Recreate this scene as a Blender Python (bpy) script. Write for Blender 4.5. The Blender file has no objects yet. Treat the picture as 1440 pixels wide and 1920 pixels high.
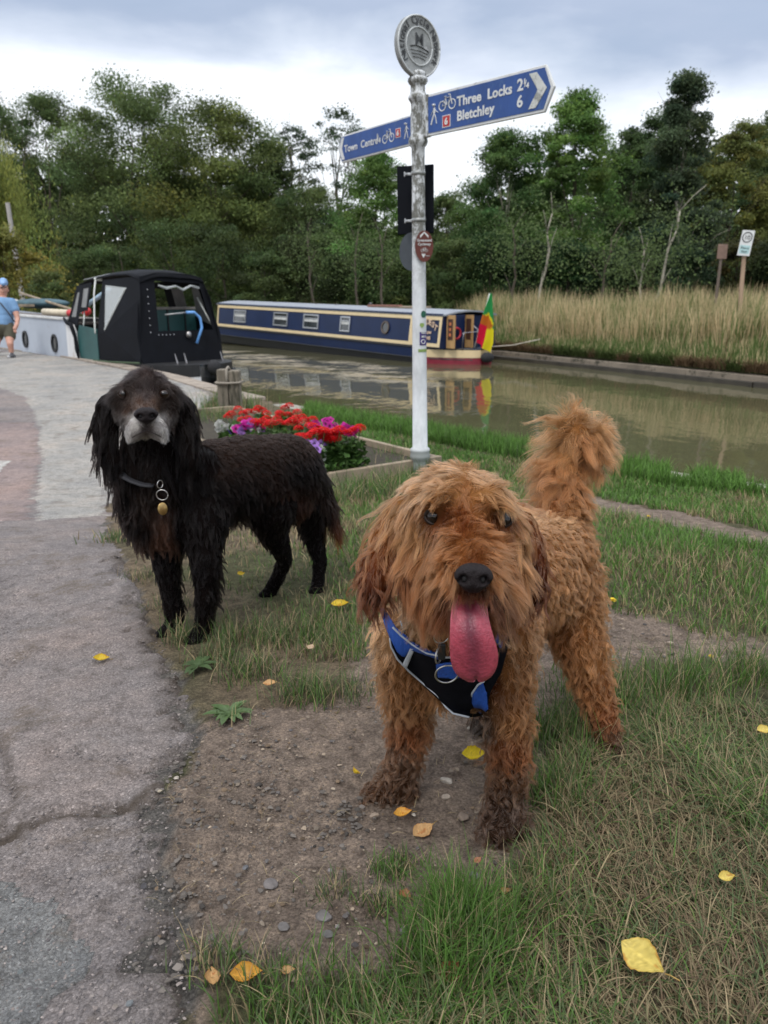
import bpy, math, random
import numpy as np
from mathutils import Vector, Matrix, kdtree
R=math.radians
rng=np.random.default_rng(7); random.seed(7)
sc=bpy.context.scene; COL=sc.collection
# ---------------------------------------------------------------- camera
PITCH=15.5; CH=1.0; FP=1444.0
cd=bpy.data.cameras.new('camera'); cam=bpy.data.objects.new('camera',cd); COL.objects.link(cam)
cam.location=(0,0,CH); cam.rotation_euler=(R(90-PITCH),0,0)
cd.sensor_fit='HORIZONTAL'; cd.sensor_width=36; cd.lens=36*FP/1440; cd.clip_start=.02; cd.clip_end=2000
sc.camera=cam
cd.dof.use_dof=True; cd.dof.focus_distance=1.5; cd.dof.aperture_fstop=9.5
# ---------------------------------------------------------------- world: nishita sky behind broken overcast
SUN_EL,SUN_AZ=58,200
w=bpy.data.worlds.new('World'); sc.world=w; w.use_nodes=True
nt=w.node_tree; N=nt.nodes; L=nt.links; N.clear()
out=N.new('ShaderNodeOutputWorld'); bg=N.new('ShaderNodeBackground'); L.new(bg.outputs[0],out.inputs[0])
sky=N.new('ShaderNodeTexSky'); sky.sky_type='NISHITA'; sky.sun_disc=False; sky.sun_elevation=R(SUN_EL); sky.sun_rotation=R(SUN_AZ)
sky.air_density=1.2; sky.dust_density=2.0
tc=N.new('ShaderNodeTexCoord'); mp=N.new('ShaderNodeMapping'); mp.inputs['Scale'].default_value=(1,1,3.0); mp.inputs['Location'].default_value=(.35,.1,.2)
L.new(tc.outputs['Generated'],mp.inputs[0])
n1=N.new('ShaderNodeTexNoise'); n1.inputs['Scale'].default_value=2.1; n1.inputs['Detail'].default_value=7; n1.inputs['Roughness'].default_value=.5; n1.inputs['Distortion'].default_value=.25
L.new(mp.outputs[0],n1.inputs[0])
sep=N.new('ShaderNodeSeparateXYZ'); L.new(tc.outputs['Generated'],sep.inputs[0])
# cloud brightness: bright band low over the trees, blue-grey cloud base higher up, bright again overhead
ele=N.new('ShaderNodeMath'); ele.operation='MULTIPLY_ADD'; L.new(n1.outputs[0],ele.inputs[0]); ele.inputs[1].default_value=-.30; 
L.new(sep.outputs[2],ele.inputs[2])
cr=N.new('ShaderNodeValToRGB'); e=cr.color_ramp
e.elements[0].position=-0.0; e.elements[0].color=(7.5,7.8,8.3,1); 
e.elements[1].position=1.0; e.elements[1].color=(16,16.5,17.5,1)
for p,c in ((.10,(10,10.3,10.8)),(.215,(10,10.3,10.8)),(.25,(6.6,7.2,8.3)),(.29,(4.0,4.7,6.1)),(.40,(4.2,5.0,6.5)),(.55,(11.5,12,13))):
    q=e.elements.new(p); q.color=(*c,1)
ofs=N.new('ShaderNodeMath'); ofs.operation='ADD'; ofs.inputs[1].default_value=.15; L.new(ele.outputs[0],ofs.inputs[0])
L.new(ofs.outputs[0],cr.inputs[0])
sm=N.new('ShaderNodeMixRGB'); sm.inputs[0].default_value=.82
n2=N.new('ShaderNodeTexNoise'); n2.inputs['Scale'].default_value=5; n2.inputs['Detail'].default_value=5; L.new(mp.outputs[0],n2.inputs[0])
r2=N.new('ShaderNodeMapRange'); r2.inputs[1].default_value=.35; r2.inputs[2].default_value=.62; r2.inputs[3].default_value=.72; r2.inputs[4].default_value=.98
L.new(n2.outputs[0],r2.inputs[0]); L.new(r2.outputs[0],sm.inputs[0])
L.new(sky.outputs[0],sm.inputs[1]); L.new(cr.outputs[0],sm.inputs[2]); L.new(sm.outputs[0],bg.inputs[0]); bg.inputs[1].default_value=.1
sd=bpy.data.lights.new('sun','SUN'); sd.energy=1.3; sd.angle=R(14); sd.color=(1,.97,.92)
so=bpy.data.objects.new('sun',sd); COL.objects.link(so); so.rotation_euler=(R(90-SUN_EL),0,R(180-SUN_AZ)); so.location=(0,0,30)
sc.view_settings.view_transform='Standard'; sc.view_settings.look='None'; sc.view_settings.exposure=0.35; sc.view_settings.gamma=1
sc.render.engine='CYCLES'; sc.cycles.use_denoising=True; sc.cycles.max_bounces=7; sc.cycles.transparent_max_bounces=12
sc.cycles_curves.shape='RIBBONS' if hasattr(sc,'cycles_curves') else None
# ---------------------------------------------------------------- camera maths used to survey points of the place
cp,sp=math.cos(R(PITCH)),math.sin(R(PITCH))
def W(px,py,d):
    x=(px-720)/FP*d; v=-(py-960)/FP*d
    return Vector((x,d*cp+v*sp,CH-d*sp+v*cp))
def proj(P):
    P=np.asarray(P,float); y=P[...,1]; z=P[...,2]-CH
    d=y*cp-z*sp; v=y*sp+z*cp
    return np.stack([720+FP*P[...,0]/d,960-FP*v/d,d],-1)
def ss(t): t=np.clip(t,0,1); return t*t*(3-2*t)
NEAR=np.array([(-80,95),(-11.2,22),(-7,17.6),(-3.5,13),(-2.1,10.7),(-.6,8.7),(1.9,5.85),(2.75,5.05),(8,1),(30,-16)],float)
FAR=np.array([(-80,118),(-10,38),(-4.5,31.8),(3.2,21.8),(7.1,14.5),(12,8),(30,-10)],float)
yn=lambda x:np.interp(x,NEAR[:,0],NEAR[:,1]); yf=lambda x:np.interp(x,FAR[:,0],FAR[:,1])
WZ=-.6
def gz(x,y):
    x=np.asarray(x,float); y=np.asarray(y,float)
    near=-.25*ss((y-2.7)/2.6)
    e=(y-yf(x))*.62
    far=-.36+.6*ss(e/3.2)+.25*ss((e-4)/12)
    c=y>yn(x)
    return np.where(c,np.where(y<yf(x),-1.4,far),near)
def G(px,py):
    z=-.1 if py<1100 else 0.
    for i in range(14):
        v=-(py-960)/FP; dy=cp+v*sp; dz=-sp+v*cp; t=(z-CH)/dz
        y=t*dy; x=(px-720)/FP*t
        z=-.25*float(ss((y-2.7)/2.6))
    return Vector((x,y,z))
def inpoly(x,y,poly):
    c=np.zeros(x.shape,bool); n=len(poly)
    for i in range(n):
        x1,y1=poly[i]; x2,y2=poly[(i+1)%n]
        k=(y1>y)!=(y2>y)
        with np.errstate(divide='ignore',invalid='ignore'):
            c^=k&(x<(x2-x1)*(y-y1)/(y2-y1+1e-12)+x1)
    return c
def gpoly(pts): return [tuple(G(*p)[:2]) for p in pts]
def vnoise(x,y,s,seed=0):
    x=np.asarray(x)*s+seed*17.3; y=np.asarray(y)*s+seed*9.7
    xi=np.floor(x); yi=np.floor(y); fx=x-xi; fy=y-yi; fx=fx*fx*(3-2*fx); fy=fy*fy*(3-2*fy)
    h=lambda a,b:np.modf(np.abs(np.sin(a*127.1+b*311.7+seed)*43758.5453))[0]
    return (h(xi,yi)*(1-fx)+h(xi+1,yi)*fx)*(1-fy)+(h(xi,yi+1)*(1-fx)+h(xi+1,yi+1)*fx)*fy
def fbm(x,y,s,seed=0): return (vnoise(x,y,s,seed)+.5*vnoise(x,y,s*2.1,seed+1)+.25*vnoise(x,y,s*4.3,seed+2))/1.75
# ---------------------------------------------------------------- objects, tags
def tag(o,label=None,cat=None,group=None,kind=None):
    for k,v in (('label',label),('category',cat),('group',group),('kind',kind)):
        if v: o[k]=v
    return o
def empty(name,loc=(0,0,0),rz=0,**k):
    o=bpy.data.objects.new(name,None); COL.objects.link(o); o.location=loc; o.rotation_euler=(0,0,rz); o.empty_display_size=.1
    return tag(o,**k)
def link(name,me,mat=None,parent=None):
    o=bpy.data.objects.new(name,me); COL.objects.link(o)
    if mat is not None: me.materials.append(mat)
    if parent is not None: o.parent=parent
    return o
def npmesh(name,V,F,col=None,smooth=False):
    V=np.asarray(V,np.float32); F=np.asarray(F,np.int32); k=F.shape[1]
    me=bpy.data.meshes.new(name); me.vertices.add(len(V)); me.vertices.foreach_set('co',V.ravel())
    me.loops.add(F.size); me.loops.foreach_set('vertex_index',F.ravel())
    me.polygons.add(len(F)); me.polygons.foreach_set('loop_start',np.arange(len(F),dtype=np.int32)*k)
    me.polygons.foreach_set('use_smooth',np.full(len(F),smooth)); 
    me.update(calc_edges=True)
    if col is not None:
        a=me.attributes.new('Col','FLOAT_COLOR','POINT'); c=np.ones((len(V),4),np.float32); c[:,:3]=col; a.data.foreach_set('color',c.ravel())
    return me
class MB:
    def __init__(s): s.v=[]; s.f=[]
    def add(s,v,f):
        n=len(s.v); s.v+=[tuple(p) for p in v]; s.f+=[tuple(i+n for i in q) for q in f]; return s
    def box(s,c,size,M=None):
        a,b,d=[q/2 for q in size]; c=Vector(c)
        v=[Vector((i*a,j*b,k*d)) for i in(-1,1) for j in(-1,1) for k in(-1,1)]
        v=[(M@p if M else p)+c for p in v]
        return s.add(v,[(0,1,3,2),(4,6,7,5),(0,4,5,1),(2,3,7,6),(0,2,6,4),(1,5,7,3)])
    def hexa(s,v): return s.add(v,[(0,1,2,3),(7,6,5,4),(0,4,5,1),(1,5,6,2),(2,6,7,3),(3,7,4,0)])
    def tube(s,pts,rad,n=10,cap=True,flat=1.0):
        pts=[Vector(p) for p in pts]; 
        if not hasattr(rad,'__len__'): rad=[rad]*len(pts)
        v=[];f=[]; up=None
        for i,p in enumerate(pts):
            t=(pts[min(i+1,len(pts)-1)]-pts[max(i-1,0)]).normalized()
            if up is None: up=Vector((0,0,1)) if abs(t.z)<.9 else Vector((0,1,0))
            a=t.cross(up)
            if a.length<1e-4: a=t.cross(Vector((1,.3,.2)))
            a.normalize(); b=a.cross(t).normalized(); up=b
            for k in range(n):
                q=2*math.pi*k/n; v.append(p+a*math.cos(q)*rad[i]+b*math.sin(q)*rad[i]*flat)
        for i in range(len(pts)-1):
            for k in range(n):
                f.append((i*n+k,i*n+(k+1)%n,(i+1)*n+(k+1)%n,(i+1)*n+k))
        if cap: f.append(tuple(range(n))[::-1]); f.append(tuple((len(pts)-1)*n+k for k in range(n)))
        return s.add(v,f)
    def lathe(s,prof,c=(0,0,0),n=32,M=None):
        v=[];f=[];c=Vector(c)
        for r,z in prof:
            for k in range(n):
                q=2*math.pi*k/n; p=Vector((r*math.cos(q),r*math.sin(q),z)); v.append((M@p if M else p)+c)
        for i in range(len(prof)-1):
            for k in range(n): f.append((i*n+k,i*n+(k+1)%n,(i+1)*n+(k+1)%n,(i+1)*n+k))
        f.append(tuple(range(n))[::-1]); f.append(tuple((len(prof)-1)*n+k for k in range(n)))
        return s.add(v,f)
    def prism(s,poly,a,b,M=None):
        n=len(poly); v=[Vector((x,a,z)) for x,z in poly]+[Vector((x,b,z)) for x,z in poly]
        if M: v=[M@p for p in v]
        f=[tuple(range(n)),tuple(range(2*n-1,n-1,-1))]+[(i,(i+1)%n+0,(i+1)%n+n,i+n)[::-1] for i in range(n)]
        return s.add(v,f)
    def ball(s,c,r,n=10,m=7):
        if not hasattr(r,'__len__'): r=(r,r,r)
        v=[];f=[]
        for i in range(1,m):
            a=math.pi*i/m
            for k in range(n):
                q=2*math.pi*k/n; v.append((c[0]+r[0]*math.sin(a)*math.cos(q),c[1]+r[1]*math.sin(a)*math.sin(q),c[2]+r[2]*math.cos(a)))
        for i in range(m-2):
            for k in range(n): f.append((i*n+k,(i+1)*n+k,(i+1)*n+(k+1)%n,i*n+(k+1)%n))
        f.append(tuple(range(n))); f.append(tuple((m-2)*n+k for k in range(n))[::-1])
        return s.add(v,f)
    def mesh(s,name,smooth=False):
        me=bpy.data.meshes.new(name); me.from_pydata(s.v,[],s.f); me.update()
        if smooth: me.polygons.foreach_set('use_smooth',[True]*len(me.polygons))
        return me
    def build(s,name,mat,parent=None,smooth=False,bevel=0,M=None):
        me=s.mesh(name,smooth)
        if M: me.transform(M)
        o=link(name,me,mat,parent)
        if bevel:
            b=o.modifiers.new('bevel','BEVEL'); b.width=bevel; b.segments=2; b.limit_method='ANGLE'
        return o
def autosmooth(o,ang=40):
    me=o.data; me.polygons.foreach_set('use_smooth',[True]*len(me.polygons))
    import bmesh
    bm=bmesh.new(); bm.from_mesh(me)
    for ed in bm.edges:
        if len(ed.link_faces)==2 and ed.calc_face_angle(0)>R(ang): ed.smooth=False
    bm.to_mesh(me); bm.free(); return o
def ring(c,R_,r,name,mat,parent,rot,n=28,arc=1.):
    pts=[Vector((math.cos(2*math.pi*arc*i/n)*R_,0,math.sin(2*math.pi*arc*i/n)*R_)) for i in range(n+1)]
    pts=[Matrix.Rotation(rot[2],3,'Z')@Matrix.Rotation(rot[1],3,'Y')@Matrix.Rotation(rot[0],3,'X')@p+c for p in pts]
    return MB().tube(pts,r,8).build(name,mat,parent,True)
def norm(a): return a/(np.linalg.norm(a,axis=-1,keepdims=True)+1e-9)
# ---------------------------------------------------------------- materials
def newmat(name):
    m=bpy.data.materials.new(name); m.use_nodes=True; t=m.node_tree; p=t.nodes['Principled BSDF']; return m,t,p
def nz(t,scale,detail=4,rough=.6,coord='Object',dist=0,stretch=None):
    c=t.nodes.new('ShaderNodeTexCoord'); n=t.nodes.new('ShaderNodeTexNoise')
    n.inputs['Scale'].default_value=scale; n.inputs['Detail'].default_value=detail; n.inputs['Roughness'].default_value=rough; n.inputs['Distortion'].default_value=dist
    if stretch:
        m=t.nodes.new('ShaderNodeMapping'); m.inputs['Scale'].default_value=stretch; t.links.new(c.outputs[coord],m.inputs[0]); t.links.new(m.outputs[0],n.inputs[0])
    else: t.links.new(c.outputs[coord],n.inputs[0])
    return n.outputs[0]
def ramp(t,src,stops):
    r=t.nodes.new('ShaderNodeValToRGB'); t.links.new(src,r.inputs[0]); e=r.color_ramp
    e.elements[0].position=stops[0][0]; e.elements[0].color=(*stops[0][1],1)
    e.elements[1].position=stops[-1][0]; e.elements[1].color=(*stops[-1][1],1)
    for p,c in stops[1:-1]: q=e.elements.new(p); q.color=(*c,1)
    return r.outputs[0]
def mix(t,a,b,f,mode='MIX'):
    m=t.nodes.new('ShaderNodeMixRGB'); m.blend_type=mode
    for i,s in ((0,f),(1,a),(2,b)):
        if hasattr(s,'links'): t.links.new(s,m.inputs[i])
        else: m.inputs[i].default_value=s if i==0 else (*s,1)
    return m.outputs[0]
def bump(t,p,src,strength=.5,dist=.01,prev=None):
    b=t.nodes.new('ShaderNodeBump'); b.inputs['Strength'].default_value=strength; b.inputs['Distance'].default_value=dist
    t.links.new(src,b.inputs['Height'])
    if prev: t.links.new(prev,b.inputs['Normal'])
    t.links.new(b.outputs[0],p.inputs['Normal']); return b.outputs[0]
MATS={}
def M(name,col,rough=.6,metal=0.,var=.25,scale=8,bmp=0.,bscale=40,dirt=None,dscale=3,damt=.55,stretch=None,spec=.5,sheen=0):
    if name in MATS: return MATS[name]
    m,t,p=newmat(name); MATS[name]=m
    n=nz(t,scale,5,.65,stretch=stretch)
    lo=tuple(c*(1-var) for c in col); hi=tuple(min(1,c*(1+var)) for c in col)
    c=ramp(t,n,[(.3,lo),(.7,hi)])
    if dirt:
        d=nz(t,dscale,8,.75,stretch=stretch); f=ramp(t,d,[(damt,(0,0,0)),(damt+.09,(1,1,1))]); c=mix(t,c,dirt,f)
    t.links.new(c,p.inputs['Base Color']); p.inputs['Roughness'].default_value=rough; p.inputs['Metallic'].default_value=metal
    p.inputs['Specular IOR Level'].default_value=spec
    if bmp: bump(t,p,nz(t,bscale,4,.6,stretch=stretch),bmp,.004)
    return m
def Mcol(name,rough=.6,spec=.3,trans=0,noise=.0):
    if name in MATS: return MATS[name]
    m,t,p=newmat(name); MATS[name]=m
    a=t.nodes.new('ShaderNodeAttribute'); a.attribute_name='Col'
    t.links.new(a.outputs['Color'],p.inputs['Base Color']); p.inputs['Roughness'].default_value=rough; p.inputs['Specular IOR Level'].default_value=spec
    if trans:
        tr=t.nodes.new('ShaderNodeBsdfTranslucent'); t.links.new(a.outputs['Color'],tr.inputs[0])
        mx=t.nodes.new('ShaderNodeMixShader'); mx.inputs[0].default_value=trans
        t.links.new(p.outputs[0],mx.inputs[1]); t.links.new(tr.outputs[0],mx.inputs[2]); t.links.new(mx.outputs[0],t.nodes['Material Output'].inputs[0])
    return m
# ================================================================ GROUND
ASPH=gpoly([(-2600,1990),(330,1990),(372,1900),(330,1800),(338,1700),(325,1600),(318,1500),(350,1400),(350,1320),(325,1250),(285,1180),(262,1110),(232,1050),(205,1000),(190,950),(250,880),(330,800),(375,765),(398,738)])
_far=[(x,float(yn(x))-.42) for x in (-2.6,-3.5,-5,-7,-9,-11.2,-20,-40,-80)]
ASPH=ASPH+_far+[(-80,-3)]
DIRT=gpoly([(330,1990),(372,1900),(318,1500),(350,1380),(420,1330),(520,1345),(640,1330),(690,1270),(690,1170),(960,1120),(1140,1150),(1240,1170),(1330,1192),(1700,1215),(1700,1260),(1440,1248),(1230,1255),(1160,1300),(1030,1330),(1010,1420),(985,1540),(1000,1600),(900,1690),(830,1760),(790,1850),(640,1860),(520,1840),(400,1830),(385,1990)])
TRACK=gpoly([(990,905),(1090,925),(1200,948),(1330,975),(1440,998),(1800,1090),(1800,1120),(1440,1022),(1320,1003),(1200,975),(1100,955),(1000,930)])
def jit(x,y,a,s,seed): return x+a*(fbm(x,y,s,seed)-.5)*2, y+a*(fbm(x,y,s,seed+5)-.5)*2
def dline(X,Y,pl):
    D=np.full(X.shape,1e9)
    for (x1,y1),(x2,y2) in zip(pl[:-1],pl[1:]):
        dx,dy=x2-x1,y2-y1; u=np.clip(((X-x1)*dx+(Y-y1)*dy)/(dx*dx+dy*dy),0,1)
        D=np.minimum(D,np.hypot(X-x1-u*dx,Y-y1-u*dy))
    return D
def axis(parts):
    return np.unique(np.concatenate([np.arange(a,b,s) for a,b,s in parts]).round(4))
gx=axis([(-600,-100,50),(-100,-30,5),(-30,-12,.6),(-12,-2.2,.12),(-2.2,1.9,.022),(1.9,6,.08),(6,14,.3),(14,40,2),(40,100,10),(100,601,50)])
gy=axis([(-60,-4,8),(-4,.3,.2),(.3,3.2,.022),(3.2,9,.06),(9,20,.15),(20,42,.3),(42,110,3),(110,900,60)])
X,Y=np.meshgrid(gx,gy); Z=gz(X,Y)
jx,jy=jit(X,Y,.05,9,3)
a=inpoly(jx,jy,ASPH); jx2,jy2=jit(X,Y,.12,4,8); d=inpoly(jx2,jy2,DIRT)|inpoly(jx2,jy2,TRACK)
nearm=(Y<yn(X))
fine=fbm(X,Y,14,2)-.5; med=fbm(X,Y,3,4)-.5
Z=Z+np.where(nearm&(Y>.3)&(Y<9),np.where(a,.004*fine,.02*fine+.018*med),0)
Z=np.where(nearm&a&(dline(X,Y,ASPH[1:18])>.14),Z-.04,np.where(nearm&a,Z-.010,Z))
V=np.stack([X,Y,Z],-1).reshape(-1,3)
nx,ny=len(gx),len(gy); I=np.arange(nx*ny).reshape(ny,nx)
F=np.stack([I[:-1,:-1],I[:-1,1:],I[1:,1:],I[1:,:-1]],-1).reshape(-1,4)
farm=(Y>yf(X))
c=np.zeros((ny,nx,3)); soil=np.array([.205,.160,.128]); dry=np.array([.20,.155,.105]); grs=np.array([.080,.080,.042])
k=np.clip((fbm(X,Y,2.2,11)-.38)*4,0,1)[...,None]; base=grs*(1-k)+dry*.75*k
# straw verge beside the path
pj=np.array([(-9,20),(-3.2,10.5),(-2.5,6.6),(-2.3,5.2),(-1.6,3.6),(-1.05,2.9),(-.75,2.2)])
c[:]=base; c[d]=soil
c[a]=(.13,.12,.11); c[farm]=grs*.6
c[~nearm&~farm]=(.05,.04,.02)
c*= (0.8+.4*fbm(X,Y,6,20))[...,None]
me=npmesh('ground',V,F,c.reshape(-1,3),True)
m,t,p=newmat('ground'); at=t.nodes.new('ShaderNodeAttribute'); at.attribute_name='Col'
n=nz(t,22,8,.75); n3=nz(t,170,6,.7)
col=mix(t,at.outputs['Color'],ramp(t,n,[(.3,(.45,.42,.4)),(.5,(1,1,1)),(.72,(1.75,1.7,1.6))]),1.,'MULTIPLY')
col=mix(t,col,ramp(t,n3,[(.32,(.5,.5,.5)),(.5,(1,1,1)),(.68,(1.6,1.6,1.55))]),1.,'MULTIPLY')
t.links.new(col,p.inputs['Base Color']); p.inputs['Roughness'].default_value=.95; p.inputs['Specular IOR Level'].default_value=.15
b1=bump(t,p,n3,.8,.006); bump(t,p,nz(t,45,8,.75),1.,.018,b1)
g=link('ground',me,m); tag(g,kind='structure')
# ---- asphalt sheets
def sheet(name,poly,dz,mat,step=.05,bounds=None,jitter=(.03,12,3),extra=None,clip=None):
    P=np.array(poly); x0,x1,y0,y1=bounds
    xs=np.arange(x0,x1,step); ys=np.arange(y0,y1,step); X,Y=np.meshgrid(xs,ys)
    jx,jy=jit(X,Y,*jitter); ins=inpoly(jx,jy,poly)
    if clip is not None: ins&=clip(X,Y)
    Z=gz(X,Y)+dz+ (extra(X,Y) if extra else 0)
    # thickness: edge verts sink
    I=np.arange(X.size).reshape(X.shape); q=ins[:-1,:-1]|ins[:-1,1:]|ins[1:,1:]|ins[1:,:-1]
    Z=np.where(ins,Z,Z-.02)
    F=np.stack([I[:-1,:-1],I[:-1,1:],I[1:,1:],I[1:,:-1]],-1)[q]
    u,inv=np.unique(F,return_inverse=True); V=np.stack([X,Y,Z],-1).reshape(-1,3)[u]
    return V,inv.reshape(-1,4)
def merge(parts):
    V=[];F=[];n=0
    for v,f in parts: V.append(v); F.append(f+n); n+=len(v)
    return np.concatenate(V),np.concatenate(F)
CRACK=[tuple(G(*p)[:2]) for p in ((-200,1610),(0,1575),(60,1545),(120,1520),(200,1525),(250,1510),(290,1480),(345,1455))]
CR2=[tuple(G(*p)[:2]) for p in ((-50,1340),(10,1400),(30,1480),(0,1575))]
def asph_extra(X,Y):
    jx,jy=jit(X,Y,.02,20,9)
    d=dline(jx,jy,CRACK); d2=dline(jx,jy,CR2)
    low=inpoly(jx,jy,gpoly([(-3000,1610),(0,1575),(120,1520),(250,1510),(345,1455),(420,1500),(500,2400),(-3000,2400)]))
    z=np.where(low,-.009,0)-.012*np.exp(-(d/.009)**2)*np.clip(fbm(X,Y,12,31)*2-.3,0,1)-.006*np.exp(-(d2/.008)**2)
    z+= .004*(fbm(X,Y,5,40)-.5)+.006*(fbm(X,Y,40,41)-.5)
    h=np.clip(fbm(X,Y,6,77)-.62,0,1)*(-.06)
    return z+h
near=sheet('a',ASPH,.006,None,.012,(-2.0,-.2,.45,3.02),(.05,14,3),asph_extra,clip=lambda X,Y:(dline(X,Y,ASPH[1:18])>.075*np.clip(fbm(X,Y,22,55)*2.6-.95,0,1.2))|(fbm(X,Y,60,56)>.66))
farp=sheet('a',ASPH,.006,None,.1,(-45,-.5,2.95,60),(.1,3,3))
low=sheet('a',ASPH,.006,None,.2,(-12,-2.0,-3,3.0),(.05,3,3))
v3=sheet('a',ASPH,.006,None,.1,(-2.0,-.2,-3,.45),(.05,3,3))
V,F=merge([near,farp,low,v3])
me=npmesh('path',V,F,None,True)
def crackmask(V):
    X_,Y_=V[:,0],V[:,1]; jx,jy=jit(X_,Y_,.022,22,9); w1=np.exp(-(dline(jx,jy,CRACK)/(.005+.010*fbm(X_,Y_,12,3)))**2); w2=.7*np.exp(-(dline(jx,jy,CR2)/.008)**2)
    ed=np.clip(1-dline(jx,jy,ASPH[1:18])/.10,0,1)**1.5*np.clip(fbm(X_,Y_,14,6)*3-.9,0,1)
    return np.clip(w1+w2+ed,0,1)*(Y_<3.2)*(X_>-2.2)
ca=me.attributes.new('Crk','FLOAT','POINT'); ca.data.foreach_set('value',crackmask(V).astype(np.float32))
def asphalt(name,tint,gravel=1.):
    m,t,p=newmat(name)
    vo=t.nodes.new('ShaderNodeTexVoronoi'); vo.inputs['Scale'].default_value=230; vo.inputs['Randomness'].default_value=1
    c=t.nodes.new('ShaderNodeTexCoord')
    ds=nz(t,60,3); vm=t.nodes.new('ShaderNodeVectorMath'); vm.operation='SCALE'; vm.inputs['Scale'].default_value=1
    dn=t.nodes.new('ShaderNodeVectorMath'); dn.operation='MULTIPLY_ADD'; dc=t.nodes.new('ShaderNodeTexNoise'); dc.inputs['Scale'].default_value=110; dc.inputs['Detail'].default_value=3; t.links.new(c.outputs['Object'],dc.inputs[0]); t.links.new(dc.outputs['Color'],dn.inputs[0]); dn.inputs[1].default_value=(.009,.009,.009); t.links.new(c.outputs['Object'],dn.inputs[2]); t.links.new(dn.outputs[0],vo.inputs[0])
    cell=ramp(t,vo.outputs['Color'],[(0,tuple(x*.62 for x in tint)),(.45,tint),(.8,tuple(x*1.25 for x in tint)),(1,tuple(min(1,x*1.9) for x in tint))])
    edge=ramp(t,vo.outputs['Distance'],[(.35,(1,1,1)),(.85,(.5,.48,.46))])
    col=mix(t,cell,edge,.6,'MULTIPLY')
    col=mix(t,col,ramp(t,nz(t,1.7,5,.6),[(.3,(.74,.76,.8)),(.5,(1,1,1)),(.72,(1.22,1.12,1.05))]),1,'MULTIPLY')
    col=mix(t,col,ramp(t,nz(t,16,8,.8),[(.35,(.62,.6,.58)),(.5,(1,1,1)),(.7,(1.25,1.22,1.18))]),1,'MULTIPLY')
    col=mix(t,col,(.12,.088,.058),ramp(t,nz(t,5,8,.75,dist=.4),[(.53,(0,0,0)),(.70,(.75,.75,.75))]))
    ck=t.nodes.new('ShaderNodeAttribute'); ck.attribute_name='Crk'; col=mix(t,col,(.075,.058,.045),ck.outputs['Fac'])
    t.links.new(col,p.inputs['Base Color']); p.inputs['Roughness'].default_value=.82; p.inputs['Specular IOR Level'].default_value=.3
    inv=t.nodes.new('ShaderNodeMath'); inv.operation='SUBTRACT'; inv.inputs[0].default_value=1; t.links.new(vo.outputs['Distance'],inv.inputs[1])
    b=bump(t,p,inv.outputs[0],.6*gravel,.005); bump(t,p,nz(t,28,9,.8),.8*gravel,.012,b)
    return m
MA=asphalt('worn asphalt',(.222,.196,.187)); MPATCH=asphalt('pale resurfaced asphalt',(.295,.283,.26),.5); MPINK=asphalt('faded red tarmac',(.245,.192,.178),.5)
pth=link('path',me,MA); tag(pth,kind='structure')
LIGHT=gpoly([(200,968),(70,978),(62,930),(75,860),(68,790),(45,745),(0,728),(-900,700),(-900,650)])
LIGHT=LIGHT+[(x,float(yn(x))-.5) for x in (-40,-20,-11.2,-9,-7,-5,-3.5,-2.8)]+gpoly([(398,745),(370,770),(330,800),(250,880),(190,950)])
V,F=sheet('b',LIGHT,.012,None,.05,(-9,-1.4,2.9,25),(.05,6,13),clip=lambda X,Y:inpoly(X,Y,ASPH))
V2,F2=sheet('b',LIGHT,.012,None,.3,(-45,-9,9,60),(.05,6,13),clip=lambda X,Y:inpoly(X,Y,ASPH))
V,F=merge([(V,F),(V2,F2)])
lp=link('path_resurfaced',npmesh('path_resurfaced',V,F,None,True),MPATCH); tag(lp,kind='structure')
PINK=gpoly([(0,728),(45,745),(68,790),(75,860),(62,930),(70,978),(-300,985),(-900,960),(-900,700)])
V,F=sheet('c',PINK,.010,None,.05,(-9,-1.6,3.0,8),(.05,6,14),clip=lambda X,Y:inpoly(X,Y,ASPH))
lp=link('path_red_lane',npmesh('path_red_lane',V,F,None,True),MPINK); tag(lp,kind='structure')
V,F=sheet('d',gpoly([(-60,870),(25,862),(2,885),(-30,915),(-80,915)]),.016,None,.03,(-4,-1.5,3,6),(.02,10,15))
lp=link('painted_marking',npmesh('painted_marking',V,F,None,True),M('worn white marking paint',(.38,.37,.34),.8,dirt=(.2,.17,.15),damt=.5,dscale=20)); tag(lp,kind='structure')
V,F=sheet('e',gpoly([(-400,1660),(0,1655),(90,1690),(175,1760),(185,1800),(110,1850),(60,1990),(-400,1990)]),.0085,None,.012,(-1.4,-.3,.4,1.4),(.03,16,17),asph_extra)
lp=link('path_grey_repair',npmesh('path_grey_repair',V,F,None,True),asphalt('grey repaired asphalt',(.200,.199,.193),1.)); tag(lp,kind='structure')
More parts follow.
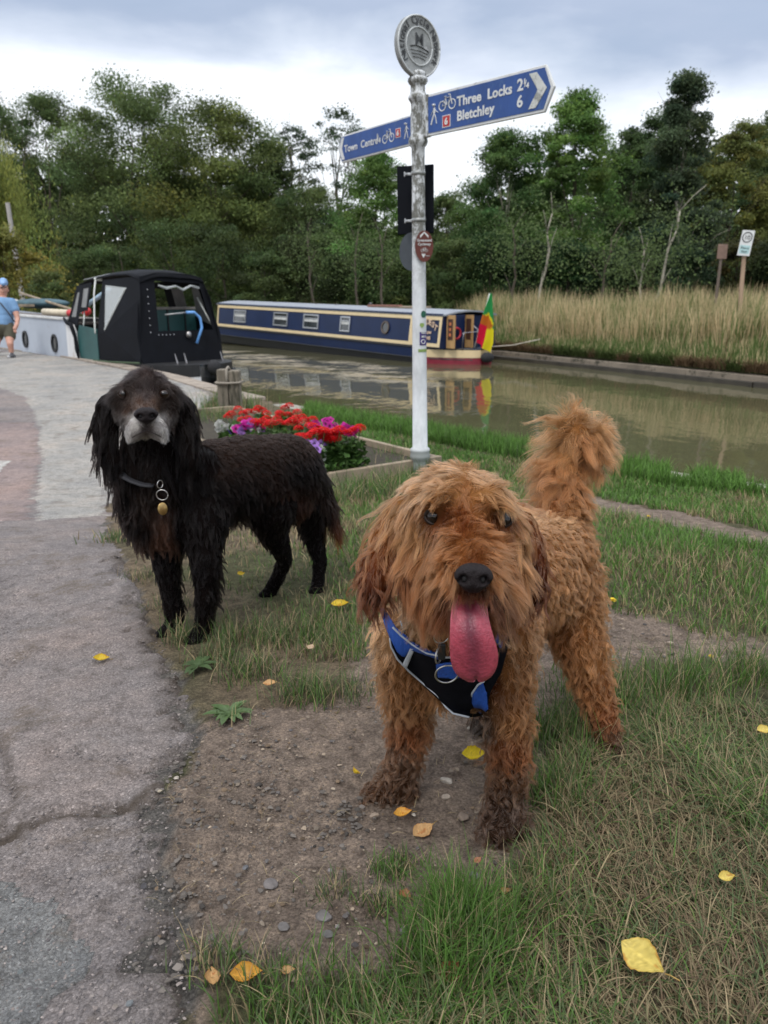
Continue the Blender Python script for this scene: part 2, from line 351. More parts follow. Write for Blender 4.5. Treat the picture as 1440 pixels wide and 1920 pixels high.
# ---- bank edges: stone coping along both sides of the cut
STONE=M('coping stone',(.27,.225,.18),.85,var=.3,scale=6,bmp=.5,bscale=30,dirt=(.1,.09,.06),damt=.6)
DARKW=M('dark wet canal wall',(.045,.038,.028),.6,var=.4,scale=3,bmp=.5,bscale=20)
def coping(fn,x0,x1,off,wid,ztop,name,mat,step=1.4,zb=-1.4,gap=.012):
    mb=MB(); s=Vector((x0,float(fn(x0)),0)); pts=[]; x=x0
    xs=np.linspace(x0,x1,3000); ys=fn(xs); L=np.concatenate([[0],np.cumsum(np.hypot(np.diff(xs),np.diff(ys)))])
    for l in np.arange(0,L[-1]-step,step):
        a=Vector((np.interp(l+gap,L,xs),np.interp(l+gap,L,ys),0)); b=Vector((np.interp(l+step-gap,L,xs),np.interp(l+step-gap,L,ys),0))
        t=(b-a).normalized(); n=Vector((-t.y,t.x,0)); o=random.uniform(-.015,.015); h=random.uniform(-.008,.008)
        q=[a+n*(off+o),b+n*(off+o),b+n*(off+o+wid),a+n*(off+o+wid)]
        mb.hexa([Vector((v.x,v.y,zb)) for v in q]+[Vector((v.x,v.y,ztop+h)) for v in q])
    o=mb.build(name,mat,None,bevel=.012); return tag(o,kind='structure')
coping(yn,-40,-1.2,-.22,.3,-.225,'canal_edge_stone',STONE)
coping(yn,-1.2,12,-.2,.22,-.245,'canal_edge_kerb',M('weathered kerb',(.26,.24,.20),.85,bmp=.4))
coping(yf,-60,16,-.14,.3,-.4,'far_canal_edge',M('far coping',(.2,.165,.125),.85,var=.45,scale=1.5,dirt=(.05,.045,.03),damt=.5),2.2,-1.4,.004)
coping(yf,-60,16,-.19,.3,-.5,'far_canal_wall',DARKW,5,-1.4,0.)
# ---- water
m,t,p=newmat('canal water')
scum=nz(t,.9,9,.62,dist=.5,stretch=(1,1.9,1)); 
c=t.nodes.new('ShaderNodeTexCoord'); sepn=t.nodes.new('ShaderNodeSeparateXYZ'); t.links.new(c.outputs['Object'],sepn.inputs[0])
# floating leaves and seed fluff drift in a belt between the moored boats
belt=t.nodes.new('ShaderNodeMath'); belt.operation='MULTIPLY_ADD'; t.links.new(sepn.outputs[0],belt.inputs[0]); belt.inputs[1].default_value=1.28; t.links.new(sepn.outputs[1],belt.inputs[2])
bd=t.nodes.new('ShaderNodeMapRange'); bd.inputs[1].default_value=14.2; bd.inputs[2].default_value=16.3; t.links.new(belt.outputs[0],bd.inputs[0])
bd2=t.nodes.new('ShaderNodeMapRange'); bd2.inputs[1].default_value=20; bd2.inputs[2].default_value=18.2; t.links.new(belt.outputs[0],bd2.inputs[0])
be=t.nodes.new('ShaderNodeMapRange'); be.inputs[1].default_value=1.6; be.inputs[2].default_value=.2; t.links.new(sepn.outputs[0],be.inputs[0])
f=mix(t,bd.outputs[0],bd2.outputs[0],1.,'MULTIPLY'); f=mix(t,f,be.outputs[0],1.,'MULTIPLY')
fl=nz(t,16,4,.7,stretch=(.5,1.6,1))
sfac=ramp(t,scum,[(.47,(0,0,0)),(.56,(1,1,1))]); sfac=mix(t,sfac,ramp(t,fl,[(.44,(0,0,0)),(.5,(1,1,1))]),1.,'MULTIPLY'); sfac=mix(t,sfac,f,1.,'MULTIPLY')
dk=mix(t,(.085,.08,.042),(.28,.23,.16),sfac)
t.links.new(dk,p.inputs['Base Color']); rr=ramp(t,sfac,[(0,(.035,)*3),(1,(.8,)*3)]); t.links.new(rr,p.inputs['Roughness']); p.inputs['IOR'].default_value=1.4; p.inputs['Specular IOR Level'].default_value=.85
b=bump(t,p,nz(t,1.6,3,.5,stretch=(1,.6,1),dist=.3),.17,.05); bump(t,p,nz(t,9,2,.5,stretch=(1,.7,1)),.06,.01,b)
xs=np.array([-80,-11.2,-7,-3.5,-2.1,-.6,1.9,3,8,30]); 
mb=MB(); q=[(x,float(yn(x))-.05,WZ) for x in xs]; r=[(x,float(yf(x))+.1,WZ) for x in xs]
mb.add(q+r,[(i,i+1,i+1+len(xs),i+len(xs)) for i in range(len(xs)-1)])
tag(mb.build('canal_water',m),kind='structure')
# ================================================================ TREES, BUSHES, TALL GRASS
MLEAF=Mcol('leaves',.6,.2,.42)
BARK=M('bark',(.10,.08,.06),.9,var=.4,scale=3,bmp=.6,bscale=12,stretch=(1,1,.3)); PALE=M('pale bark',(.33,.30,.24),.85,var=.35,scale=4,bmp=.4,dirt=(.1,.09,.07),damt=.55)
def leafquads(C,size,col,r,up=.35,droop=0,asp=.55):
    n=len(C); a=norm(r.normal(size=(n,3))+np.array([0,0,droop*-1.6])); nrm=norm(.8*r.normal(size=(n,3))+np.array([0,-.6,up*3]))
    b=norm(np.cross(nrm,a)); s=size*(.6+.8*r.random((n,1)))
    V=np.stack([C-a*s,C-b*s*asp+a*s*.1,C+a*s,C+b*s*asp-a*s*.1],1); V[:,1]+=nrm*s*.12; V[:,3]+=nrm*s*.12
    return V.reshape(-1,3),np.arange(n*4).reshape(n,4),np.repeat(col,4,axis=0)
def crown_points(r,n,h,rad,zb,K,clr,shape,sparse):
    """clumps spread over an uneven egg; each a puff of leaves"""
    th=r.uniform(0,6.28,K); zz=r.random(K)**.85; prof=np.sin(np.pi*np.clip(zz*.86+.12,0,1))**.65 if shape!='slim' else (1-zz)**.8*.9+.12
    if shape=='dome': prof=np.sqrt(np.clip(1-(zz*1.02-.12)**2,0,1))
    rr=rad*prof*np.sqrt(r.uniform(.18,1,K))*(1+.22*np.sin(th*3+r.uniform(0,6))+.15*np.sin(th*5+1))
    cc=np.stack([rr*np.cos(th),rr*np.sin(th),zb+(h-zb)*zz],1)
    k=r.integers(0,K,n); cr=(clr*r.uniform(.45,1.35,K))[k]
    d=norm(r.normal(size=(n,3)))*(r.random((n,1))**.5)*cr[:,None]*np.array([1.15,1.15,.62])
    tw=r.random(n)<sparse
    d[tw]*=1.45
    return cc,k,cc[k]+d
def tree(name,px,d,top,wpx,col,n=12000,leaf=.10,zb=.12,K=70,cl=.16,shape='egg',bark=BARK,label='',cat='tree',group=None,lean=0,trunk=.012,seed=0,var=.22,sparse=.08,ybase=None,droop=0,limbs=9,tx=0):
    r=np.random.default_rng(seed+int(px)*7+int(d)); 
    v=-(top-960)/FP; x=(px-720)/FP; 
    t=d/(cp+v*sp); zt=CH+t*(-sp+v*cp); X=x*(d*cp+(CH)*sp); bz=float(gz(X,d))-.05; h=zt-bz; rad=wpx/FP*t
    root=empty(name,(X,d,bz),0,label=label,cat=cat,group=group)
    cc,k,Pn=crown_points(r,n,h*.97,rad*.92,h*zb,K,rad*cl*1.7,shape,sparse)
    Pn[:,0]+=lean*Pn[:,2]/h; cc[:,0]+=lean*cc[:,2]/h
    if droop:
        s=r.random(len(Pn))**.7; Pn[:,2]-=s*droop*h*.5; Pn[:,:2]*=(1+.12*s)[:,None]; 
        strand=np.round(np.arctan2(Pn[:,1],Pn[:,0])*26)/26; rr=np.hypot(Pn[:,0],Pn[:,1]); Pn[:,0]=rr*np.cos(strand)+r.normal(0,.05,len(Pn)); Pn[:,1]=rr*np.sin(strand)+r.normal(0,.05,len(Pn))
    ok=Pn[:,2]>.1; Pn=Pn[ok]; k=k[ok]
    cl_=(1+var*r.normal(size=K))[k,None]; hue=r.normal(0,.055,K)[k]
    c=np.array(col)[None]*cl_*(1+.2*r.normal(size=(len(Pn),1))); c[:,0]*=1+hue*1.4; c[:,2]*=1-hue; 
    yl=r.random(len(Pn))<.02; c[yl]=c[yl]*np.array([1.7,1.4,.8])
    V,F,Cc=leafquads(Pn,leaf*(1.5 if droop else 1),np.clip(c,.004,.6),r,droop=droop*4,asp=.22 if droop else .55)
    link('crown',npmesh('crown',V,F,Cc),MLEAF,root)
    mb=MB(); r0=max(.05,h*trunk); tp=[Vector((0,0,0))]; m=6
    for i in range(1,m+1): tp.append(Vector((lean*i/m+r.normal(0,.02*h*.5)+tx*math.sin(i*1.3)*.1,r.normal(0,.02*h*.4),h*.86*i/m)))
    mb.tube(tp,[r0*(1-.8*i/m)*(1.5 if i==0 else 1) for i in range(m+1)],8)
    for j in range(limbs):
        c_=Vector(cc[r.integers(0,K)]); zf=min(.85,max(.12,(c_.z/h)*.62)); i=int(zf*m); a=tp[i].lerp(tp[min(i+1,m)],zf*m-i)
        mid=a.lerp(c_,.5)+Vector((r.normal(0,.03*h),r.normal(0,.03*h),.03*h)); mb.tube([a,mid,c_],[r0*.42,r0*.26,r0*.08],6)
        e=c_+Vector((r.normal(0,.05*h),r.normal(0,.05*h),.07*h)); mb.tube([mid,mid.lerp(e,.6)+Vector((0,0,.02*h)),e],[r0*.2,r0*.12,r0*.04],5)
    mb.build('trunk',bark,root,True)
    return root
DG=(.076,.112,.037); MG=(.106,.150,.053); OG=(.124,.158,.046); BG=(.112,.198,.048); YG=(.27,.31,.085); BL=(.060,.090,.046); YB=(.150,.165,.045)
TR=[('oak_tree',20,64,160,95,DG,14000,'dark tall tree at the far left edge behind the willow'),
 ('willow_tree',-5,40,196,118,YG,20000,'yellow-green weeping willow hanging down at the far left'),
 ('oak_tree',120,58,172,105,DG,16000,'dark broad tree between the willow and the large domed tree'),
 ('willow_tree',270,50,152,170,MG,26000,'large domed grey-green tree behind the black boat canopy, tallest on the left'),
 ('willow_tree',415,47,190,165,OG,29000,'large olive-green domed tree right of the tallest left tree, behind the navy narrowboat'),
 ('ash_tree',556,52,222,66,BL,2100,'thin sparse tree with open twigs left of the town centre sign arm'),
 ('ash_tree',640,54,192,72,BL,2300,'thin sparse tree with open twigs behind the town centre sign arm'),
 ('oak_tree',512,49,262,85,(.085,.12,.04),12000,'rounded tree between the olive domed tree and the sparse twiggy tree'),
 ('ash_tree',1208,39,205,80,(.062,.10,.036),14000,'dark leafy tree just left of the tallest blue-green tree'),
 ('ash_tree',585,44,345,95,DG,13000,'dark green tree left of the signpost behind the navy narrowboat roof'),
 ('ash_tree',705,40,284,92,BG,17000,'bright green tree just left of the signpost'),
 ('ash_tree',835,40,352,70,MG,10000,'low green tree just right of the signpost'),
 ('ash_tree',945,36,250,112,(.07,.125,.036),20000,'leafy green tree below the right sign arm'),
 ('ash_tree',1062,35,168,98,BG,19000,'tall fresh green tree at the tip of the right sign arm'),
 ('ash_tree',1165,40,232,75,(.065,.105,.036),12000,'mid-green tree between the two tallest right-hand trees'),
 ('ash_tree',1262,34,128,98,BL,19000,'tallest blue-green tree on the right with a narrow top'),
 ('hazel_tree',1350,37,225,92,YB,15000,'yellowing tree behind the speed sign'),
 ('oak_tree',1430,50,192,90,DG,12000,'dark tree at the far right edge behind the yellowing tree'),
 ('hazel_tree',1520,36,240,110,(.09,.10,.03),9000,'olive tree just beyond the right edge')]
for i,(nm,px,d,top,wp,c,n,lab) in enumerate(TR):
    sl='slim' if px==1262 else ('dome' if px in (270,405) else 'egg')
    tree(nm,px,d,top,wp,c,n=int(n*2.6),leaf=.055 if d<45 else .072,K=110 if n>9000 else (60 if n>3000 else 80),label=lab,group='trees beyond the canal',shape=sl,seed=i,zb=.1 if n>5000 else .35,cl=.15 if n>5000 else (.22 if n>3000 else .10),
         sparse=.12 if n>5000 else .5,bark=PALE if px in(1262,945) else BARK,droop=.55 if px==-5 else 0,trunk=.010,var=.28,lean=(-.4 if px==1262 else 0))
SH=[(165,37,470,60,DG),(235,38,440,70,DG),(330,40,415,80,DG),(425,39,425,75,(.05,.075,.025)),(500,36,470,60,DG),(560,37,440,55,(.045,.06,.02)),(640,35,480,55,(.045,.07,.022)),(700,34,455,50,(.05,.085,.025)),(770,33,470,60,DG),(850,32,450,55,DG),(915,31,440,60,(.03,.06,.018)),(985,30,460,60,(.028,.055,.018)),(1060,29,455,62,(.03,.065,.02)),(1130,28,470,58,(.032,.055,.022)),(1200,28,480,55,(.045,.06,.024)),(1290,27,470,62,(.028,.05,.02)),(1370,27,440,60,(.06,.06,.02)),(1450,26,455,70,(.04,.055,.018))]
for i,(px,d,top,wp,c) in enumerate(SH):
    tree('bush',px,d,top,wp,tuple(v*.95 for v in c),n=13000,leaf=.05,K=40,cl=.22,zb=.04,shape='dome',label='dark bush at the foot of the trees, '+['first','second','third','fourth','fifth','sixth','seventh','eighth','ninth','tenth','eleventh','twelfth','thirteenth','fourteenth','fifteenth','sixteenth','seventeenth','eighteenth'][i]+' from the left along the far bank',cat='bush',group='bushes along the far bank',seed=50+i,limbs=5,trunk=.015)
tree('bush',22,30,428,85,(.18,.175,.045),n=16000,leaf=.07,K=60,cl=.2,zb=.05,shape='dome',label='orange-green rounded bush above the walking man',cat='bush',seed=91,limbs=6)
tree('bush',95,28,510,60,(.10,.125,.04),n=5000,leaf=.06,K=30,cl=.25,zb=.03,shape='dome',label='low pale green scrub between the walking man and the canopy',cat='bush',seed=92,limbs=3)
# slim pale stems in front of the wood
for i,(px,d,top,dx) in enumerate(((1217,24,395,.55),(1190,24.5,470,.1),(1008,26,400,.25),(960,26.5,430,.0),(665,31,430,.2),(712,30,440,.1),(590,33,440,-.2),(1125,25,450,.1))):
    v=-(top-960)/FP; t=d/(cp+v*sp); zt=CH+t*(-sp+v*cp); X=(px-720)/FP*(d*cp+sp); bz=float(gz(X,d))-.05; h=zt-bz
    r=np.random.default_rng(200+i); root=empty('young_tree',(X,d,bz),0,label=['pale crooked slender tree trunk right of centre in front of the wood','thin grey sapling just left of the pale crooked trunk','straight pale trunk above the dry grass right of the signpost','thin dark trunk left of the straight pale trunk','thin trunk between navy roof and signpost','slim sapling next to the signpost above the navy roof','bent sapling above the middle of the navy roof','slim dark stem midway along the dry grass bank'][i],cat='tree',group='young trees at the edge of the wood')
    pts=[Vector((dx*q/6+r.normal(0,.05),r.normal(0,.04),h*q/6)) for q in range(7)]
    mb=MB().tube(pts,[.055*(1-.6*q/6) for q in range(7)],7)
    for j in range(5):
        q=pts[2+j%5]; e=q+Vector((r.normal(0,.22),r.normal(0,.2),.5+.3*r.random())); mb.tube([q,q.lerp(e,.5)+Vector((0,0,.05)),e],[.02,.013,.006],5)
    mb.build('trunk',PALE if i in(0,2,1) else BARK,root,True)
    n=1100; Pn=np.array(pts[6])*[1,1,.8]+r.normal(size=(n,3))*np.array([.6,.5,.22*h]); c=np.array(MG)*(1+.3*r.normal(size=(n,1))); V,F,Cc=leafquads(Pn,.045,np.clip(c,.005,.5),r); link('crown',npmesh('crown',V,F,Cc),MLEAF,root)
# far woodland mass that closes the view behind the single trees
r=np.random.default_rng(5); n=70000
xs=r.uniform(-62,64,n); dd=r.uniform(58,74,n); f=(xs+40)/90
hmax=np.interp(720+FP*xs/(dd*.9636),[-700,0,150,300,450,560,690,760,840,900,1000,1200,1440,2000],[9,10,11,10.5,9.5,7,7.2,6.2,5.6,8,10.5,12,13.5,12])*(.88+.2*fbm(xs,dd,.25,3))
zz=r.random(n)**.7*hmax; 
c=np.array(DG)*.9*(1+.3*r.normal(size=(n,1)))*(.7+.6*fbm(xs,zz,.35,8))[:,None]
V,F,Cc=leafquads(np.stack([xs,dd,zz],1),.34,np.clip(c,.004,.4),r); tag(link('woodland',npmesh('woodland',V,F,Cc),MLEAF),kind='stuff',label='dark continuous woodland far behind the canal trees')
gx_=np.linspace(-140,140,160); mb=MB(); hh=np.interp(720+FP*gx_/(76*.96),[-700,0,150,300,450,560,690,760,840,900,1000,1200,1440,2000],[8,8,9,8.5,7.5,5,5.2,4.4,4,6,8.5,10,11.5,10])
mb.add([(x,78+2*math.sin(x*.2),-1) for x in gx_]+[(x,80+2*math.sin(x*.2),h*.7+.6*math.sin(x*.9)) for x,h in zip(gx_,hh)]+[(x,130,h*.75) for x,h in zip(gx_,hh)],[(i,i+1,i+161,i+160) for i in range(159)]+[(i+160,i+161,i+321,i+320) for i in range(159)])
tag(mb.build('wooded_hill',M('wooded hillside',(.022,.03,.013),.95,var=.5,scale=.6,bmp=1,bscale=1)),kind='structure')
# ---- far bank grass
def blades(P,H,Wd,col,lean,r,seg=4,curve=.35,tipcol=None,wind=(0,0)):
    """tapered, arching blades: P base, H height, Wd width"""
    n=len(P); th=r.uniform(0,6.283,n); dr=np.stack([np.cos(th),np.sin(th),np.zeros(n)],1)
    dr=norm(dr+np.array([wind[0],wind[1],0])); sd=np.stack([-dr[:,1],dr[:,0],np.zeros(n)],1)
    sd=norm(sd+.6*np.stack([np.ones(n),np.zeros(n),np.zeros(n)],1)*np.sign(r.normal(size=(n,1))))
    t=np.linspace(0,1,seg+1)
    L=lean[:,None]; ang=L*(.35+.9*t[None]**1.2)  # angle from vertical along the blade
    ds=(H/seg)[:,None]; x=np.cumsum(np.sin(np.clip(ang,0,2.0))*ds,1); z=np.cumsum(np.cos(np.clip(ang,0,2.0))*ds,1)
    x=np.concatenate([np.zeros((n,1)),x[:,:-1]],1); z=np.concatenate([np.zeros((n,1)),z[:,:-1]],1)
    c=P[:,None]+dr[:,None]*x[...,None]+np.array([0,0,1.])*z[...,None]
    wv=(Wd[:,None]*(1-t[None]**1.6*.92))[...,None]*.5
    a=c-sd[:,None]*wv; b=c+sd[:,None]*wv
    V=np.stack([a,b],2).reshape(-1,3); k=np.arange(n)[:,None]*(seg+1)*2+np.arange(seg)[None]*2
    F=np.stack([k,k+1,k+3,k+2],-1).reshape(-1,4)
    cc=np.repeat(col[:,None,:],seg+1,1)
    if tipcol is not None: cc=cc*(1-t[None,:,None])+tipcol[:,None,:]*t[None,:,None]
    C=np.repeat(cc[:,:,None,:],2,2).reshape(-1,3); return V,F,C
MG_=Mcol('grass blades',.6,.25,.35)
r=np.random.default_rng(21); n=100000
xs=r.uniform(-2,16,n); e=r.random(n)**1.15*9+.25; y=yf(xs)+e
z=gz(xs,y); P=np.stack([xs,y,z-.02],1)
tall=(fbm(xs,y,.55,61)>.36)&(e>1.7+.8*fbm(xs,y,.8,9))&(xs>2.4+1.0*fbm(xs,y,1.5,2)); hgt=np.where(tall,r.uniform(.4,1.0,n)*(.35+1.25*fbm(xs,y,.9,5)),r.uniform(.18,.42,n))*np.clip(.45+e/3,0,1)
straw=np.array([.52,.41,.24]); gn=np.array([.105,.155,.045]); k=(r.random(n)<np.where(e<1.8,.22,np.where(tall,.35+.6*fbm(xs,y,1.1,14),.30)))[:,None]
c=np.where(k,straw,gn)*(1+.28*r.normal(size=(n,1))); tip=np.where(k,straw*1.15,gn*1.2)
V,F,C=blades(P,hgt,r.uniform(.012,.026,n),np.clip(c,.01,.8),r.uniform(.05,.75,n),r,3,tipcol=np.clip(tip,.01,.8))
tag(link('bank_grass',npmesh('bank_grass',V,F,C),MG_),kind='stuff',label='tall straw-coloured grass along the far bank')
# overhanging fringe at the far water edge
n=16000; xs=r.uniform(-2,16,n); e=r.uniform(-.02,.5,n); y=yf(xs)+e; P=np.stack([xs,y,gz(xs,y+.3)],1)
k=(fbm(xs,y,1.2,44)[:,None]>.48); c=np.where(k,np.array([.17,.115,.065]),np.array([.07,.10,.03]))*(1+.3*r.normal(size=(n,1)))
V,F,C=blades(P,r.uniform(.15,.38,n),r.uniform(.012,.024,n),np.clip(c,.01,.8),r.uniform(.9,1.9,n),r,3,wind=(-.9,-1.2))
tag(link('bank_fringe',npmesh('bank_fringe',V,F,C),MG_),kind='stuff',label='dry brown grass hanging over the far water edge')
n=40000; xs=r.uniform(-30,-1,n); e=r.random(n)*7+.2; y=yf(xs)+e; P=np.stack([xs,y,gz(xs,y)],1)
c=np.where((r.random(n)<.25)[:,None],np.array([.2,.16,.08]),np.array([.05,.08,.025]))*(1+.3*r.normal(size=(n,1)))
V,F,C=blades(P,r.uniform(.3,.8,n),r.uniform(.03,.06,n),np.clip(c,.01,.8),r.uniform(.1,.7,n),r,2)
tag(link('bank_weeds',npmesh('bank_weeds',V,F,C),MG_),kind='stuff',label='green weeds along the far bank behind the boats')
# ================================================================ BOATS
from mathutils.geometry import tessellate_polygon
def face_mesh(name,outer,holes,fn,mat,parent,thick=.01):
    loops=[[Vector((x,y,0)) for x,y in L] for L in [outer]+holes]; tri=tessellate_polygon(loops); flat=[p for L in loops for p in L]
    me=bpy.data.meshes.new(name); me.from_pydata([fn(p.x,p.y) for p in flat],[],[tuple(t) for t in tri]); me.update()
    o=link(name,me,mat,parent); s=o.modifiers.new('t','SOLIDIFY'); s.thickness=thick; s.offset=0; return o
def frame(name,x0,x1,z0,z1,w,fn,mat,parent,thick=.03): # rectangular trim ring
    return face_mesh(name,[(x0,z0),(x1,z0),(x1,z1),(x0,z1)],[[(x0+w,z0+w),(x0+w,z1-w),(x1-w,z1-w),(x1-w,z0+w)]],fn,mat,parent,thick)
NAVYP=M('navy gloss paint',(.006,.017,.060),.34,var=.15,scale=2,spec=.3,dirt=(.014,.02,.06),damt=.6); CREAM=M('cream paint',(.66,.52,.30),.4,var=.08,scale=3,dirt=(.45,.36,.22),damt=.62); BLKH=M('black hull blacking',(.014,.014,.015),.5,var=.3,scale=5,dirt=(.05,.045,.04),damt=.6)
ROOFG=M('pale grey roof paint',(.24,.26,.29),.6,var=.12); ALU=M('aluminium frame',(.55,.56,.58),.35,.8,var=.1); GLS=M('window glass',(.035,.04,.045),.06,var=.3,scale=4,spec=.8); BLIND=M('white blind',(.5,.5,.48),.7)
REDP=M('dark red paint',(.20,.014,.03),.4,var=.15); WOODL=M('varnished wood',(.40,.24,.10),.45,var=.3,scale=6,stretch=(1,1,.2)); WOODD=M('dark wood panel',(.06,.025,.015),.5)
WOOD=M('weathered timber',(.27,.215,.15),.85,var=.35,scale=5,bmp=.7,bscale=30,stretch=(1,1,.25),dirt=(.10,.085,.06),damt=.55)
def textobj(name,body,size,mat,parent,Mx,align='LEFT',ext=.0015,bold=0,space=1):
    cu=bpy.data.curves.new(name,'FONT'); cu.body=body; cu.size=size; cu.extrude=ext; cu.align_x=align; cu.offset=bold; cu.space_character=space; cu.resolution_u=3
    t=bpy.data.objects.new('t',cu); COL.objects.link(t); dg=bpy.context.evaluated_depsgraph_get(); me=bpy.data.meshes.new_from_object(t.evaluated_get(dg)); bpy.data.objects.remove(t)
    me.transform(Mx); me.materials.clear(); return link(name,me,mat,parent)
def navy_boat():
    a=Vector((-.615,.788,0)).normalized(); C=Vector((2.75,19.4,WZ))+a*.36; root=empty('narrowboat',C,math.atan2(a.y,a.x),label='long navy blue narrowboat with cream border lines and a flag at its stern',cat='boat')
    sh=lambda x:.225*max(0,x)/13.2
    def side(x,z,off=0,s=1): # cabin side leans in
        return Vector((x,s*(.96-.10*(z-.42)/.75+off),z+sh(x)))
    xs=[-.0,.1,.3,.6,1,1.6,2.5,5,8,11,13.5,14.3,15,15.6,15.9]
    wd=lambda x:1.03*min(1,(max(0.0,x+.02)/1.25)**.5) if x<1.25 else (1.03 if x<13 else 1.03*math.sqrt(max(0,1-((x-13)/3.0)**2)))
    mb=MB(); hulltop=MB()
    def strip(m,z0,z1,o0,o1):
        n=len(xs)
        for s in(1,-1):
            v=[];
            for x in xs: v+=[(x+.0,s*(wd(x)+o0*(wd(x)>.3)),z0+sh(x)),(x,s*(wd(x)+o1*(wd(x)>.3)),z1+sh(x))]
            m.add(v,[((2*i,2*i+2,2*i+3,2*i+1) if s<0 else (2*i,2*i+1,2*i+3,2*i+2)) for i in range(n-1)])
    strip(mb,-.15,.10,-.05,0); hull=mb.build('hull',BLKH,root)
    m2=MB(); strip(m2,.10,.375,0,.0); m2.build('hull_side',NAVYP,root)
    dk=MB(); n=len(xs); v=[]
    for x in xs: v+=[(x,wd(x),.376+sh(x)),(x,-wd(x),.376+sh(x))]
    dk.add(v,[(2*i,2*i+1,2*i+3,2*i+2) for i in range(n-1)]); dk.build('deck',M('dark deck paint',(.03,.04,.06),.6),root)
    rub=MB()
    for z in(.375,.11): rub.tube([(x,wd(x)+.012,z+sh(x)) for x in xs if x>.02],.018,6); rub.tube([(x,-wd(x)-.012,z+sh(x)) for x in xs if x>.02],.018,6)
    rub.build('rubbing_strake',BLKH,root)
    # stern: cream band over red band
    def band(nm,z0,z1,mat,x1):
        m=MB(); X=[x for x in np.linspace(0,x1,16)]; v=[]
        for x in X: v+=[(x-.006,wd(x)+.008,z0),(x-.006,wd(x)+.008,z1)]
        m.add(v,[(2*i,2*i+1,2*i+3,2*i+2) for i in range(15)]); w2=[]
        for x in X: w2+=[(x-.006,-wd(x)-.008,z0),(x-.006,-wd(x)-.008,z1)]
        m.add(w2,[(2*i,2*i+2,2*i+3,2*i+1) for i in range(15)])
        for x_ in (0,): m.add([(-.007,-.12,z0),(-.007,.12,z0),(-.007,.12,z1),(-.007,-.12,z1)],[(0,1,2,3)])
        o=m.build(nm,mat,root); s=o.modifiers.new('s','SOLIDIFY'); s.thickness=.006; s.offset=1
    band('stern_cream_band',.165,.355,CREAM,1.15); band('stern_red_band',-.06,.155,REDP,1.15)
    x0,x1=.59,12.9
    for s in(1,-1): face_mesh('cabin_side',[(x0,.39),(x1,.39),(x1,1.17),(x0,1.17)],[],lambda x,z,s=s:side(x,z,0,s),NAVYP,root,.02)
    for x in(x0,x1): m=MB(); m.add([side(x,.38,0,1),side(x,1.17,0,1),side(x,1.17,0,-1),side(x,.38,0,-1)],[(0,1,2,3)]); m.build('bulkhead',NAVYP,root)
    rf=MB(); X=np.linspace(x0-.08,x1+.08,20); v=[]
    for x in X:
        for k in range(9): u=-1+k/4; v.append((x,u*.90,1.165+.10*(1-u*u)+sh(x)))
    rf.add(v,[(i*9+k,i*9+k+1,(i+1)*9+k+1,(i+1)*9+k) for i in range(19) for k in range(8)]); o=rf.build('roof',ROOFG,root); q=o.modifiers.new('s','SOLIDIFY'); q.thickness=.04
    for s in(1,-1): MB().tube([(x,s*.89,1.20+sh(x)) for x in np.linspace(x0,x1,8)],.024,6).build('handrail',NAVYP,root)
    fn=lambda x,z:side(x,z,.022)
    f1=lambda px:(lambda A:A)(px)
    def xpx(px): # boat length coordinate under a surveyed column
        for x in np.linspace(0,14,2801):
            p=root_m@Vector((x,.93,.8)); 
            if proj(p)[0]<px: return x
        return 13
    root_m=Matrix.Translation(C)@Matrix.Rotation(math.atan2(a.y,a.x),4,'Z')
    xd=xpx(771)
    frame('cream_border',xd-.03,x1-.02,.41,1.15,.085,fn,CREAM,root,.012)
    frame('cream_border',x0+.03,xd-.035,.41,1.15,.085,fn,CREAM,root,.012)
    for px,wp in((451,22),(527,26),(584,28),(648,18)):
        xc=xpx(px); xa,xb=xpx(px+wp/2),xpx(px-wp/2); z0,z1=.60,1.02
        f=frame('window',xa,xb,z0,z1,.035,lambda x,z:side(x,z,.035),ALU,root,.03)
        face_mesh('pane',[(xa+.03,z0+.03),(xb-.03,z0+.03),(xb-.03,z1-.03),(xa+.03,z1-.03)],[],lambda x,z:side(x,z,.024),GLS,f,.008)
        face_mesh('hopper',[(xa+.03,z1-.13),(xb-.03,z1-.13),(xb-.03,z1-.11),(xa+.03,z1-.11)],[],lambda x,z:side(x,z,.045),ALU,f,.012)
        face_mesh('blind',[(xa+.05,z0+.2),(xb-.05,z0+.2),(xb-.05,z1-.14),(xa+.05,z1-.14)],[],lambda x,z:side(x,z,.032),BLIND,f,.004)
    xc=xpx(723); pl=[(xc+.17*math.cos(q),.80+.17*math.sin(q)) for q in np.linspace(0,6.283,24,False)]; pi=[(xc+.13*math.cos(q),.80+.13*math.sin(q)) for q in np.linspace(0,6.283,24,False)]
    f=face_mesh('porthole',pl,[pi[::-1]],lambda x,z:side(x,z,.035),M('bronze rim',(.14,.11,.09),.4,.6),root,.03); face_mesh('pane',pi,[],lambda x,z:side(x,z,.026),GLS,f,.006)
    # painted name
    gold=M('signwriting cream',(.62,.45,.32),.5); n='CONQUEST'; L=xd-x0-.36; xm=(x0+xd)/2; 
    for i,ch in enumerate(n):
        u=(i-3.5)/3.5; xx=xm-u*L*.42; zz=.84+.14*(1-u*u)-.02; m=Matrix.Rotation(-u*.42,4,'Z')
        p=side(xx,zz,.036); B=Matrix(((-1,0,0,p.x),(0,0,1,p.y),(0,1,0,p.z),(0,0,0,1)))
        textobj('name_lettering',ch,.20,gold,root,B@m,'CENTER',.002,.006)
    for body,sz,zz in(('& Low',.13,.72),('MK ME',.11,.58)):
        p=side(xm-.05,zz,.036); B=Matrix(((-1,0,0,p.x),(0,0,1,p.y),(0,1,0,p.z),(0,0,0,1))); textobj('name_lettering',body,sz,gold,root,B,'CENTER',.002,.004)
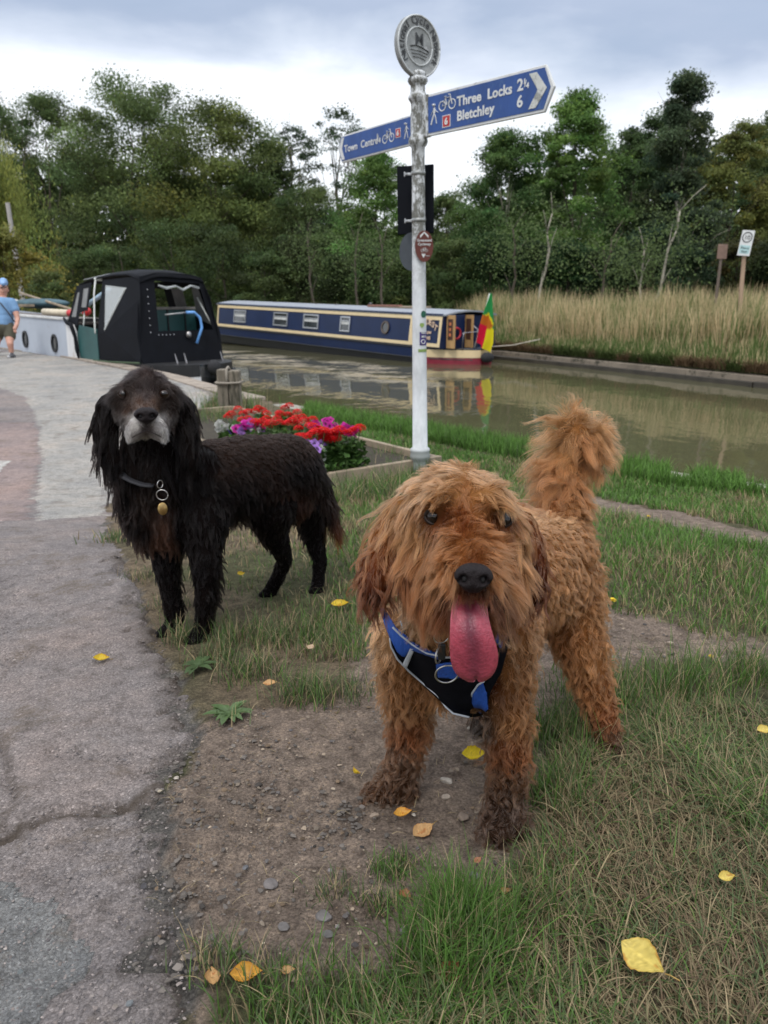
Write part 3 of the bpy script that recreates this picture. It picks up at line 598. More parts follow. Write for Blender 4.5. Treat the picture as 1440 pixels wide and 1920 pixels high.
    # roof furniture
    for x,h,rr in((xpx(652),.14,.035),(xpx(590),.07,.05),(xpx(553),.06,.04),(xpx(480),.06,.05),(xpx(440),.05,.04)):
        MB().lathe([(rr,0),(rr,h*.6),(rr*1.5,h*.65),(rr*1.4,h),(rr*.3,h*1.15)],(x,.1,1.25+sh(x)),14).build('roof_vent',M('dark vent',(.06,.06,.06),.4),root,True)
    hx=xpx(700); MB().box((hx,0,1.31+sh(hx)),(1.9,.7,.05)).build('roof_plank',WOOD,root,bevel=.01); MB().box((hx+.3,.3,1.33+sh(hx)),(1.5,.1,.08)).build('boat_pole',M('red brown pole',(.22,.10,.07),.7),root,bevel=.01)
    MB().box((x0+.65,0,1.275),(1.2,.85,.05)).build('hatch',NAVYP,root,bevel=.01)
    # stern doors, life ring, rail, tiller
    for y,xx in((.78,x0-.03),(.16,x0-.03)):
        w=.30; d=MB().box((xx-.14,y,.80),(.30,.035,.80)).build('cabin_door',WOODL,root,bevel=.006); MB().box((xx-.14,y+.022,.86),(.17,.012,.50)).build('door_panel',WOODD,d)
    for zz in(.73,.86,.99): MB().box((x0-.17,.812,zz),(.07,.006,.07)).build('painted_diamond',M('painted roses',(.5,.16,.06),.6),root)
    MB().box((x0-.06,.47,.80),(.03,.50,.82)).build('rear_board',NAVYP,root,bevel=.004)
    ring(Vector((x0-.14,.56,.76)),.13,.028,'life_ring',M('red life ring',(.38,.015,.03),.5),root,(0,0,R(90)))
    MB().tube([(.30,.0,.38),(.28,0,.85),(.36,.05,.92),(.52,.1,.94)],.02,8).build('tiller',M('tiller steel',(.3,.3,.32),.35,.9),root,True)
    MB().tube([(.25,.55,.38),(.2,.56,.78),(.2,.0,.8),(.2,-.56,.78),(.25,-.55,.38)],.012,8).build('stern_rail',M('tiller steel',(.3,.3,.32)),root,True)
    fd=MB().ball((-.14,.05,.18),(.13,.2,.13),14,10).build('rope_fender',M('black rope fender',(.02,.02,.022),.9,var=.4,scale=30,bmp=1,bscale=60),root,True)
    # flag on a raked staff
    base=Vector((.12,.25,.42)); tip=Vector((-.20,.10,1.72)); MB().tube([base,tip],.013,8).build('flag_staff',M('white painted staff',(.7,.7,.66),.5),root,True)
    nx_,nz_=22,44; V=[];col=[]
    for j in range(nz_+1):
        s=j/nz_; p=tip.lerp(base,s*.86)
        for i in range(nx_+1):
            u=i/nx_; wdt=.05+.27*min(1,s*1.25)**.8; fold=.055*math.sin(u*9+s*3)*min(1,s*2+.1)
            q=p+Vector((-u*wdt,0,0))*1+Vector((0,-u*wdt*.4+fold,-u*.24*min(1,s*1.5)-.06*s))
            V.append(q)
            g_=(.03,.26,.07); rd=(.62,.015,.05); ye=(.72,.62,.02); orr=(.5,.14,.02)
            c=g_ if s<.47+.08*u else (rd if u<.55 else ye)
            dx,dz=(u-.55)/.42,(s-.47)/.13
            rr=dx*dx+dz*dz
            if rr<1: c=ye if rr>.6 and s<.5 else (orr if s>.38 else c)
            if .42<s<.60 and u<.45: c=orr
            col.append(c)
    F=[(j*(nx_+1)+i,j*(nx_+1)+i+1,(j+1)*(nx_+1)+i+1,(j+1)*(nx_+1)+i) for j in range(nz_) for i in range(nx_)]
    fo=link('flag',npmesh('flag',V,F,np.array(col),True),Mcol('flag cloth',.8,.1,.3),root)
navy_boat()
# mooring line from the stern to the far bank
P0=Vector((2.52,19.62,-.17)); P1=W(1012,645,19.6); P1.z=.0
mr=MB().tube([P0,P0.lerp(P1,.5)+Vector((0,0,-.05)),P1],.012,6).build('mooring_rope',M('pale rope',(.45,.40,.33),.9)); tag(mr,'pale mooring rope stretched from the navy boat stern to the bank','rope')
def grey_boat():
    a=Vector((-.68,.733,0)).normalized(); C=Vector((-3.88,15.42,WZ))+Vector((-.733,-.68,0))*.136; ang=math.atan2(a.y,a.x); root=empty('canopy_boat',C,ang,label='grey hulled boat with a torn black canvas canopy moored beside the path',cat='boat'); RM=Matrix.Translation(C)@Matrix.Rotation(ang,4,'Z'); root.scale=(1,.87,1)
    GREYH=M('pale grey hull paint',(.40,.44,.50),.5,var=.08,scale=1.5,dirt=(.30,.31,.33),damt=.6,dscale=2); WHT=M('rust stained white paint',(.62,.62,.62),.6,var=.08,dirt=(.36,.27,.16),damt=.55,dscale=5,stretch=(1,1,.2))
    TEAL=M('teal cabin paint',(.022,.085,.082),.45,var=.2,scale=2,dirt=(.015,.05,.05),damt=.55); VIN=M('black canvas',(.0028,.0035,.006),.75,var=.35,scale=3,bmp=.8,bscale=4,dirt=(.006,.007,.010),damt=.6,spec=.18)
    # clear vinyl
    if 'clear vinyl' not in MATS:
        m,t,p=newmat('clear vinyl'); MATS['clear vinyl']=m; p.inputs['Base Color'].default_value=(.55,.58,.58,1); p.inputs['Roughness'].default_value=.25; p.inputs['Alpha'].default_value=.5; bump(t,p,nz(t,6,4,.6),.6,.03)
    CLR=MATS['clear vinyl']
    # hull
    xs=[-1.05,-1.02,-.9,-.7,-.4,0,.6,2,5,9,12,13,13.8,14.3]
    wd=lambda x:1.05*math.sqrt(max(0,1-((-x)/1.06)**2))**.8 if x<0 else (1.05 if x<11.5 else 1.05*math.sqrt(max(0,1-((x-11.5)/2.9)**2)))
    def strip(m,z0,z1,o,xa=-9,xb=99):
        X=[x for x in xs if xa<=x<=xb]
        for s in(1,-1):
            v=[]
            for x in X: v+=[(x,s*(wd(x)+o),z0),(x,s*(wd(x)+o),z1)]
            m.add(v,[(2*i,2*i+2,2*i+3,2*i+1) if s<0 else (2*i,2*i+1,2*i+3,2*i+2) for i in range(len(X)-1)])
    m=MB(); strip(m,-.2,.21,-.012); m.build('hull',WHT,root)
    m=MB(); strip(m,.20,.42,.0,-9,.6); n=[x for x in xs if x<=.6]; v=[]
    for x in n: v+=[(x,wd(x),.42),(x,-wd(x),.42)]
    m.add(v,[(2*i,2*i+1,2*i+3,2*i+2) for i in range(len(n)-1)]); m.build('stern_deck',BLKH,root)
    hs=lambda x,z,o=0,s=1:Vector((x,s*(1.05+o-.03*(z-.3)),z+.012*max(0,x-3)))
    face_mesh('hull_side',[(3.3,.15),(13.5,.15),(13.5,1.17),(3.3,1.17)],[],lambda x,z:hs(x,z),GREYH,root,.02)
    face_mesh('hull_side',[(.0,.15),(13.5,.15),(13.5,1.17),(0,.9)],[],lambda x,z:hs(x,z,0,-1),GREYH,root,.02)
    face_mesh('stained_panel',[(2.62,.15),(3.28,.15),(3.28,1.14),(3.1,1.1),(2.85,1.06),(2.74,.9),(2.70,.55),(2.66,.3)],[],lambda x,z:hs(x,z,.008),WHT,root,.025)
    face_mesh('teal_panel',[(1.72,.15),(2.64,.15),(2.72,.85),(2.60,1.06),(1.72,1.0)],[],lambda x,z:hs(x,z,-.01),TEAL,root,.02)
    MB().box((8.3,1.03,1.235),(10.1,.09,.05),Matrix.Rotation(-.012,3,'Y')).build('gunwale_rail',M('white rail paint',(.6,.6,.58),.5),root,bevel=.008)
    MB().box((8.3,0,1.13),(10.1,2.0,.05),Matrix.Rotation(-.012,3,'Y')).build('roof',M('brown grey deck',(.13,.11,.10),.8,var=.3),root)
    MB().box((3.4,0,.8),(.05,2.0,.75)).build('bulkhead',M('dark interior',(.03,.03,.03),.7),root)
    for x in(4.0,5.85):
        pl=[(x+.17*math.cos(q),.62+.2*math.sin(q)) for q in np.linspace(0,6.283,24,False)]; pi=[(x+.125*math.cos(q),.62+.155*math.sin(q)) for q in np.linspace(0,6.283,24,False)]
        f=face_mesh('porthole',pl,[pi[::-1]],lambda x,z:hs(x,z,.025),BLKH,root,.05); face_mesh('pane',pi,[],lambda x,z:hs(x,z,.016),GLS,f,.01)
    # canopy: side wall leans in, roof bows
    lat=lambda z:1.02 if z<.95 else 1.02-.28*(z-.95)/1.05
    sd=lambda x,z,s=1,o=0:Vector((x,s*(lat(z)+o),z))
    tri=[(.62,1.80),(1.62,1.86),(1.38,.95)]
    face_mesh('canopy_side',[(-.12,.42),(1.72,.40),(1.72,.88),(1.76,1.95),(.16,2.0),(.0,1.6)],[tri[::-1]],lambda x,z:sd(x,z),VIN,root,.012)
    face_mesh('canopy_side',[(-.12,.42),(3.0,.42),(2.9,1.2),(2.9,1.9),(.16,2.0),(.0,1.6)],[[(.6,1.25),(.6,1.8),(1.5,1.85),(1.5,1.25)],[(1.8,1.25),(1.8,1.8),(2.6,1.8),(2.6,1.25)]],lambda x,z:sd(x,z,-1),VIN,root,.012)
    w_=face_mesh('side_window',tri,[],lambda x,z:sd(x,z,1,-.004),CLR,root,.004)
    mbx=MB().tube([sd(.66,1.78,1,.01),sd(1.36,1.0,1,.01)],.018,6).build('window_seam',M('pale vinyl seam',(.45,.47,.45),.5),w_)
    # front flap with its clear panes, torn lower edge
    face_mesh('front_flap',[(2.25,1.92),(3.0,1.85),(3.25,1.12),(2.95,1.08),(2.72,1.02),(2.70,1.3),(2.45,1.35),(2.3,1.35)],[[(2.85,1.22),(3.12,1.22),(2.95,1.72),(2.82,1.74)],[(2.38,1.42),(2.38,1.82),(2.66,1.8),(2.66,1.42)]],lambda x,z:sd(x,z,1,.012),VIN,root,.012)
    face_mesh('flap_pane',[(2.83,1.2),(3.14,1.2),(2.96,1.74),(2.8,1.76)],[],lambda x,z:sd(x,z,1,.004),M('smoky vinyl',(.16,.16,.155),.4),root,.004); face_mesh('flap_pane',[(2.36,1.4),(2.36,1.84),(2.68,1.82),(2.68,1.4)],[],lambda x,z:sd(x,z,1,.004),M('smoky vinyl',(.16,.16,.155),.4),root,.004)
    MB().tube([hs(3.28,1.18,.05),hs(3.1,1.1,.07),hs(2.9,1.06,.06),hs(2.78,.96,.08),hs(2.72,.8,.06),hs(2.70,.55,.05),hs(2.62,.35,.06)],[.03,.04,.05,.05,.04,.05,.015],8).build('torn_canvas',VIN,root,True)
    # roof
    X=[.12,.2,.6,1.2,1.8,2.4,2.9,3.05]; H=[1.98,2.06,2.11,2.13,2.10,2.04,1.98,1.90]; v=[];K=11
    for x,h in zip(X,H):
        for k in range(K):
            u=-1+2*k/(K-1); v.append((x,u*.77,h-.10*abs(u)**2.6+.012*math.sin(x*7+k)))
    rf=MB().add(v,[(i*K+k,i*K+k+1,(i+1)*K+k+1,(i+1)*K+k) for i in range(len(X)-1) for k in range(K-1)]).build('canopy_roof',VIN,root,True); s=rf.modifiers.new('s','SOLIDIFY'); s.thickness=.02
    face_mesh('roof_skylight',[(2.0,.05),(2.85,.1),(2.85,.68),(1.75,.6)],[],lambda x,y:Vector((x,y,2.135-.07*(x-1.7)-.1*(y/.77)**2.6)),M('pale vinyl skylight',(.5,.52,.54),.4),root,.01)
    # stern face with a wide opening
    st=lambda y,z:Vector((-.14+.30*max(0,(z-.42))/1.6,y,z))
    face_mesh('canopy_stern',[(-1.0,.42),(1.0,.42),(1.02,.95),(.75,1.99),(.4,2.06),(-.4,2.06),(-.75,1.99),(-1.02,.95)],[[(-.84,1.0),(-.66,1.88),(.42,1.92),(.50,1.0)]],st,VIN,root,.012)
    MB().tube([st(.36,1.84)+Vector((-.03,0,0)),st(.18,1.79)+Vector((-.05,0,0)),st(-.05,1.83)+Vector((-.04,0,0)),st(-.2,1.76)+Vector((-.06,0,0)),st(-.42,1.84)+Vector((-.04,0,0)),st(-.62,1.80)+Vector((-.03,0,0))],[.025,.05,.03,.045,.035,.045],8,flat=.6).build('rolled_screen',CLR,root,True)
    MB().tube([(1.0,-.55,1.84),(1.0,-.2,1.84)],.01,6).build('screen_cord',BLKH,root)
    # far side: pale panes seen through the opening
    face_mesh('inner_pane',[(.95,1.32),(1.4,1.32),(1.4,1.8),(.95,1.8)],[],lambda x,z:sd(x,z,-1,-.05),M('smoky vinyl',(.16,.16,.155)),root,.004)
    face_mesh('inner_pane',[(.2,1.1),(.62,1.2),(.55,1.8),(.3,1.82)],[],lambda x,z:sd(x,z,-1,-.05),M('smoky vinyl',(.16,.16,.155)),root,.004)
    # teal cabin bulkhead and doors inside
    b=MB().box((.80,-.1,.85),(.04,1.7,1.1)).build('cabin_bulkhead',TEAL,root); 
    for y in(.25,-.22,-.66): MB().box((.765,y,.85),(.03,.03,1.1)).build('door_edge',BLKH,b)
    MB().box((.78,-.1,1.41),(.08,1.75,.05)).build('coaming',M('grey coaming',(.25,.23,.21),.7),root)
    MB().tube([(.7,.8,.5),(.7,.8,1.4),(.72,.5,1.44)],.02,6).build('grab_rail',BLKH,root)
    # frame poles
    PW=M('white canopy pole',(.62,.64,.6),.4)
    MB().tube([sd(2.05,1.95,1,.03),sd(2.03,1.7,1,.035),sd(1.86,1.2,1,.035),sd(1.74,.92,1,.04)],.020,8).build('canopy_pole',PW,root,True)
    MB().tube([sd(2.75,1.8,1,-.05),sd(2.55,1.2,1,-.05),sd(2.5,1.05,1,-.03)],.018,8).build('canopy_pole',PW,root,True)
    MB().tube([sd(.35,1.62,-1,-.1),sd(.0,1.05,-1,-.12)],.018,8).build('canopy_pole',PW,root,True)
    MB().tube([sd(2.0,1.97,1,-.1),sd(2.1,1.98,1,.04)],.03,8).build('pole_cap',PW,root)
    # tiller: blue bent bar, stern fittings
    MB().tube([st(.32,1.30)+Vector((-.05,0,0)),st(-.18,1.34)+Vector((-.15,0,0))],.016,8).build('tiller_arm',M('grey tiller steel',(.35,.36,.36),.4,.6),root,True)
    MB().tube([st(-.14,1.34)+Vector((-.15,0,0)),st(-.32,1.34)+Vector((-.17,0,0)),st(-.44,1.24)+Vector((-.18,0,0)),st(-.45,1.05)+Vector((-.18,0,0)),st(-.28,.76)+Vector((-.16,0,0))],.030,10).build('tiller',M('sky blue tiller paint',(.12,.30,.62),.35),root,True)
    MB().ball(st(-.18,.92)+Vector((-.05,0,0)),(.05,.07,.07),12,8).build('tiller_boss',M('scratched steel',(.35,.33,.32),.3,.9),root,True)
    MB().ball((-1.06,-.12,.36),(.12,.16,.14),14,10).build('rope_fender',M('black rope fender',(.02,.02,.022)),root,True)
    for y in(.42,.2,-.7): MB().tube([(-.55,y,.42),(-.5,y+.02,.60)],[.022,.012],6).build('stern_pin',M('scratched steel',(.35,.33,.32)),root)
    for k in range(7):
        p=st(.70-.014*k,.98+.13*k)+Vector((-.012,0,0)); MB().ball(p,(.011,.013,.013),8,6).build('press_stud',ALU,root)
    for k in range(5): MB().ball(st(.52-.09*k,.93)+Vector((-.012,0,0)),(.011,.013,.013),8,6).build('press_stud',ALU,root)
    MB().tube([(-.2,1.1,.44),(.9,1.15,.40),(1.8,1.13,.38)],.02,6).build('side_rope',M('green rope',(.05,.08,.04),.9),root)
    return RM,hs
RM,hs=grey_boat()
# clutter lying on the grey boat's roof
def onroof(x,y,z=0): return RM@Vector((x,y,1.17+.012*max(0,x-3)+z))
def clut(name,label,cat,mb,mat,sm=False):
    o=mb.build(name,mat,None,sm); tag(o,label,cat); return o
WP=M('white plastic',(.6,.6,.57),.5); RB=M('red band plastic',(.55,.03,.03),.5)
f=clut('roof_fender','cream fender with red end lying on the grey boat roof','fender',MB().tube([onroof(4.3,.4,.09),onroof(5.6,.5,.09)],[.08,.08],10),M('cream plastic',(.6,.52,.38),.5),True)
MB().tube([onroof(4.0,.38,.09),onroof(4.3,.4,.09)],[.05,.085],10).build('red_end',RB,f,True)
for i,(x,y) in enumerate(((3.85,.2),(4.5,-.1))):
    o=clut('gas_valve_cap',['red and white float beside the canopy end','red and white float farther from the canopy'][i],'float',MB().ball(onroof(x,y,.12),(.09,.09,.09),12,8),RB,True); o['group']='floats on the grey boat roof'
    MB().tube([onroof(x+.08,y,.12),onroof(x+.3,y+.05,.12)],.045,8).build('white_end',WP,o,True); o.name='float'
clut('blue_tube','pale blue pipe sticking up from the grey boat roof','pipe',MB().tube([onroof(5.2,-.4,.25),onroof(4.1,-.5,.62)],.055,8),M('pale blue pipe',(.30,.42,.5),.5),True)
clut('long_pole','long weathered pole lying along the grey boat roof','pole',MB().tube([onroof(4.4,.1,.1),onroof(9.5,-.3,.5)],.035,8),WOOD,True)
clut('plank','grey plank lying across the grey boat roof','plank',MB().box(onroof(8.0,.3,.2),(2.4,.3,.06),Matrix.Rotation(2.2,3,'Z')),WOOD)
clut('tarpaulin','dark blue-green crumpled cover on the grey boat roof behind the man','cover',MB().ball(onroof(7.4,-.1,.25),(.75,.35,.13),18,10),M('blue green tarp',(.04,.09,.11),.6,var=.4,scale=4,bmp=1,bscale=4),True)
clut('tarpaulin','white rumpled bag at the end of the grey boat roof','bag',MB().ball(onroof(9.6,.2,.2),(.6,.35,.18),14,8),WP,True)
# ================================================================ SIGNPOST
def zat(y,py): # height of a surveyed row at distance y
    v=-(py-960)/FP; t=y/(cp+v*sp); return CH+t*(-sp+v*cp)
def signpost():
    b=G(788,893); y0=b.y; root=empty('signpost',(b.x,b.y,b.z-.02),label='tall white cast-iron cycle network fingerpost standing at the corner of the flower bed',cat='signpost')
    topx=(783-720)/FP*float(proj((0,y0,zat(y0,90)))[2]); H=zat(y0,90)-b.z; root.rotation_euler=(0,-math.atan((b.x-topx)/H),0)
    z=lambda py:zat(y0,py)-b.z+.02
    m,t,p=newmat('chalky white paint'); c=ramp(t,nz(t,9,8,.7,stretch=(1,1,.45)),[(.35,(.47,.49,.50)),(.6,(.66,.68,.69))])
    sepn=t.nodes.new('ShaderNodeSeparateXYZ'); cc=t.nodes.new('ShaderNodeTexCoord'); t.links.new(cc.outputs['Object'],sepn.inputs[0])
    mr=t.nodes.new('ShaderNodeMapRange'); mr.inputs[1].default_value=z(560); mr.inputs[2].default_value=z(420); t.links.new(sepn.outputs[2],mr.inputs[0])
    gr=ramp(t,nz(t,16,10,.82,stretch=(1,1,.55)),[(.465,(0,0,0)),(.53,(1,1,1))]); g2=mix(t,gr,mr.outputs[0],1.,'MULTIPLY')
    lowg=t.nodes.new('ShaderNodeMapRange'); lowg.inputs[1].default_value=z(838); lowg.inputs[2].default_value=z(846); t.links.new(sepn.outputs[2],lowg.inputs[0])
    spots=ramp(t,nz(t,24,6,.8),[(.64,(0,0,0)),(.68,(.6,.6,.6))])
    c=mix(t,c,(.30,.32,.31),lowg.outputs[0]); c=mix(t,c,(.13,.13,.11),g2); c=mix(t,c,(.25,.26,.24),spots); t.links.new(c,p.inputs['Base Color']); p.inputs['Roughness'].default_value=.6; bump(t,p,gr,-.35,.002); WPAINT=m
    dep=lambda py:float(proj((b.x,y0,zat(y0,py)))[2]); rp=lambda py,w:w/2*dep(py)/FP
    prof=[(rp(893,30),0)]
    for py,w in ((868,30),(862,31),(858,37),(853,38),(848,35),(845,37),(841,36),(838,28),(700,27),(500,25.5),(300,24.5),(277,25),(272,33),(266,37),(260,35),(254,29),(248,26),(195,26),(190,30),(186,36),(181,36),(177,31),(172,27),(160,27),(157,33),(152,38),(147,36),(144,30)): prof.append((rp(py,w),z(py)))
    po=MB().lathe(prof,n=40).build('post',WPAINT,root,True)
    # roundel
    yaw=R(38); Rr=rp(88,106); zc=z(88); F=Matrix(((math.cos(yaw),math.sin(yaw),0,0),(math.sin(yaw),-math.cos(yaw),0,0),(0,0,1,zc),(0,0,0,1)))
    # disc frame: x along face, y = outward normal, z up
    FM=Matrix.Translation((0,0,zc))@Matrix.Rotation(yaw,4,'Z')
    toY=Matrix.Rotation(R(90),3,'X')
    dm=M('grey weathered cast metal',(.25,.26,.255),.6,var=.35,scale=14,bmp=.6,bscale=40,dirt=(.42,.43,.43),damt=.56,dscale=9)
    rim=M('pale rim paint',(.50,.52,.52),.6,var=.25,scale=12,dirt=(.2,.2,.19),damt=.58,dscale=8)
    dk=M('dark raised lettering',(.045,.048,.05),.6)
    d=MB().lathe([(.001,-.02),(Rr*.97,-.02),(Rr,-.012),(Rr,.012),(Rr*.97,.02),(Rr*.93,.017),(Rr*.001,.016)],n=64,M=toY).build('roundel',dm,root,True,M=FM); autosmooth(d,30)
    def tor(r_,th,nm,mt): o=MB().tube([Vector((r_*math.cos(q),-.018,r_*math.sin(q))) for q in np.linspace(0,2*math.pi,65)],th,8).build(nm,mt,d,True,M=FM); return o
    tor(Rr*.96,.006,'outer_rim',rim); tor(Rr*.60,.0045,'inner_rim',rim)
    txt='National Cycle Network'; n=len(txt); a0=R(218); a1=R(-38)
    for i,ch in enumerate(txt):
        if ch==' ': continue
        q=a0+(a1-a0)*(i+.5)/n; rr=Rr*.70
        Mx=FM@Matrix.Translation((rr*math.cos(q),-.018,rr*math.sin(q)))@Matrix.Rotation(-(q-math.pi/2),4,'Y')@Matrix.Rotation(R(90),4,'X')
        textobj('lettering',ch,.062,dk,d,Mx,'CENTER',.002,.0008)
    textobj('emblem',"M",.095,dk,d,FM@Matrix.Translation((0,-.018,.008))@Matrix.Rotation(R(90),4,'X'),'CENTER',.002,.0003)
    MB().tube([(-.075,-.019,-.008),(-.03,-.019,.002),(.02,-.019,-.003),(.078,-.019,-.022)],.0035,6).build('emblem_wave',dk,d,True,M=FM)
    for k in range(3): MB().tube([(-.075+.01*k,-.019,-.028-.018*k),(0,-.019,-.026-.018*k),(.07-.01*k,-.019,-.036-.018*k)],.0018,5).build('emblem_line',dk,d,True,M=FM)
    MB().lathe([(rp(150,27),z(150)),(rp(145,24),z(146)),(rp(140,32),z(141)),(rp(137,30),z(136)),(.03,z(132))],n=28).build('finial_neck',WPAINT,root,True)
    # finger boards
    SB=M('sign blue',(.020,.066,.235),.5,var=.25,scale=6,dirt=(.05,.11,.26),damt=.55,dscale=14,stretch=(1,1,.4)); SW=M('sign white',(.60,.61,.60),.6,var=.12,scale=9,dirt=(.30,.31,.29),damt=.57,dscale=11); RD=M('route red',(.42,.03,.03),.5,var=.15)
    def board(L,h0,h1,u,z1,tipin,nm,lab,start):
        # local: x along arm (0..L), z down from top; face normal = -y
        ang=math.atan2(u.y,u.x); BM=Matrix.Translation((u.x*start*1,u.y*start*1,z1))@Matrix.Rotation(ang,4,'Z')
        return BM
    def poly(nm,pts,y,th,mt,par,BM,bev=0): return MB().prism(pts,y-th/2,y+th/2).build(nm,mt,par,False,bev,M=BM)
    def bike(BM,x,zc_,s,par,mt=SW):
        mb=MB()
        for k in(-1,1): mb.tube([(x+k*.62*s+.42*s*math.cos(q),0,zc_-.15*s+.42*s*math.sin(q)) for q in np.linspace(0,6.2832,21)],.055*s,5,flat=.5)
        pt={'a':(-.62,-.15),'b':(-.05,-.15),'c':(-.22,.5),'d':(.42,.5),'e':(.62,-.15),'f':(.36,.72)}
        for q,w_ in (('ab'),('ac'),('bc'),('bd'),('cd'),('de')) : mb.tube([(x+pt[q][0]*s,0,zc_+pt[q][1]*s),(x+pt[w_][0]*s,0,zc_+pt[w_][1]*s)],.055*s,5,flat=.5)
        mb.tube([(x+.42*s,0,zc_+.5*s),(x+.37*s,0,zc_+.74*s),(x+.15*s,0,zc_+.76*s)],.055*s,5,flat=.5); mb.tube([(x-.36*s,0,zc_+.62*s),(x-.08*s,0,zc_+.62*s)],.07*s,5,flat=.5)
        return mb.build('bicycle_symbol',mt,par,False,M=BM)
    def walker(BM,x,zc_,s,par):
        mb=MB(); mb.ball((x,0,zc_+.80*s),(.14*s,.02,.14*s),10,6)
        for pts,r_ in (([(0,.6),(-.02,.1)],.13),([(-.02,.1),(-.22,-.32),(-.42,-.85)],.085),([(0,.1),(.22,-.32),(.30,-.85)],.085),([(0,.55),(-.28,.2),(-.42,-.05)],.06),([(0,.55),(.26,.25),(.48,.12)],.06)):
            mb.tube([(x+a*s,0,zc_+c_*s) for a,c_ in pts],r_*s,6,flat=.4)
        return mb.build('walker_symbol',SW,par,False,M=BM)
    def route(BM,x,zc_,s,par):
        o=MB().box((x,0,zc_),(s,.003,s*1.08)).build('route_patch',RD,par,M=BM)
        MB().box((x,.001,zc_),(s*1.16,.003,s*1.24)).build('patch_border',SW,o,M=BM)
        textobj('lettering','6',s*.95,SW,o,BM@Matrix.Translation((x,-.003,zc_-s*.34))@Matrix.Rotation(R(90),4,'X'),'CENTER',.001,.002)
    # right arm
    u=Vector((.643,-.635,0)).normalized(); L=.955; h=.242; BM=Matrix.Translation((u.x*.075,u.y*.075-.0,z(183)))@Matrix.Rotation(math.atan2(u.y,u.x),4,'Z')
    arm=empty('direction_arm'); arm.parent=root; arm['label']='right-hand blue arm reading Three Locks and Bletchley'
    P5=lambda g:[(g,-g),(L-.06-g*.3,-g),(L-g*1.4,-h*.5),(L-.06-g*.3,-h+g),(g,-h+g)]
    poly('arm_plate',P5(0),0,.022,SW,arm,BM,.004); poly('blue_face',P5(.016),-.0125,.003,SB,arm,BM)
    MB().box((.0,0,-h/2),(.05,.04,h*1.02)).build('arm_bracket',WPAINT,arm,bevel=.006,M=BM)
    FB=BM@Matrix.Translation((0,-.0155,0))
    chev=[(L-.165,-.030),(L-.115,-.030),(L-.045,-h/2),(L-.115,-h+.030),(L-.165,-h+.030),(L-.105,-h/2)]
    MB().prism(chev,-.0015,.0015).build('chevron',M('flaked white paint',(.55,.56,.53),.7,var=.15,dirt=(.25,.26,.24),damt=.5,dscale=18),arm,M=FB)
    T=lambda s_,x,zz,sz,b_=.0022,sp_=1.02:textobj('lettering',s_,sz,SW,arm,FB@Matrix.Translation((x,0,zz))@Matrix.Rotation(R(90),4,'X'),'LEFT',.001,b_,sp_)
    T('Three  Locks',.262,-.108,.0755); T('Bletchley',.262,-.190,.076); T('2',.708,-.104,.086); T('1',.749,-.076,.040,.0012); T('/',.759,-.090,.046,.001); T('4',.770,-.100,.040,.0012); T('6',.708,-.190,.086)
    walker(FB,.078,-.125,.066,arm); bike(FB,.184,-.078,.064,arm); route(FB,.178,-.178,.056,arm)
    # left arm
    u=Vector((.61,-.79,0)).normalized(); L2=.85; h2=.182; BM=Matrix.Translation((-u.x*(L2+.05),-u.y*(L2+.05),z(212)))@Matrix.Rotation(math.atan2(u.y,u.x),4,'Z')
    arm=empty('direction_arm'); arm.parent=root; arm['label']='left-hand blue arm reading Town Centre'
    Q5=lambda g:[(.04+g*.3,-g),(L2-g,-g),(L2-g,-h2+g),(.04+g*.3,-h2+g),(g*1.4,-h2/2)]
    poly('arm_plate',Q5(0),0,.022,SW,arm,BM,.004); poly('blue_face',Q5(.012),-.0125,.003,SB,arm,BM)
    FB=BM@Matrix.Translation((0,-.0155,0)); MB().prism([(.022,-h2/2),(.055,-.018),(.085,-.018),(.055,-h2/2),(.085,-h2+.018),(.055,-h2+.018)],-.0015,.0015).build('chevron',SW,arm,M=FB)
    MB().box((L2+.02,0,-h2/2),(.05,.04,h2*1.1)).build('arm_bracket',WPAINT,arm,bevel=.006,M=BM)
    T('Town  Centre',.085,-.118,.068,.001); T('1',.475,-.088,.042); T('/',.486,-.102,.046,.001); T('4',.497,-.116,.042)
    bike(FB,.605,-.095,.060,arm); route(FB,.712,-.088,.046,arm); walker(FB,.80,-.09,.052,arm)
    # black sign seen from behind, held by two bands
    bs=M('black sign back',(.002,.003,.006),.65,var=.3,scale=4,spec=.15)
    zc_=z(371); hh=(z(305)-z(437)); wv=.252; yaw=R(-14); SM=Matrix.Translation((-.015,.115,zc_))@Matrix.Rotation(yaw,4,'Z')
    o=MB().box((0,0,0),(wv,.012,hh)).build('black_sign',bs,root,M=SM); bv=o.modifiers.new('b','BEVEL'); bv.width=.018; bv.segments=4; bv.limit_method='ANGLE'; bv.affect='EDGES'
    MB().box((0,.008,0),(wv-.03,.006,hh-.03)).build('sign_channel',bs,o,M=SM)
    CL=M('galvanised clamp',(.42,.43,.44),.4,.7,var=.3,scale=30)
    for py in(325,413):
        c_=MB().lathe([(rp(py,26.5),z(py)-.012),(rp(py,26.5),z(py)+.012)],n=32).build('clamp',M('dull clamp band',(.28,.29,.28),.5,.5,var=.3,scale=40),root,True)
        MB().box((-.065,.03,z(py)),(.045,.018,.016)).build('clamp_lug',CL,c_,bevel=.002); MB().tube([(-.075,.0,z(py)),(-.075,.07,z(py))],.006,8).build('bolt',CL,c_)
        MB().box((-.09,.03,z(py)),(.008,.028,.030)).build('bolt_head',CL,c_,bevel=.002)
    MB().lathe([(.001,-.003),(.10,-.003),(.10,.003),(.001,.003)],n=36,M=toY).build('round_sign_back',M('grey sign back',(.05,.06,.07),.6,var=.15),root,M=Matrix.Translation((-.045,.09,z(470)))@Matrix.Rotation(R(-35),4,'Z')@Matrix.Diagonal((1,1,1.25,1)))
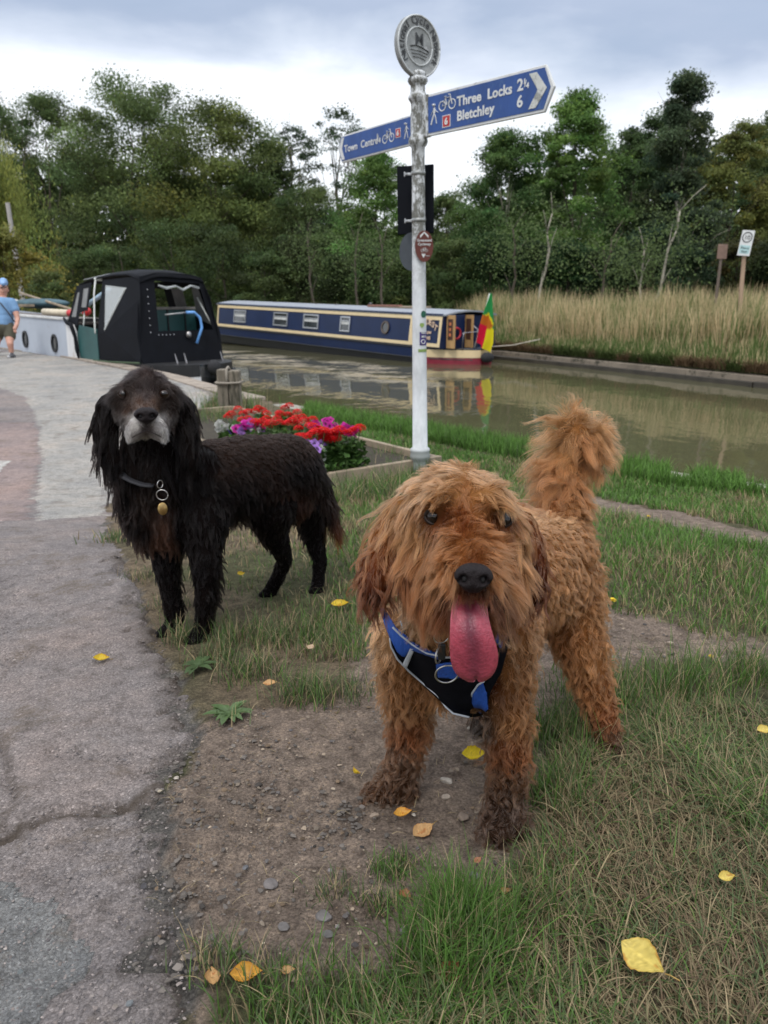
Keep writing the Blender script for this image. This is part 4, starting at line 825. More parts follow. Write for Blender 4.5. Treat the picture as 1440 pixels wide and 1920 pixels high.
    # brown oval plaque
    BR_=M('brown plaque',(.105,.022,.014),.45,var=.12); PM=Matrix.Translation((.033,-.062,z(463)))@Matrix.Rotation(R(12),4,'Z')
    o=MB().lathe([(.001,-.003),(.0625,-.003),(.0625,.003),(.001,.003)],n=40,M=toY).build('oval_plaque',BR_,root,M=PM@Matrix.Diagonal((1,1,1.58,1)))
    PF=PM@Matrix.Translation((0,-.0045,0)); MB().prism([(-.028,.052),(0,.083),(.028,.052),(.028,.068),(0,.092),(-.028,.068)][::1],-.001,.001).build('plaque_arrow',SW,o,M=PF)
    for s_,zz,sz in(('Greensand',.030,.023),('Cycleway',.006,.023)): textobj('lettering',s_,sz,SW,o,PF@Matrix.Translation((0,0,zz))@Matrix.Rotation(R(90),4,'X'),'CENTER',.0008,.0003)
    bike(PF,0,-.024,.022,o); MB().prism([(-.02,-.05),(-.010,-.046),(-.004,-.052),(.002,-.046),(.008,-.050),(-.006,-.074)],-.001,.001).build('heart_symbol',SW,o,M=PF)
    textobj('lettering','route',.012,SW,o,PF@Matrix.Translation((.010,0,-.064))@Matrix.Rotation(R(90),4,'X'),'LEFT',.0006,.0001)
    # stickers wrapped on the post
    def sticker(nm,mt,py,hpx,x0,x1,shape=None,ext=.0015):
        r_=rp(py,27)+ext; zc_=z(py); hh=hpx/2*dep(py)/FP; mb=MB(); n=14; m_=10; V=[];F=[]
        for j in range(m_+1):
            for i in range(n+1):
                a=-1+2*i/n; c_=-1+2*j/m_
                if shape=='disc': a_=a*math.sqrt(max(0,1-c_*c_)); 
                elif shape=='heart': wv_=(1-max(0,-c_))*(1 if c_<.5 else 1-.35*(c_-.5)*2); a_=a*wv_*.95
                else: a_=a
                xx=(x0+x1)/2+(x1-x0)/2*a_; q=math.asin(max(-.99,min(.99,xx))); V.append((r_*math.sin(q),-r_*math.cos(q),zc_+c_*hh))
        for j in range(m_):
            for i in range(n): F.append((j*(n+1)+i,j*(n+1)+i+1,(j+1)*(n+1)+i+1,(j+1)*(n+1)+i))
        return mb.add(V,F).build(nm,mt,root,True)
    sticker('sticker',M('dark green sticker',(.01,.09,.05),.5,scale=90,var=.5),589,13,.2,.93,'disc'); sticker('sticker',M('olive green sticker',(.22,.32,.09),.6),610,9,.0,.66,'heart')
    s1=sticker('sticker',M('purple sticker',(.045,.025,.16),.5,scale=50,var=.5),634.5,24,.0,.95); sticker('sticker',M('olive green sticker',(.22,.32,.09)),656.5,5.5,-.2,.97)
    pr=rp(634,27)+.0035; MB().tube([(pr*math.sin(.5+.30*math.cos(q)),-pr*math.cos(.5+.30*math.cos(q)),z(640)+.013*math.sin(q)) for q in np.linspace(0,6.283,20)],.0028,6).build('sticker_ring',SW,s1,True)
    for py_,bd in((624,'NO'),(631,'MO')): textobj('lettering',bd,.021,SW,s1,Matrix.Rotation(.52,4,'Z')@Matrix.Translation((0,-pr-.001,z(py_)-.006))@Matrix.Rotation(R(90),4,'X'),'CENTER',.0006,.0005)
signpost()
# ================================================================ FLOWER BED
A=G(816,884); Cc=G(438,782); d1=(Cc-A); d1.z=0; d1n=d1.normalized(); nb=Vector((d1n.y,-d1n.x,0)); 
if nb.y>0: nb=-nb
BW=1.12; L1=d1.length
fb=empty('flower_bed',(A.x,A.y,A.z),math.atan2(d1n.y,d1n.x),label='raised flower bed edged with weathered timber boards beside the signpost',cat='flower bed')
sgn=1 if (Matrix.Rotation(math.atan2(d1n.y,d1n.x),3,'Z')@Vector((0,1,0))).dot(nb)>0 else -1
bh=.15
for nm,c_,s_ in (('edge_board',(L1/2,0,bh/2-.03),(L1,.045,bh)),('edge_board',(0-.025,sgn*BW/2,bh/2-.03),(.045,BW+.05,bh+.006)),('edge_board',(L1/2,sgn*BW,bh/2-.03),(L1,.045,bh)),('edge_board',(L1+.025,sgn*BW/2,bh/2-.03),(.045,BW,bh))):
    MB().box(c_,s_).build(nm,WOOD,fb,bevel=.006)
for yy in(0.07,BW-.07): MB().box((.05,sgn*yy,bh/2-.04),(.06,.06,bh+.02)).build('corner_peg',WOOD,fb,bevel=.005)
MB().box((L1/2,sgn*BW/2,.03),(L1-.02,BW-.02,.08)).build('soil',M('dark bed soil',(.035,.028,.016),.95,var=.4,scale=20,bmp=1,bscale=30),fb)
LEAFG=Mcol('bedding leaves',.5,.35,.25); 
def petals(c,n,r0,r1,col,r,open_=.5):
    V=[];F=[];C=[]
    for k in range(n):
        q=2*math.pi*k/n+r.uniform(-.1,.1); a=Vector((math.cos(q),math.sin(q),0)); b=Vector((-math.sin(q),math.cos(q),0)); w_=r1*.85
        p=[c+a*r0*.2,c+a*r1*.6-b*w_*.55+Vector((0,0,r1*open_*.6)),c+a*r1+Vector((0,0,r1*open_*(.6+.3*r.random()))),c+a*r1*.6+b*w_*.55+Vector((0,0,r1*open_*.6))]
        i=len(V); V+=p; F.append((i,i+1,i+2,i+3)); cc=np.array(col)*(1+.18*r.normal()); C+=[cc*.7,cc,cc*1.05,cc]
    return V,F,C
PET=Mcol('flower petals',.55,.25,.35)
def plantproto(kind,seed):
    r=np.random.default_rng(seed); e=empty(kind[0])
    hh=kind[1]; n=170; th=r.uniform(0,6.28,n); rr=np.sqrt(r.random(n))*kind[2]; zz=r.uniform(.25,.95,n)*hh*.8
    P=np.stack([rr*np.cos(th),rr*np.sin(th),zz],1); c=np.array((.055,.115,.025))*(1+.25*r.normal(size=(n,1))); V,F,C=leafquads(P,.026,np.clip(c,.01,.5),r,up=.8,asp=.8)
    link('foliage',npmesh('foliage',V,F,C),LEAFG,e)
    for j in range(kind[4]):
        q=r.uniform(0,6.28); dd=kind[2]*.75*math.sqrt(r.random()); top=Vector((dd*math.cos(q),dd*math.sin(q),hh*r.uniform(.88,1.08)))
        MB().tube([Vector((0,0,.02)),Vector((dd*.6*math.cos(q),dd*.6*math.sin(q),hh*.6)),top],.003,5).build('stem',M('green stem',(.08,.14,.04),.6),e)
        V=[];F=[];C=[]
        if kind[0]=='geranium':
            for k in range(26):
                g_=2.39996*k; zz=1-k/26*1.3; s_=math.sqrt(max(0,1-zz*zz)); c0=top+Vector((s_*math.cos(g_),s_*math.sin(g_),zz*.8))*.034
                v,f,c_=petals(c0,5,.003,.014,kind[3],r,.5); i=len(V); V+=v; F+=[tuple(x+i for x in y) for y in f]; C+=c_
        else:
            for k in range(5):
                c0=top+Vector((r.normal(0,.035),r.normal(0,.035)-.01,r.normal(0,.02))); n0=len(V); v,f,c_=petals(Vector((0,0,0)),5,.003,.034,kind[3],r,.25)
                Rm=Matrix.Rotation(R(60+20*r.normal()),3,'X')@Matrix.Rotation(r.uniform(-.5,.5),3,'Y'); v=[Rm@q_+c0 for q_ in v]
                V+=v; F+=[tuple(x+n0 for x in y) for y in f]; C+=c_
                # darker throat
                n0=len(V); v,f,c_=petals(Vector((0,0,.004)),5,.001,.012,tuple(x*.25 for x in kind[3]),r,.3); V+=[Rm@q_+c0 for q_ in v]; F+=[tuple(x+n0 for x in y) for y in f]; C+=c_
        link('flower_head',npmesh('flower_head',V,F,np.clip(np.array(C),0,.9)),PET,e)
    return e
KR=('geranium',.27,.085,(.68,.012,.014),2); KM=('petunia',.22,.08,(.55,.03,.30),2); KL=('petunia',.20,.085,(.42,.22,.62),2); KN=('petunia',.20,.07,(.06,.03,.28),2); KWh=('petunia',.20,.07,(.62,.62,.58),2)
heads=[(x,y,'r') for x,y in ((178,270),(232,258),(290,262),(327,233),(365,272),(410,262),(445,235),(480,268),(525,280),(300,312),(330,322),(415,328),(490,318),(540,330),(580,312),(545,365),(590,375),(670,370),(700,362),(800,370),(860,395),(720,430),(780,440),(850,435),(872,455),(780,470),(690,402),(640,378),(745,385),(505,290),(455,300),(380,300),(250,290),(620,345),(765,400),(830,420))]+\
 [(x,y,'m') for x,y in ((640,335),(712,338),(742,380),(40,372),(150,362),(25,385))]+[(x,y,'l') for x,y in ((650,470),(632,448),(690,500),(690,532),(752,540),(665,505),(640,480),(60,385))]+[(98,350,'n'),(70,330,'w'),(90,378,'w'),(725,505,'w')]
PR={'r':[plantproto(KR,1),plantproto(KR,2),plantproto(KR,3)],'m':[plantproto(KM,4)],'l':[plantproto(KL,5)],'n':[plantproto(KN,6)],'w':[plantproto(KWh,7)]}
used=set(); bi=fb.matrix_basis.inverted()
desc={'r':('geranium','bright red geranium','flower','red geraniums in the flower bed'),'m':('petunia','magenta petunia','flower','magenta petunias in the flower bed'),'l':('petunia','lilac petunia','flower','lilac petunias in the flower bed'),'n':('petunia','dark violet petunia','flower',None),'w':('petunia','white petunia','flower','white petunias in the flower bed')}
place={'r':['at the back of the bed near the wooden bollard','in the thick middle of the bed','at the end of the bed by the signpost'],'m':['behind the dark dog near the bollard end','among the red geraniums in the middle of the bed'],'l':['at the front edge of the bed beside the dark dog rump'],'n':[''],'w':['']}
RB_=Matrix.Translation(A)@Matrix.Rotation(math.atan2(d1n.y,d1n.x),4,'Z'); RI=RB_.inverted()
for i,(x,y,k) in enumerate(heads):
    px=370+x/2.717; py=680+y/2.717; pr_=PR[k][i%len(PR[k])]; hgt={'r':.27}.get(k,.20)
    v=-(py-960)/FP; dy=cp+v*sp; dz=-sp+v*cp; zt=-.25+hgt+.06; t_=(zt-CH)/dz; X_=(px-720)/FP*t_; Y_=t_*dy
    q=RI@Vector((X_,Y_,A.z)); q.x=min(max(q.x,.09),L1-.1); q.y=sgn*min(max(sgn*q.y,.10),BW-.10); q=RB_@q
    if pr_.name in used:
        o=pr_.copy(); COL.objects.link(o)
        for ch in list(pr_.children): c_=ch.copy(); COL.objects.link(c_); c_.parent=o
    else: o=pr_; used.add(pr_.name)
    o.location=(q.x,q.y,A.z+.06); o.rotation_euler=(0,0,random.uniform(0,6.28)); s_=random.uniform(.9,1.12); o.scale=(s_,)*3
    dn=desc[k]; zone=0 if px<480 else (1 if px<590 else 2)
    pl=place[k]; wh=pl[min(zone,len(pl)-1)] if k!='w' else ('beside the dark dog ear' if px<450 else 'by the lilac petunias')
    tag(o,(dn[1]+' '+wh).strip() if k!='n' else 'dark violet petunia beside the dark dog ear',dn[2],(dn[3]+' '+wh).strip() if dn[3] else None)
for l in PR.values():
    for p_ in l:
        if p_.name not in used:
            for ch in list(p_.children): bpy.data.objects.remove(ch)
            bpy.data.objects.remove(p_)
# ================================================================ TIMBER BOLLARD
g0=G(433,778); bo=empty('bollard',g0,label='weathered twin-post wooden bollard with rope round its top by the canal edge',cat='bollard')
hb=zat(g0.y,692)-g0.z; w1=20*8.9/FP
for dx,hx in((-.062,hb),(.062,hb-.012)):
    MB().box((dx,0,hx/2-.05),(.118,.15,hx+.1)).build('post',M('grey split timber',(.17,.145,.11),.9,var=.5,scale=7,bmp=1,bscale=25,stretch=(1,1,.2),dirt=(.05,.045,.03),damt=.5),bo,bevel=.014)
MB().tube([(-.13,-.09,hb-.14),(0,-.10,hb-.145),(.13,-.09,hb-.14),(.13,.09,hb-.14),(-.13,.09,hb-.14),(-.13,-.09,hb-.14)],.014,6).build('rope',M('grey rope',(.25,.22,.18),.9),bo,True)
MB().tube([(-.01,-.09,hb-.16),(-.01,-.07,hb+.005),(-.005,0,hb+.02),(0,.08,hb-.02)],.016,6).build('rope',M('grey rope',(.25,.22,.18)),bo,True)
# ================================================================ FAR BANK SIGNS AND POLES
def ground_at(px,y): 
    x=(px-720)/FP*(y*cp+(CH)*sp); return x
y=17.5; x=ground_at(1383,y); bz=float(gz(x,y)); zt=zat(y,436); zb=zat(y,476)
o=empty('speed_sign',(x,y,bz),label='small white canal speed sign on a leaning timber post in the dry grass',cat='sign'); xt=ground_at(1400,y)*1.0-x; dsc=(y*cp-(zt-CH)*sp)/FP; xt=(1400-720)*dsc-x
SGW=M('white sign plate',(.62,.63,.62),.5,var=.06)
MB().tube([(0,.03,-.3),(xt*.98,.03,zt-bz-.05)],[.05,.045],8).build('post',M('pale timber post',(.36,.25,.17),.8,var=.25,scale=4,stretch=(1,1,.2)),o)
SM=Matrix.Translation((xt+.0,-.03,(zt+zat(y,476))/2-bz))@Matrix.Rotation(R(7),4,'Y')@Matrix.Rotation(R(-30),4,'Z'); wv=.25; hv=.52
pl=MB().box((0,0,0),(wv,.012,hv)).build('sign_plate',SGW,o,bevel=.004,M=SM)
MB().tube([(.092*math.cos(q),-.009,.12+.10*math.sin(q)) for q in np.linspace(0,6.283,28)],.009,6).build('black_ring',M('sign black',(.02,.02,.02),.5),pl,M=SM)
textobj('lettering','10',.12,M('sign black',(.02,.02,.02)),pl,SM@Matrix.Translation((0,-.008,.075))@Matrix.Rotation(R(90),4,'X'),'CENTER',.001,.002)
MB().box((0,-.007,-.13),(.20,.003,.17)).build('pale_blue_panel',M('pale blue green panel',(.35,.52,.52),.5),pl,M=SM)
for zz,s_ in((-.12,'Please'),(-.19,'Slow')): textobj('lettering',s_,.062,M('sign black',(.02,.02,.02)),pl,SM@Matrix.Translation((0,-.010,zz))@Matrix.Rotation(R(90),4,'X'),'CENTER',.001,.0008)
MB().box((-.10,.16,.02),(.012,.26,.34)).build('side_plate',M('grey sign back',(.12,.13,.15)),pl,M=SM)
y=19; x=ground_at(1334,y); bz=float(gz(x,y)); o=empty('notice_board',(x,y,bz),label='blank brown wooden board seen from behind on a thin post left of the speed sign',cat='sign')
d_=19/FP; MB().tube([(0,.03,-.3),(0.02,.03,zat(y,462)-bz)],.035,8).build('post',M('dull brown post',(.13,.10,.08),.85),o)
MB().box((.02,0,(zat(y,458)+zat(y,486))/2-bz),(.24,.03,zat(y,458)-zat(y,486)),Matrix.Rotation(R(8),3,'Z')).build('board',M('brown board',(.20,.13,.10),.8,var=.2),o,bevel=.01)
y=34; x=ground_at(46,y); bz=float(gz(x,y)); h=zat(y,380)-bz; o=tag(MB().tube([(x+.12,y,bz-.2),(x-.1,y,bz+h)],[.12,.09],10).build('wooden_pole',M('grey wooden pole',(.36,.34,.31),.8,var=.2,scale=3)),'plain pale wooden pole among the willow strands at far left','pole')
# ================================================================ WALKING MAN
def man():
    g=G(21,671); d=float(proj(g)[2]); root=empty('person',g,label='man in blue cap, blue t-shirt and olive shorts walking along the path',cat='person')
    Q=lambda px,py,r,dd=0:(px,py,d+dd,r)
    SK=M('skin',(.48,.25,.18),.55,var=.12,scale=12)
    me,_=blob_mesh({'b':[[Q(6,541,8.6),Q(6,548,7.5),Q(6,556,5.2)],[Q(6,545,7,-.03)],[Q(6,556,5),Q(6,572,14),Q(7,590,15),Q(8,602,14.5),Q(8,614,13.5)],[Q(6,565,6),Q(-8,566,7.5),Q(-15,580,6,-.05),Q(-15,598,4.5,-.12),Q(-10,612,3.8,-.22),Q(-8,618,3.6,-.26)],
        [Q(6,565,6),Q(22,567,7.5),Q(29,583,5.8),Q(33,598,4.4,-.02),Q(31,610,3.9,-.12),Q(28,616,3.8,-.16)],
        [Q(14,612,9.5),Q(18,632,8),Q(19,645,6,-.12),Q(21,655,4.8,-.08),Q(22,665,3.4,-.05)],[Q(0,612,9.5,.05),Q(-3,630,8,.12),Q(-6,642,6,.2),Q(-8,652,4.8,.42),Q(-8,659,3.6,.55)]]},.012,3)
    body=link('body',me,SK,root)
    def part(nm,ch,mt,vox=.011,sm=3):
        m_,_=blob_mesh({'b':ch},vox,sm); return link(nm,m_,mt,root)
    part('t_shirt',[[Q(6,562,8),Q(6,574,16.2),Q(7,590,17),Q(8,600,16.8),Q(8,606,16)],[Q(6,565,8),Q(-8,567,9.2),Q(-14,578,8,-.03)],[Q(6,565,8),Q(22,568,9.2),Q(28,580,8)]],M('sky blue cotton',(.15,.27,.44),.85,var=.12,scale=6,bmp=.4,bscale=14))
    part('shorts',[[Q(8,606,15.5),Q(8,613,15)],[Q(14,611,11.5),Q(18,622,11),Q(19,630,10.3)],[Q(0,611,11.5,.05),Q(-2,622,11,.09),Q(-4,630,10,.14)]],M('olive shorts',(.085,.08,.055),.9,var=.2,scale=6))
    part('cap',[[Q(6,530,8.3),Q(6,528,7.2)],[Q(6,531.5,5,-.08),Q(6,532,3.6,-.15)]],M('pale blue cap',(.22,.36,.58),.8,var=.1))
    for s_,nm in((-1,'lens'),(1,'lens')): pass
    MB().tube([W(-1,538,d-.11),W(3,538.5,d-.135),W(9,538.5,d-.135),W(13,538,d-.11)],[.018,.023,.023,.018],8,flat=.5).build('sunglasses',M('black lens',(.01,.01,.012),.15),root,True)
    MB().ball(W(6,546,d-.115),(.016,.022,.02),8,6).build('nose',SK,root,True); MB().tube([W(2,552,d-.085),W(6,552.6,d-.09),W(10,552,d-.085)],.005,6).build('mouth',M('lips',(.3,.1,.09),.6),root)
    for px in(-3,15.5): MB().ball(W(px,545,d),(.012,.022,.035),8,6).build('ear',SK,root,True)
    MB().tube([W(-6,560,d-.13),W(4,572,d-.21),W(14,584,d-.22),W(24,599,d-.20),W(28,603,d-.12)],.017,6,flat=.4).build('bag_strap',M('black strap',(.015,.015,.018),.7),root,True)
    for (cx,cy,dd,mt) in((22,668,-.06,0),(-8,661,.56,0)):
        f=MB().ball(W(cx,cy+.5,d+dd-.06),(.065,.16,.055),14,8); f.ball(W(cx,cy-3,d+dd+.0),(.045,.06,.06),12,8); s_=f.build('shoe',M('black and white trainer',(.05,.05,.055),.6,dirt=(.6,.6,.6),damt=.52,dscale=10),root,True)
        MB().tube([W(cx,cy-4,d+dd+.01),W(cx,cy-9,d+dd+.01)],.048,8).build('sock',M('white sock',(.65,.65,.63),.9),root,True)
    for (hx,hy,hd) in((-8,620,-.27),(28,619,-.17)):
        for k in range(5):
            a=W(hx-2+k*1.1,hy,d+hd); MB().tube([a,a+Vector((0,-.01,-.035)),a+Vector((0,.012,-.065 if k else -.04))],[.011,.010,.007],6).build('finger',SK,root,True)
    for o in root.children: o.matrix_parent_inverse=Matrix.Translation(-root.location)
# ================================================================ DOGS
from mathutils.bvhtree import BVHTree
def P3(a): return W(a[0],a[1],a[2])
def blob_mesh(groups,vox,smooth=4):
    """One continuous skin: balls swept along each limb chain, fused by a voxel remesh."""
    mb=MB(); S=[]
    for g,chains in groups.items():
        for ch in chains:
            pts=[(P3(c),c[3]*c[2]/FP,(c[4] if len(c)>4 else 1.)) for c in ch]
            if len(pts)==1: pts=pts*2
            for (a,ra,fa),(b,rb,fb) in zip(pts[:-1],pts[1:]):
                n=max(1,int((b-a).length/(min(ra,rb)*.3)))
                for i in range(n+1):
                    t=i/n; t2=t*t*(3-2*t); c=a.lerp(b,t); r=ra+(rb-ra)*t2; f=fa+(fb-fa)*t
                    mb.ball(c,(r,r*f,r),16,11); S.append((c,r,g))
    me=mb.mesh('tmp'); o=bpy.data.objects.new('tmp',me); COL.objects.link(o)
    r=o.modifiers.new('r','REMESH'); r.mode='VOXEL'; r.voxel_size=vox; r.use_smooth_shade=True
    s=o.modifiers.new('s','SMOOTH'); s.iterations=smooth; s.factor=.6
    dg=bpy.context.evaluated_depsgraph_get(); out=bpy.data.meshes.new_from_object(o.evaluated_get(dg))
    bpy.data.objects.remove(o); out.polygons.foreach_set('use_smooth',[True]*len(out.polygons))
    return out,S
def sample(me,n):
    me.calc_loop_triangles(); nt=len(me.loop_triangles); T=np.zeros(nt*3,np.int32); me.loop_triangles.foreach_get('vertices',T); T=T.reshape(-1,3)
    V=np.zeros(len(me.vertices)*3); me.vertices.foreach_get('co',V); V=V.reshape(-1,3)
    Nn=np.zeros(len(me.vertices)*3); me.vertices.foreach_get('normal',Nn); Nn=Nn.reshape(-1,3)
    A=np.linalg.norm(np.cross(V[T[:,1]]-V[T[:,0]],V[T[:,2]]-V[T[:,0]]),axis=1); k=rng.choice(nt,n,p=A/A.sum())
    u=rng.random((n,2)); fl=u.sum(1)>1; u[fl]=1-u[fl]; w=np.stack([1-u.sum(1),u[:,0],u[:,1]],1)[...,None]
    p=(V[T[k]]*w).sum(1); q=(Nn[T[k]]*w).sum(1); return p,q/np.linalg.norm(q,axis=1,keepdims=True),A.sum()
def comb_field(P,grp,combs,S,power=3.2):
    """interpolate hair direction, length, curl, lift, colour from hand-placed comb strokes"""
    n=len(P); out=np.zeros((n,9)); q=proj(P)
    for g in set(grp):
        m=grp==g; C=combs.get(g,combs.get('body')); C=np.array([[c[0],c[1],c[2],c[3],c[4],c[5],c[6],c[7],*c[8]] for c in C],float)
        d=np.hypot(q[m][:,None,0]-C[None,:,0],q[m][:,None,1]-C[None,:,1])+6
        w=1/d**power; w/=w.sum(1,keepdims=True)
        D=C[:,2:5]/np.linalg.norm(C[:,2:5],axis=1,keepdims=True)
        Dw=np.stack([D[:,0],D[:,1]*-1*sp*1.0-D[:,2]*cp,-D[:,1]*cp+D[:,2]*sp],1)  # image x, image y (down), towards camera
        out[m,:3]=w@Dw; out[m,3:]=w@C[:,5:]
    d=out[:,:3]; d/=np.linalg.norm(d,axis=1,keepdims=True)+1e-6
    return out
def groups_of(P,S):
    kd=kdtree.KDTree(len(S)); 
    for i,(c,r,g) in enumerate(S): kd.insert(c,i)
    kd.balance(); o=[]
    for p in P:
        best=None
        for c,i,dist in kd.find_n(p,6):
            e=abs(dist-S[i][1])
            if best is None or e<best[0]: best=(e,S[i][2])
        o.append(best[1])
    return np.array(o)
def grow(name,P,Nn,fld,mat,parent,npts=8,clump=.012,clumpf=.6,rad=.0004,curlr=.006,freq=2.2,grav=.25,colvar=.25,curlvar=1.,seed=0,lenvar=.3,tipd=1.,tipr=.15,rootd=.5):
    r=np.random.default_rng(seed); n=len(P)
    d=fld[:,:3]; Ln=fld[:,3]; curl=fld[:,4]; lift=fld[:,5]; col=fld[:,6:9]
    # clump centres
    A=max(1,int(n/ max(4,clump))); ci=r.choice(n,A,replace=False)
    kd=kdtree.KDTree(A)
    for j,i in enumerate(ci): kd.insert(P[i],j)
    kd.balance(); own=np.array([kd.find(p)[1] for p in P]); cidx=ci[own]
    T=norm(d-Nn*np.sum(d*Nn,1,keepdims=True)+.25*d)
    jitc=norm(r.normal(size=(A,3)))[own]*.28; jits=norm(r.normal(size=(n,3)))*.14
    dr=norm(T*(1-lift[:,None])+Nn*lift[:,None]+jitc+jits)
    clen=(1+lenvar*r.uniform(-1,1,A))[own]; Ls=Ln*clen*(1+.18*r.uniform(-1,1,n))
    ph=(r.uniform(0,6.28,A))[own]+r.normal(0,.25,n); fr=(freq*(1+.3*r.uniform(-1,1,A)))[own]; hand=(r.choice([-1,1],A))[own]
    cr=(r.uniform(.5,1.3,A))[own]*curl*curlr
    e1=norm(np.cross(dr,np.array([.3,.2,.93]))); e2=np.cross(dr,e1)
    t=np.linspace(0,1,npts)[None,:,None]
    g=np.array([0,0,-1.]); L3=Ls[:,None,None]
    base=P[:,None,:]+dr[:,None,:]*L3*t+g*L3*grav*t**2
    # pull towards the clump strand
    cb=base[cidx]; f=clumpf*np.clip(t*1.3,0,1)**1.2
    pts=base*(1-f)+cb*f
    a=ph[:,None,None]+t*6.283*fr[:,None,None]*(L3/.05)
    am=cr[:,None,None]*np.clip(t*2.2,0,1)
    pts=pts+e1[:,None,:]*np.cos(a)*am+e2[:,None,:]*np.sin(a)*am*hand[:,None,None]-e1[:,None,:]*np.cos(ph)[:,None,None]*am*.0
    hc=bpy.data.hair_curves.new(name); hc.add_curves([npts]*n)
    hc.points.foreach_set('position',pts.astype(np.float32).ravel())
    ra=hc.attributes.get('radius') or hc.attributes.new('radius','FLOAT','POINT')
    rr=np.repeat((rad*(1+.3*r.uniform(-1,1,n)))[:,None],npts,1)*(1-(1-tipr)*np.linspace(0,1,npts)[None,:]**2)
    ra.data.foreach_set('value',rr.astype(np.float32).ravel())
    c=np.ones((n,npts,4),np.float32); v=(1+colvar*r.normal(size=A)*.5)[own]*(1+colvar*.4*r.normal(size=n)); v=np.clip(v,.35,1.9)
    tp=np.interp(np.linspace(0,1,npts),[0,.55,1],[rootd,1,tipd])[None,:,None]  # roots darker than tips: shade between the curls put into the strand colour
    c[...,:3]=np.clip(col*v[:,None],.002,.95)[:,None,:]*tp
    at=hc.attributes.new('Col','FLOAT_COLOR','POINT'); at.data.foreach_set('color',c.ravel())
    hc.materials.append(mat); o=bpy.data.objects.new(name,hc); COL.objects.link(o); o.parent=parent; return o
def hairmat(name,rough=.35,radial=.4,coat=0.,diff=.35,ior=1.5):
    m=bpy.data.materials.new(name); m.use_nodes=True; t=m.node_tree; t.nodes.clear()
    o=t.nodes.new('ShaderNodeOutputMaterial'); h=t.nodes.new('ShaderNodeBsdfHairPrincipled'); h.model='CHIANG'; h.parametrization='COLOR'
    a=t.nodes.new('ShaderNodeAttribute'); a.attribute_name='Col'; t.links.new(a.outputs['Color'],h.inputs['Color'])
    h.inputs['Roughness'].default_value=rough; h.inputs['Radial Roughness'].default_value=radial; h.inputs['Coat'].default_value=coat; h.inputs['Random Roughness'].default_value=.2; h.inputs['IOR'].default_value=ior
    d=t.nodes.new('ShaderNodeBsdfDiffuse'); t.links.new(a.outputs['Color'],d.inputs[0]); mx=t.nodes.new('ShaderNodeMixShader'); mx.inputs[0].default_value=diff
    t.links.new(h.outputs[0],mx.inputs[1]); t.links.new(d.outputs[0],mx.inputs[2]); t.links.new(mx.outputs[0],o.inputs[0]); return m
class Skin:
    def __init__(s,me):
        V=[v.co.copy() for v in me.vertices]; s.b=BVHTree.FromPolygons(V,[tuple(p.vertices) for p in me.polygons])
    def hit(s,px,py,off=0.,dflt=1.4):
        o=cam.location.copy(); d=(W(px,py,1)-o).normalized(); h=s.b.ray_cast(o,d)
        if h[0] is None: return W(px,py,dflt)
        return h[0]-d*off*.5+h[1]*off*.5
    def depth(s,px,py,d):
        o=cam.location.copy(); v=(W(px,py,1)-o).normalized(); h=s.b.ray_cast(o,v)
        return d if h[0] is None else float(proj(h[0])[2])
def drape(skin,poly,name,mat,parent,off,step=5,thick=.002,dflt=1.4,flat=None,sm=3):
    """a cloth panel fitted on the body: outline surveyed, laid on the skin"""
    P=np.array(poly,float); xs=np.arange(P[:,0].min()-step,P[:,0].max()+step,step); ys=np.arange(P[:,1].min()-step,P[:,1].max()+step,step)
    X,Y=np.meshgrid(xs,ys); ins=inpoly(X,Y,poly); I=np.arange(X.size).reshape(X.shape)
    cx=(X[:-1,:-1]+X[1:,1:])/2; cy=(Y[:-1,:-1]+Y[1:,1:])/2; q=inpoly(cx,cy,poly)
    D=np.zeros(X.shape)
    for i in range(X.shape[0]):
        for j in range(X.shape[1]): D[i,j]=skin.depth(X[i,j],Y[i,j],dflt)
    for _ in range(sm):
        Dp=np.pad(D,1,mode='edge'); D=(Dp[:-2,1:-1]+Dp[2:,1:-1]+Dp[1:-1,:-2]+Dp[1:-1,2:]+2*D)/6
    # snap rim vertices to the outline
    used=np.zeros(X.shape,bool)
    for a,b in ((0,0),(0,1),(1,1),(1,0)): used[a:a+q.shape[0],b:b+q.shape[1]]|=q
    Xs,Ys=X.copy(),Y.copy()
    full=np.zeros(X.shape,int)
    for a,b in ((0,0),(0,1),(1,1),(1,0)): full[a:a+q.shape[0],b:b+q.shape[1]]+=q
    for i,j in zip(*np.where(used&(full<4))):
        best=1e9
        for k in range(len(P)):
            a=P[k]; b=P[(k+1)%len(P)]; e=b-a; u=np.clip(np.dot(np.array([X[i,j],Y[i,j]])-a,e)/(e@e+1e-9),0,1); c=a+e*u; dd=np.hypot(c[0]-X[i,j],c[1]-Y[i,j])
            if dd<best: best=dd; Xs[i,j],Ys[i,j]=c
    F=np.stack([I[:-1,:-1],I[:-1,1:],I[1:,1:],I[1:,:-1]],-1)[q]; u,inv=np.unique(F,return_inverse=True)
    V=np.array([W(Xs.flat[i],Ys.flat[i],D.flat[i]-off) for i in u])
    me=npmesh(name,V,inv.reshape(-1,4),None,True); o=link(name,me,mat,parent)
    s=o.modifiers.new('t','SOLIDIFY'); s.thickness=thick; s.offset=0; return o
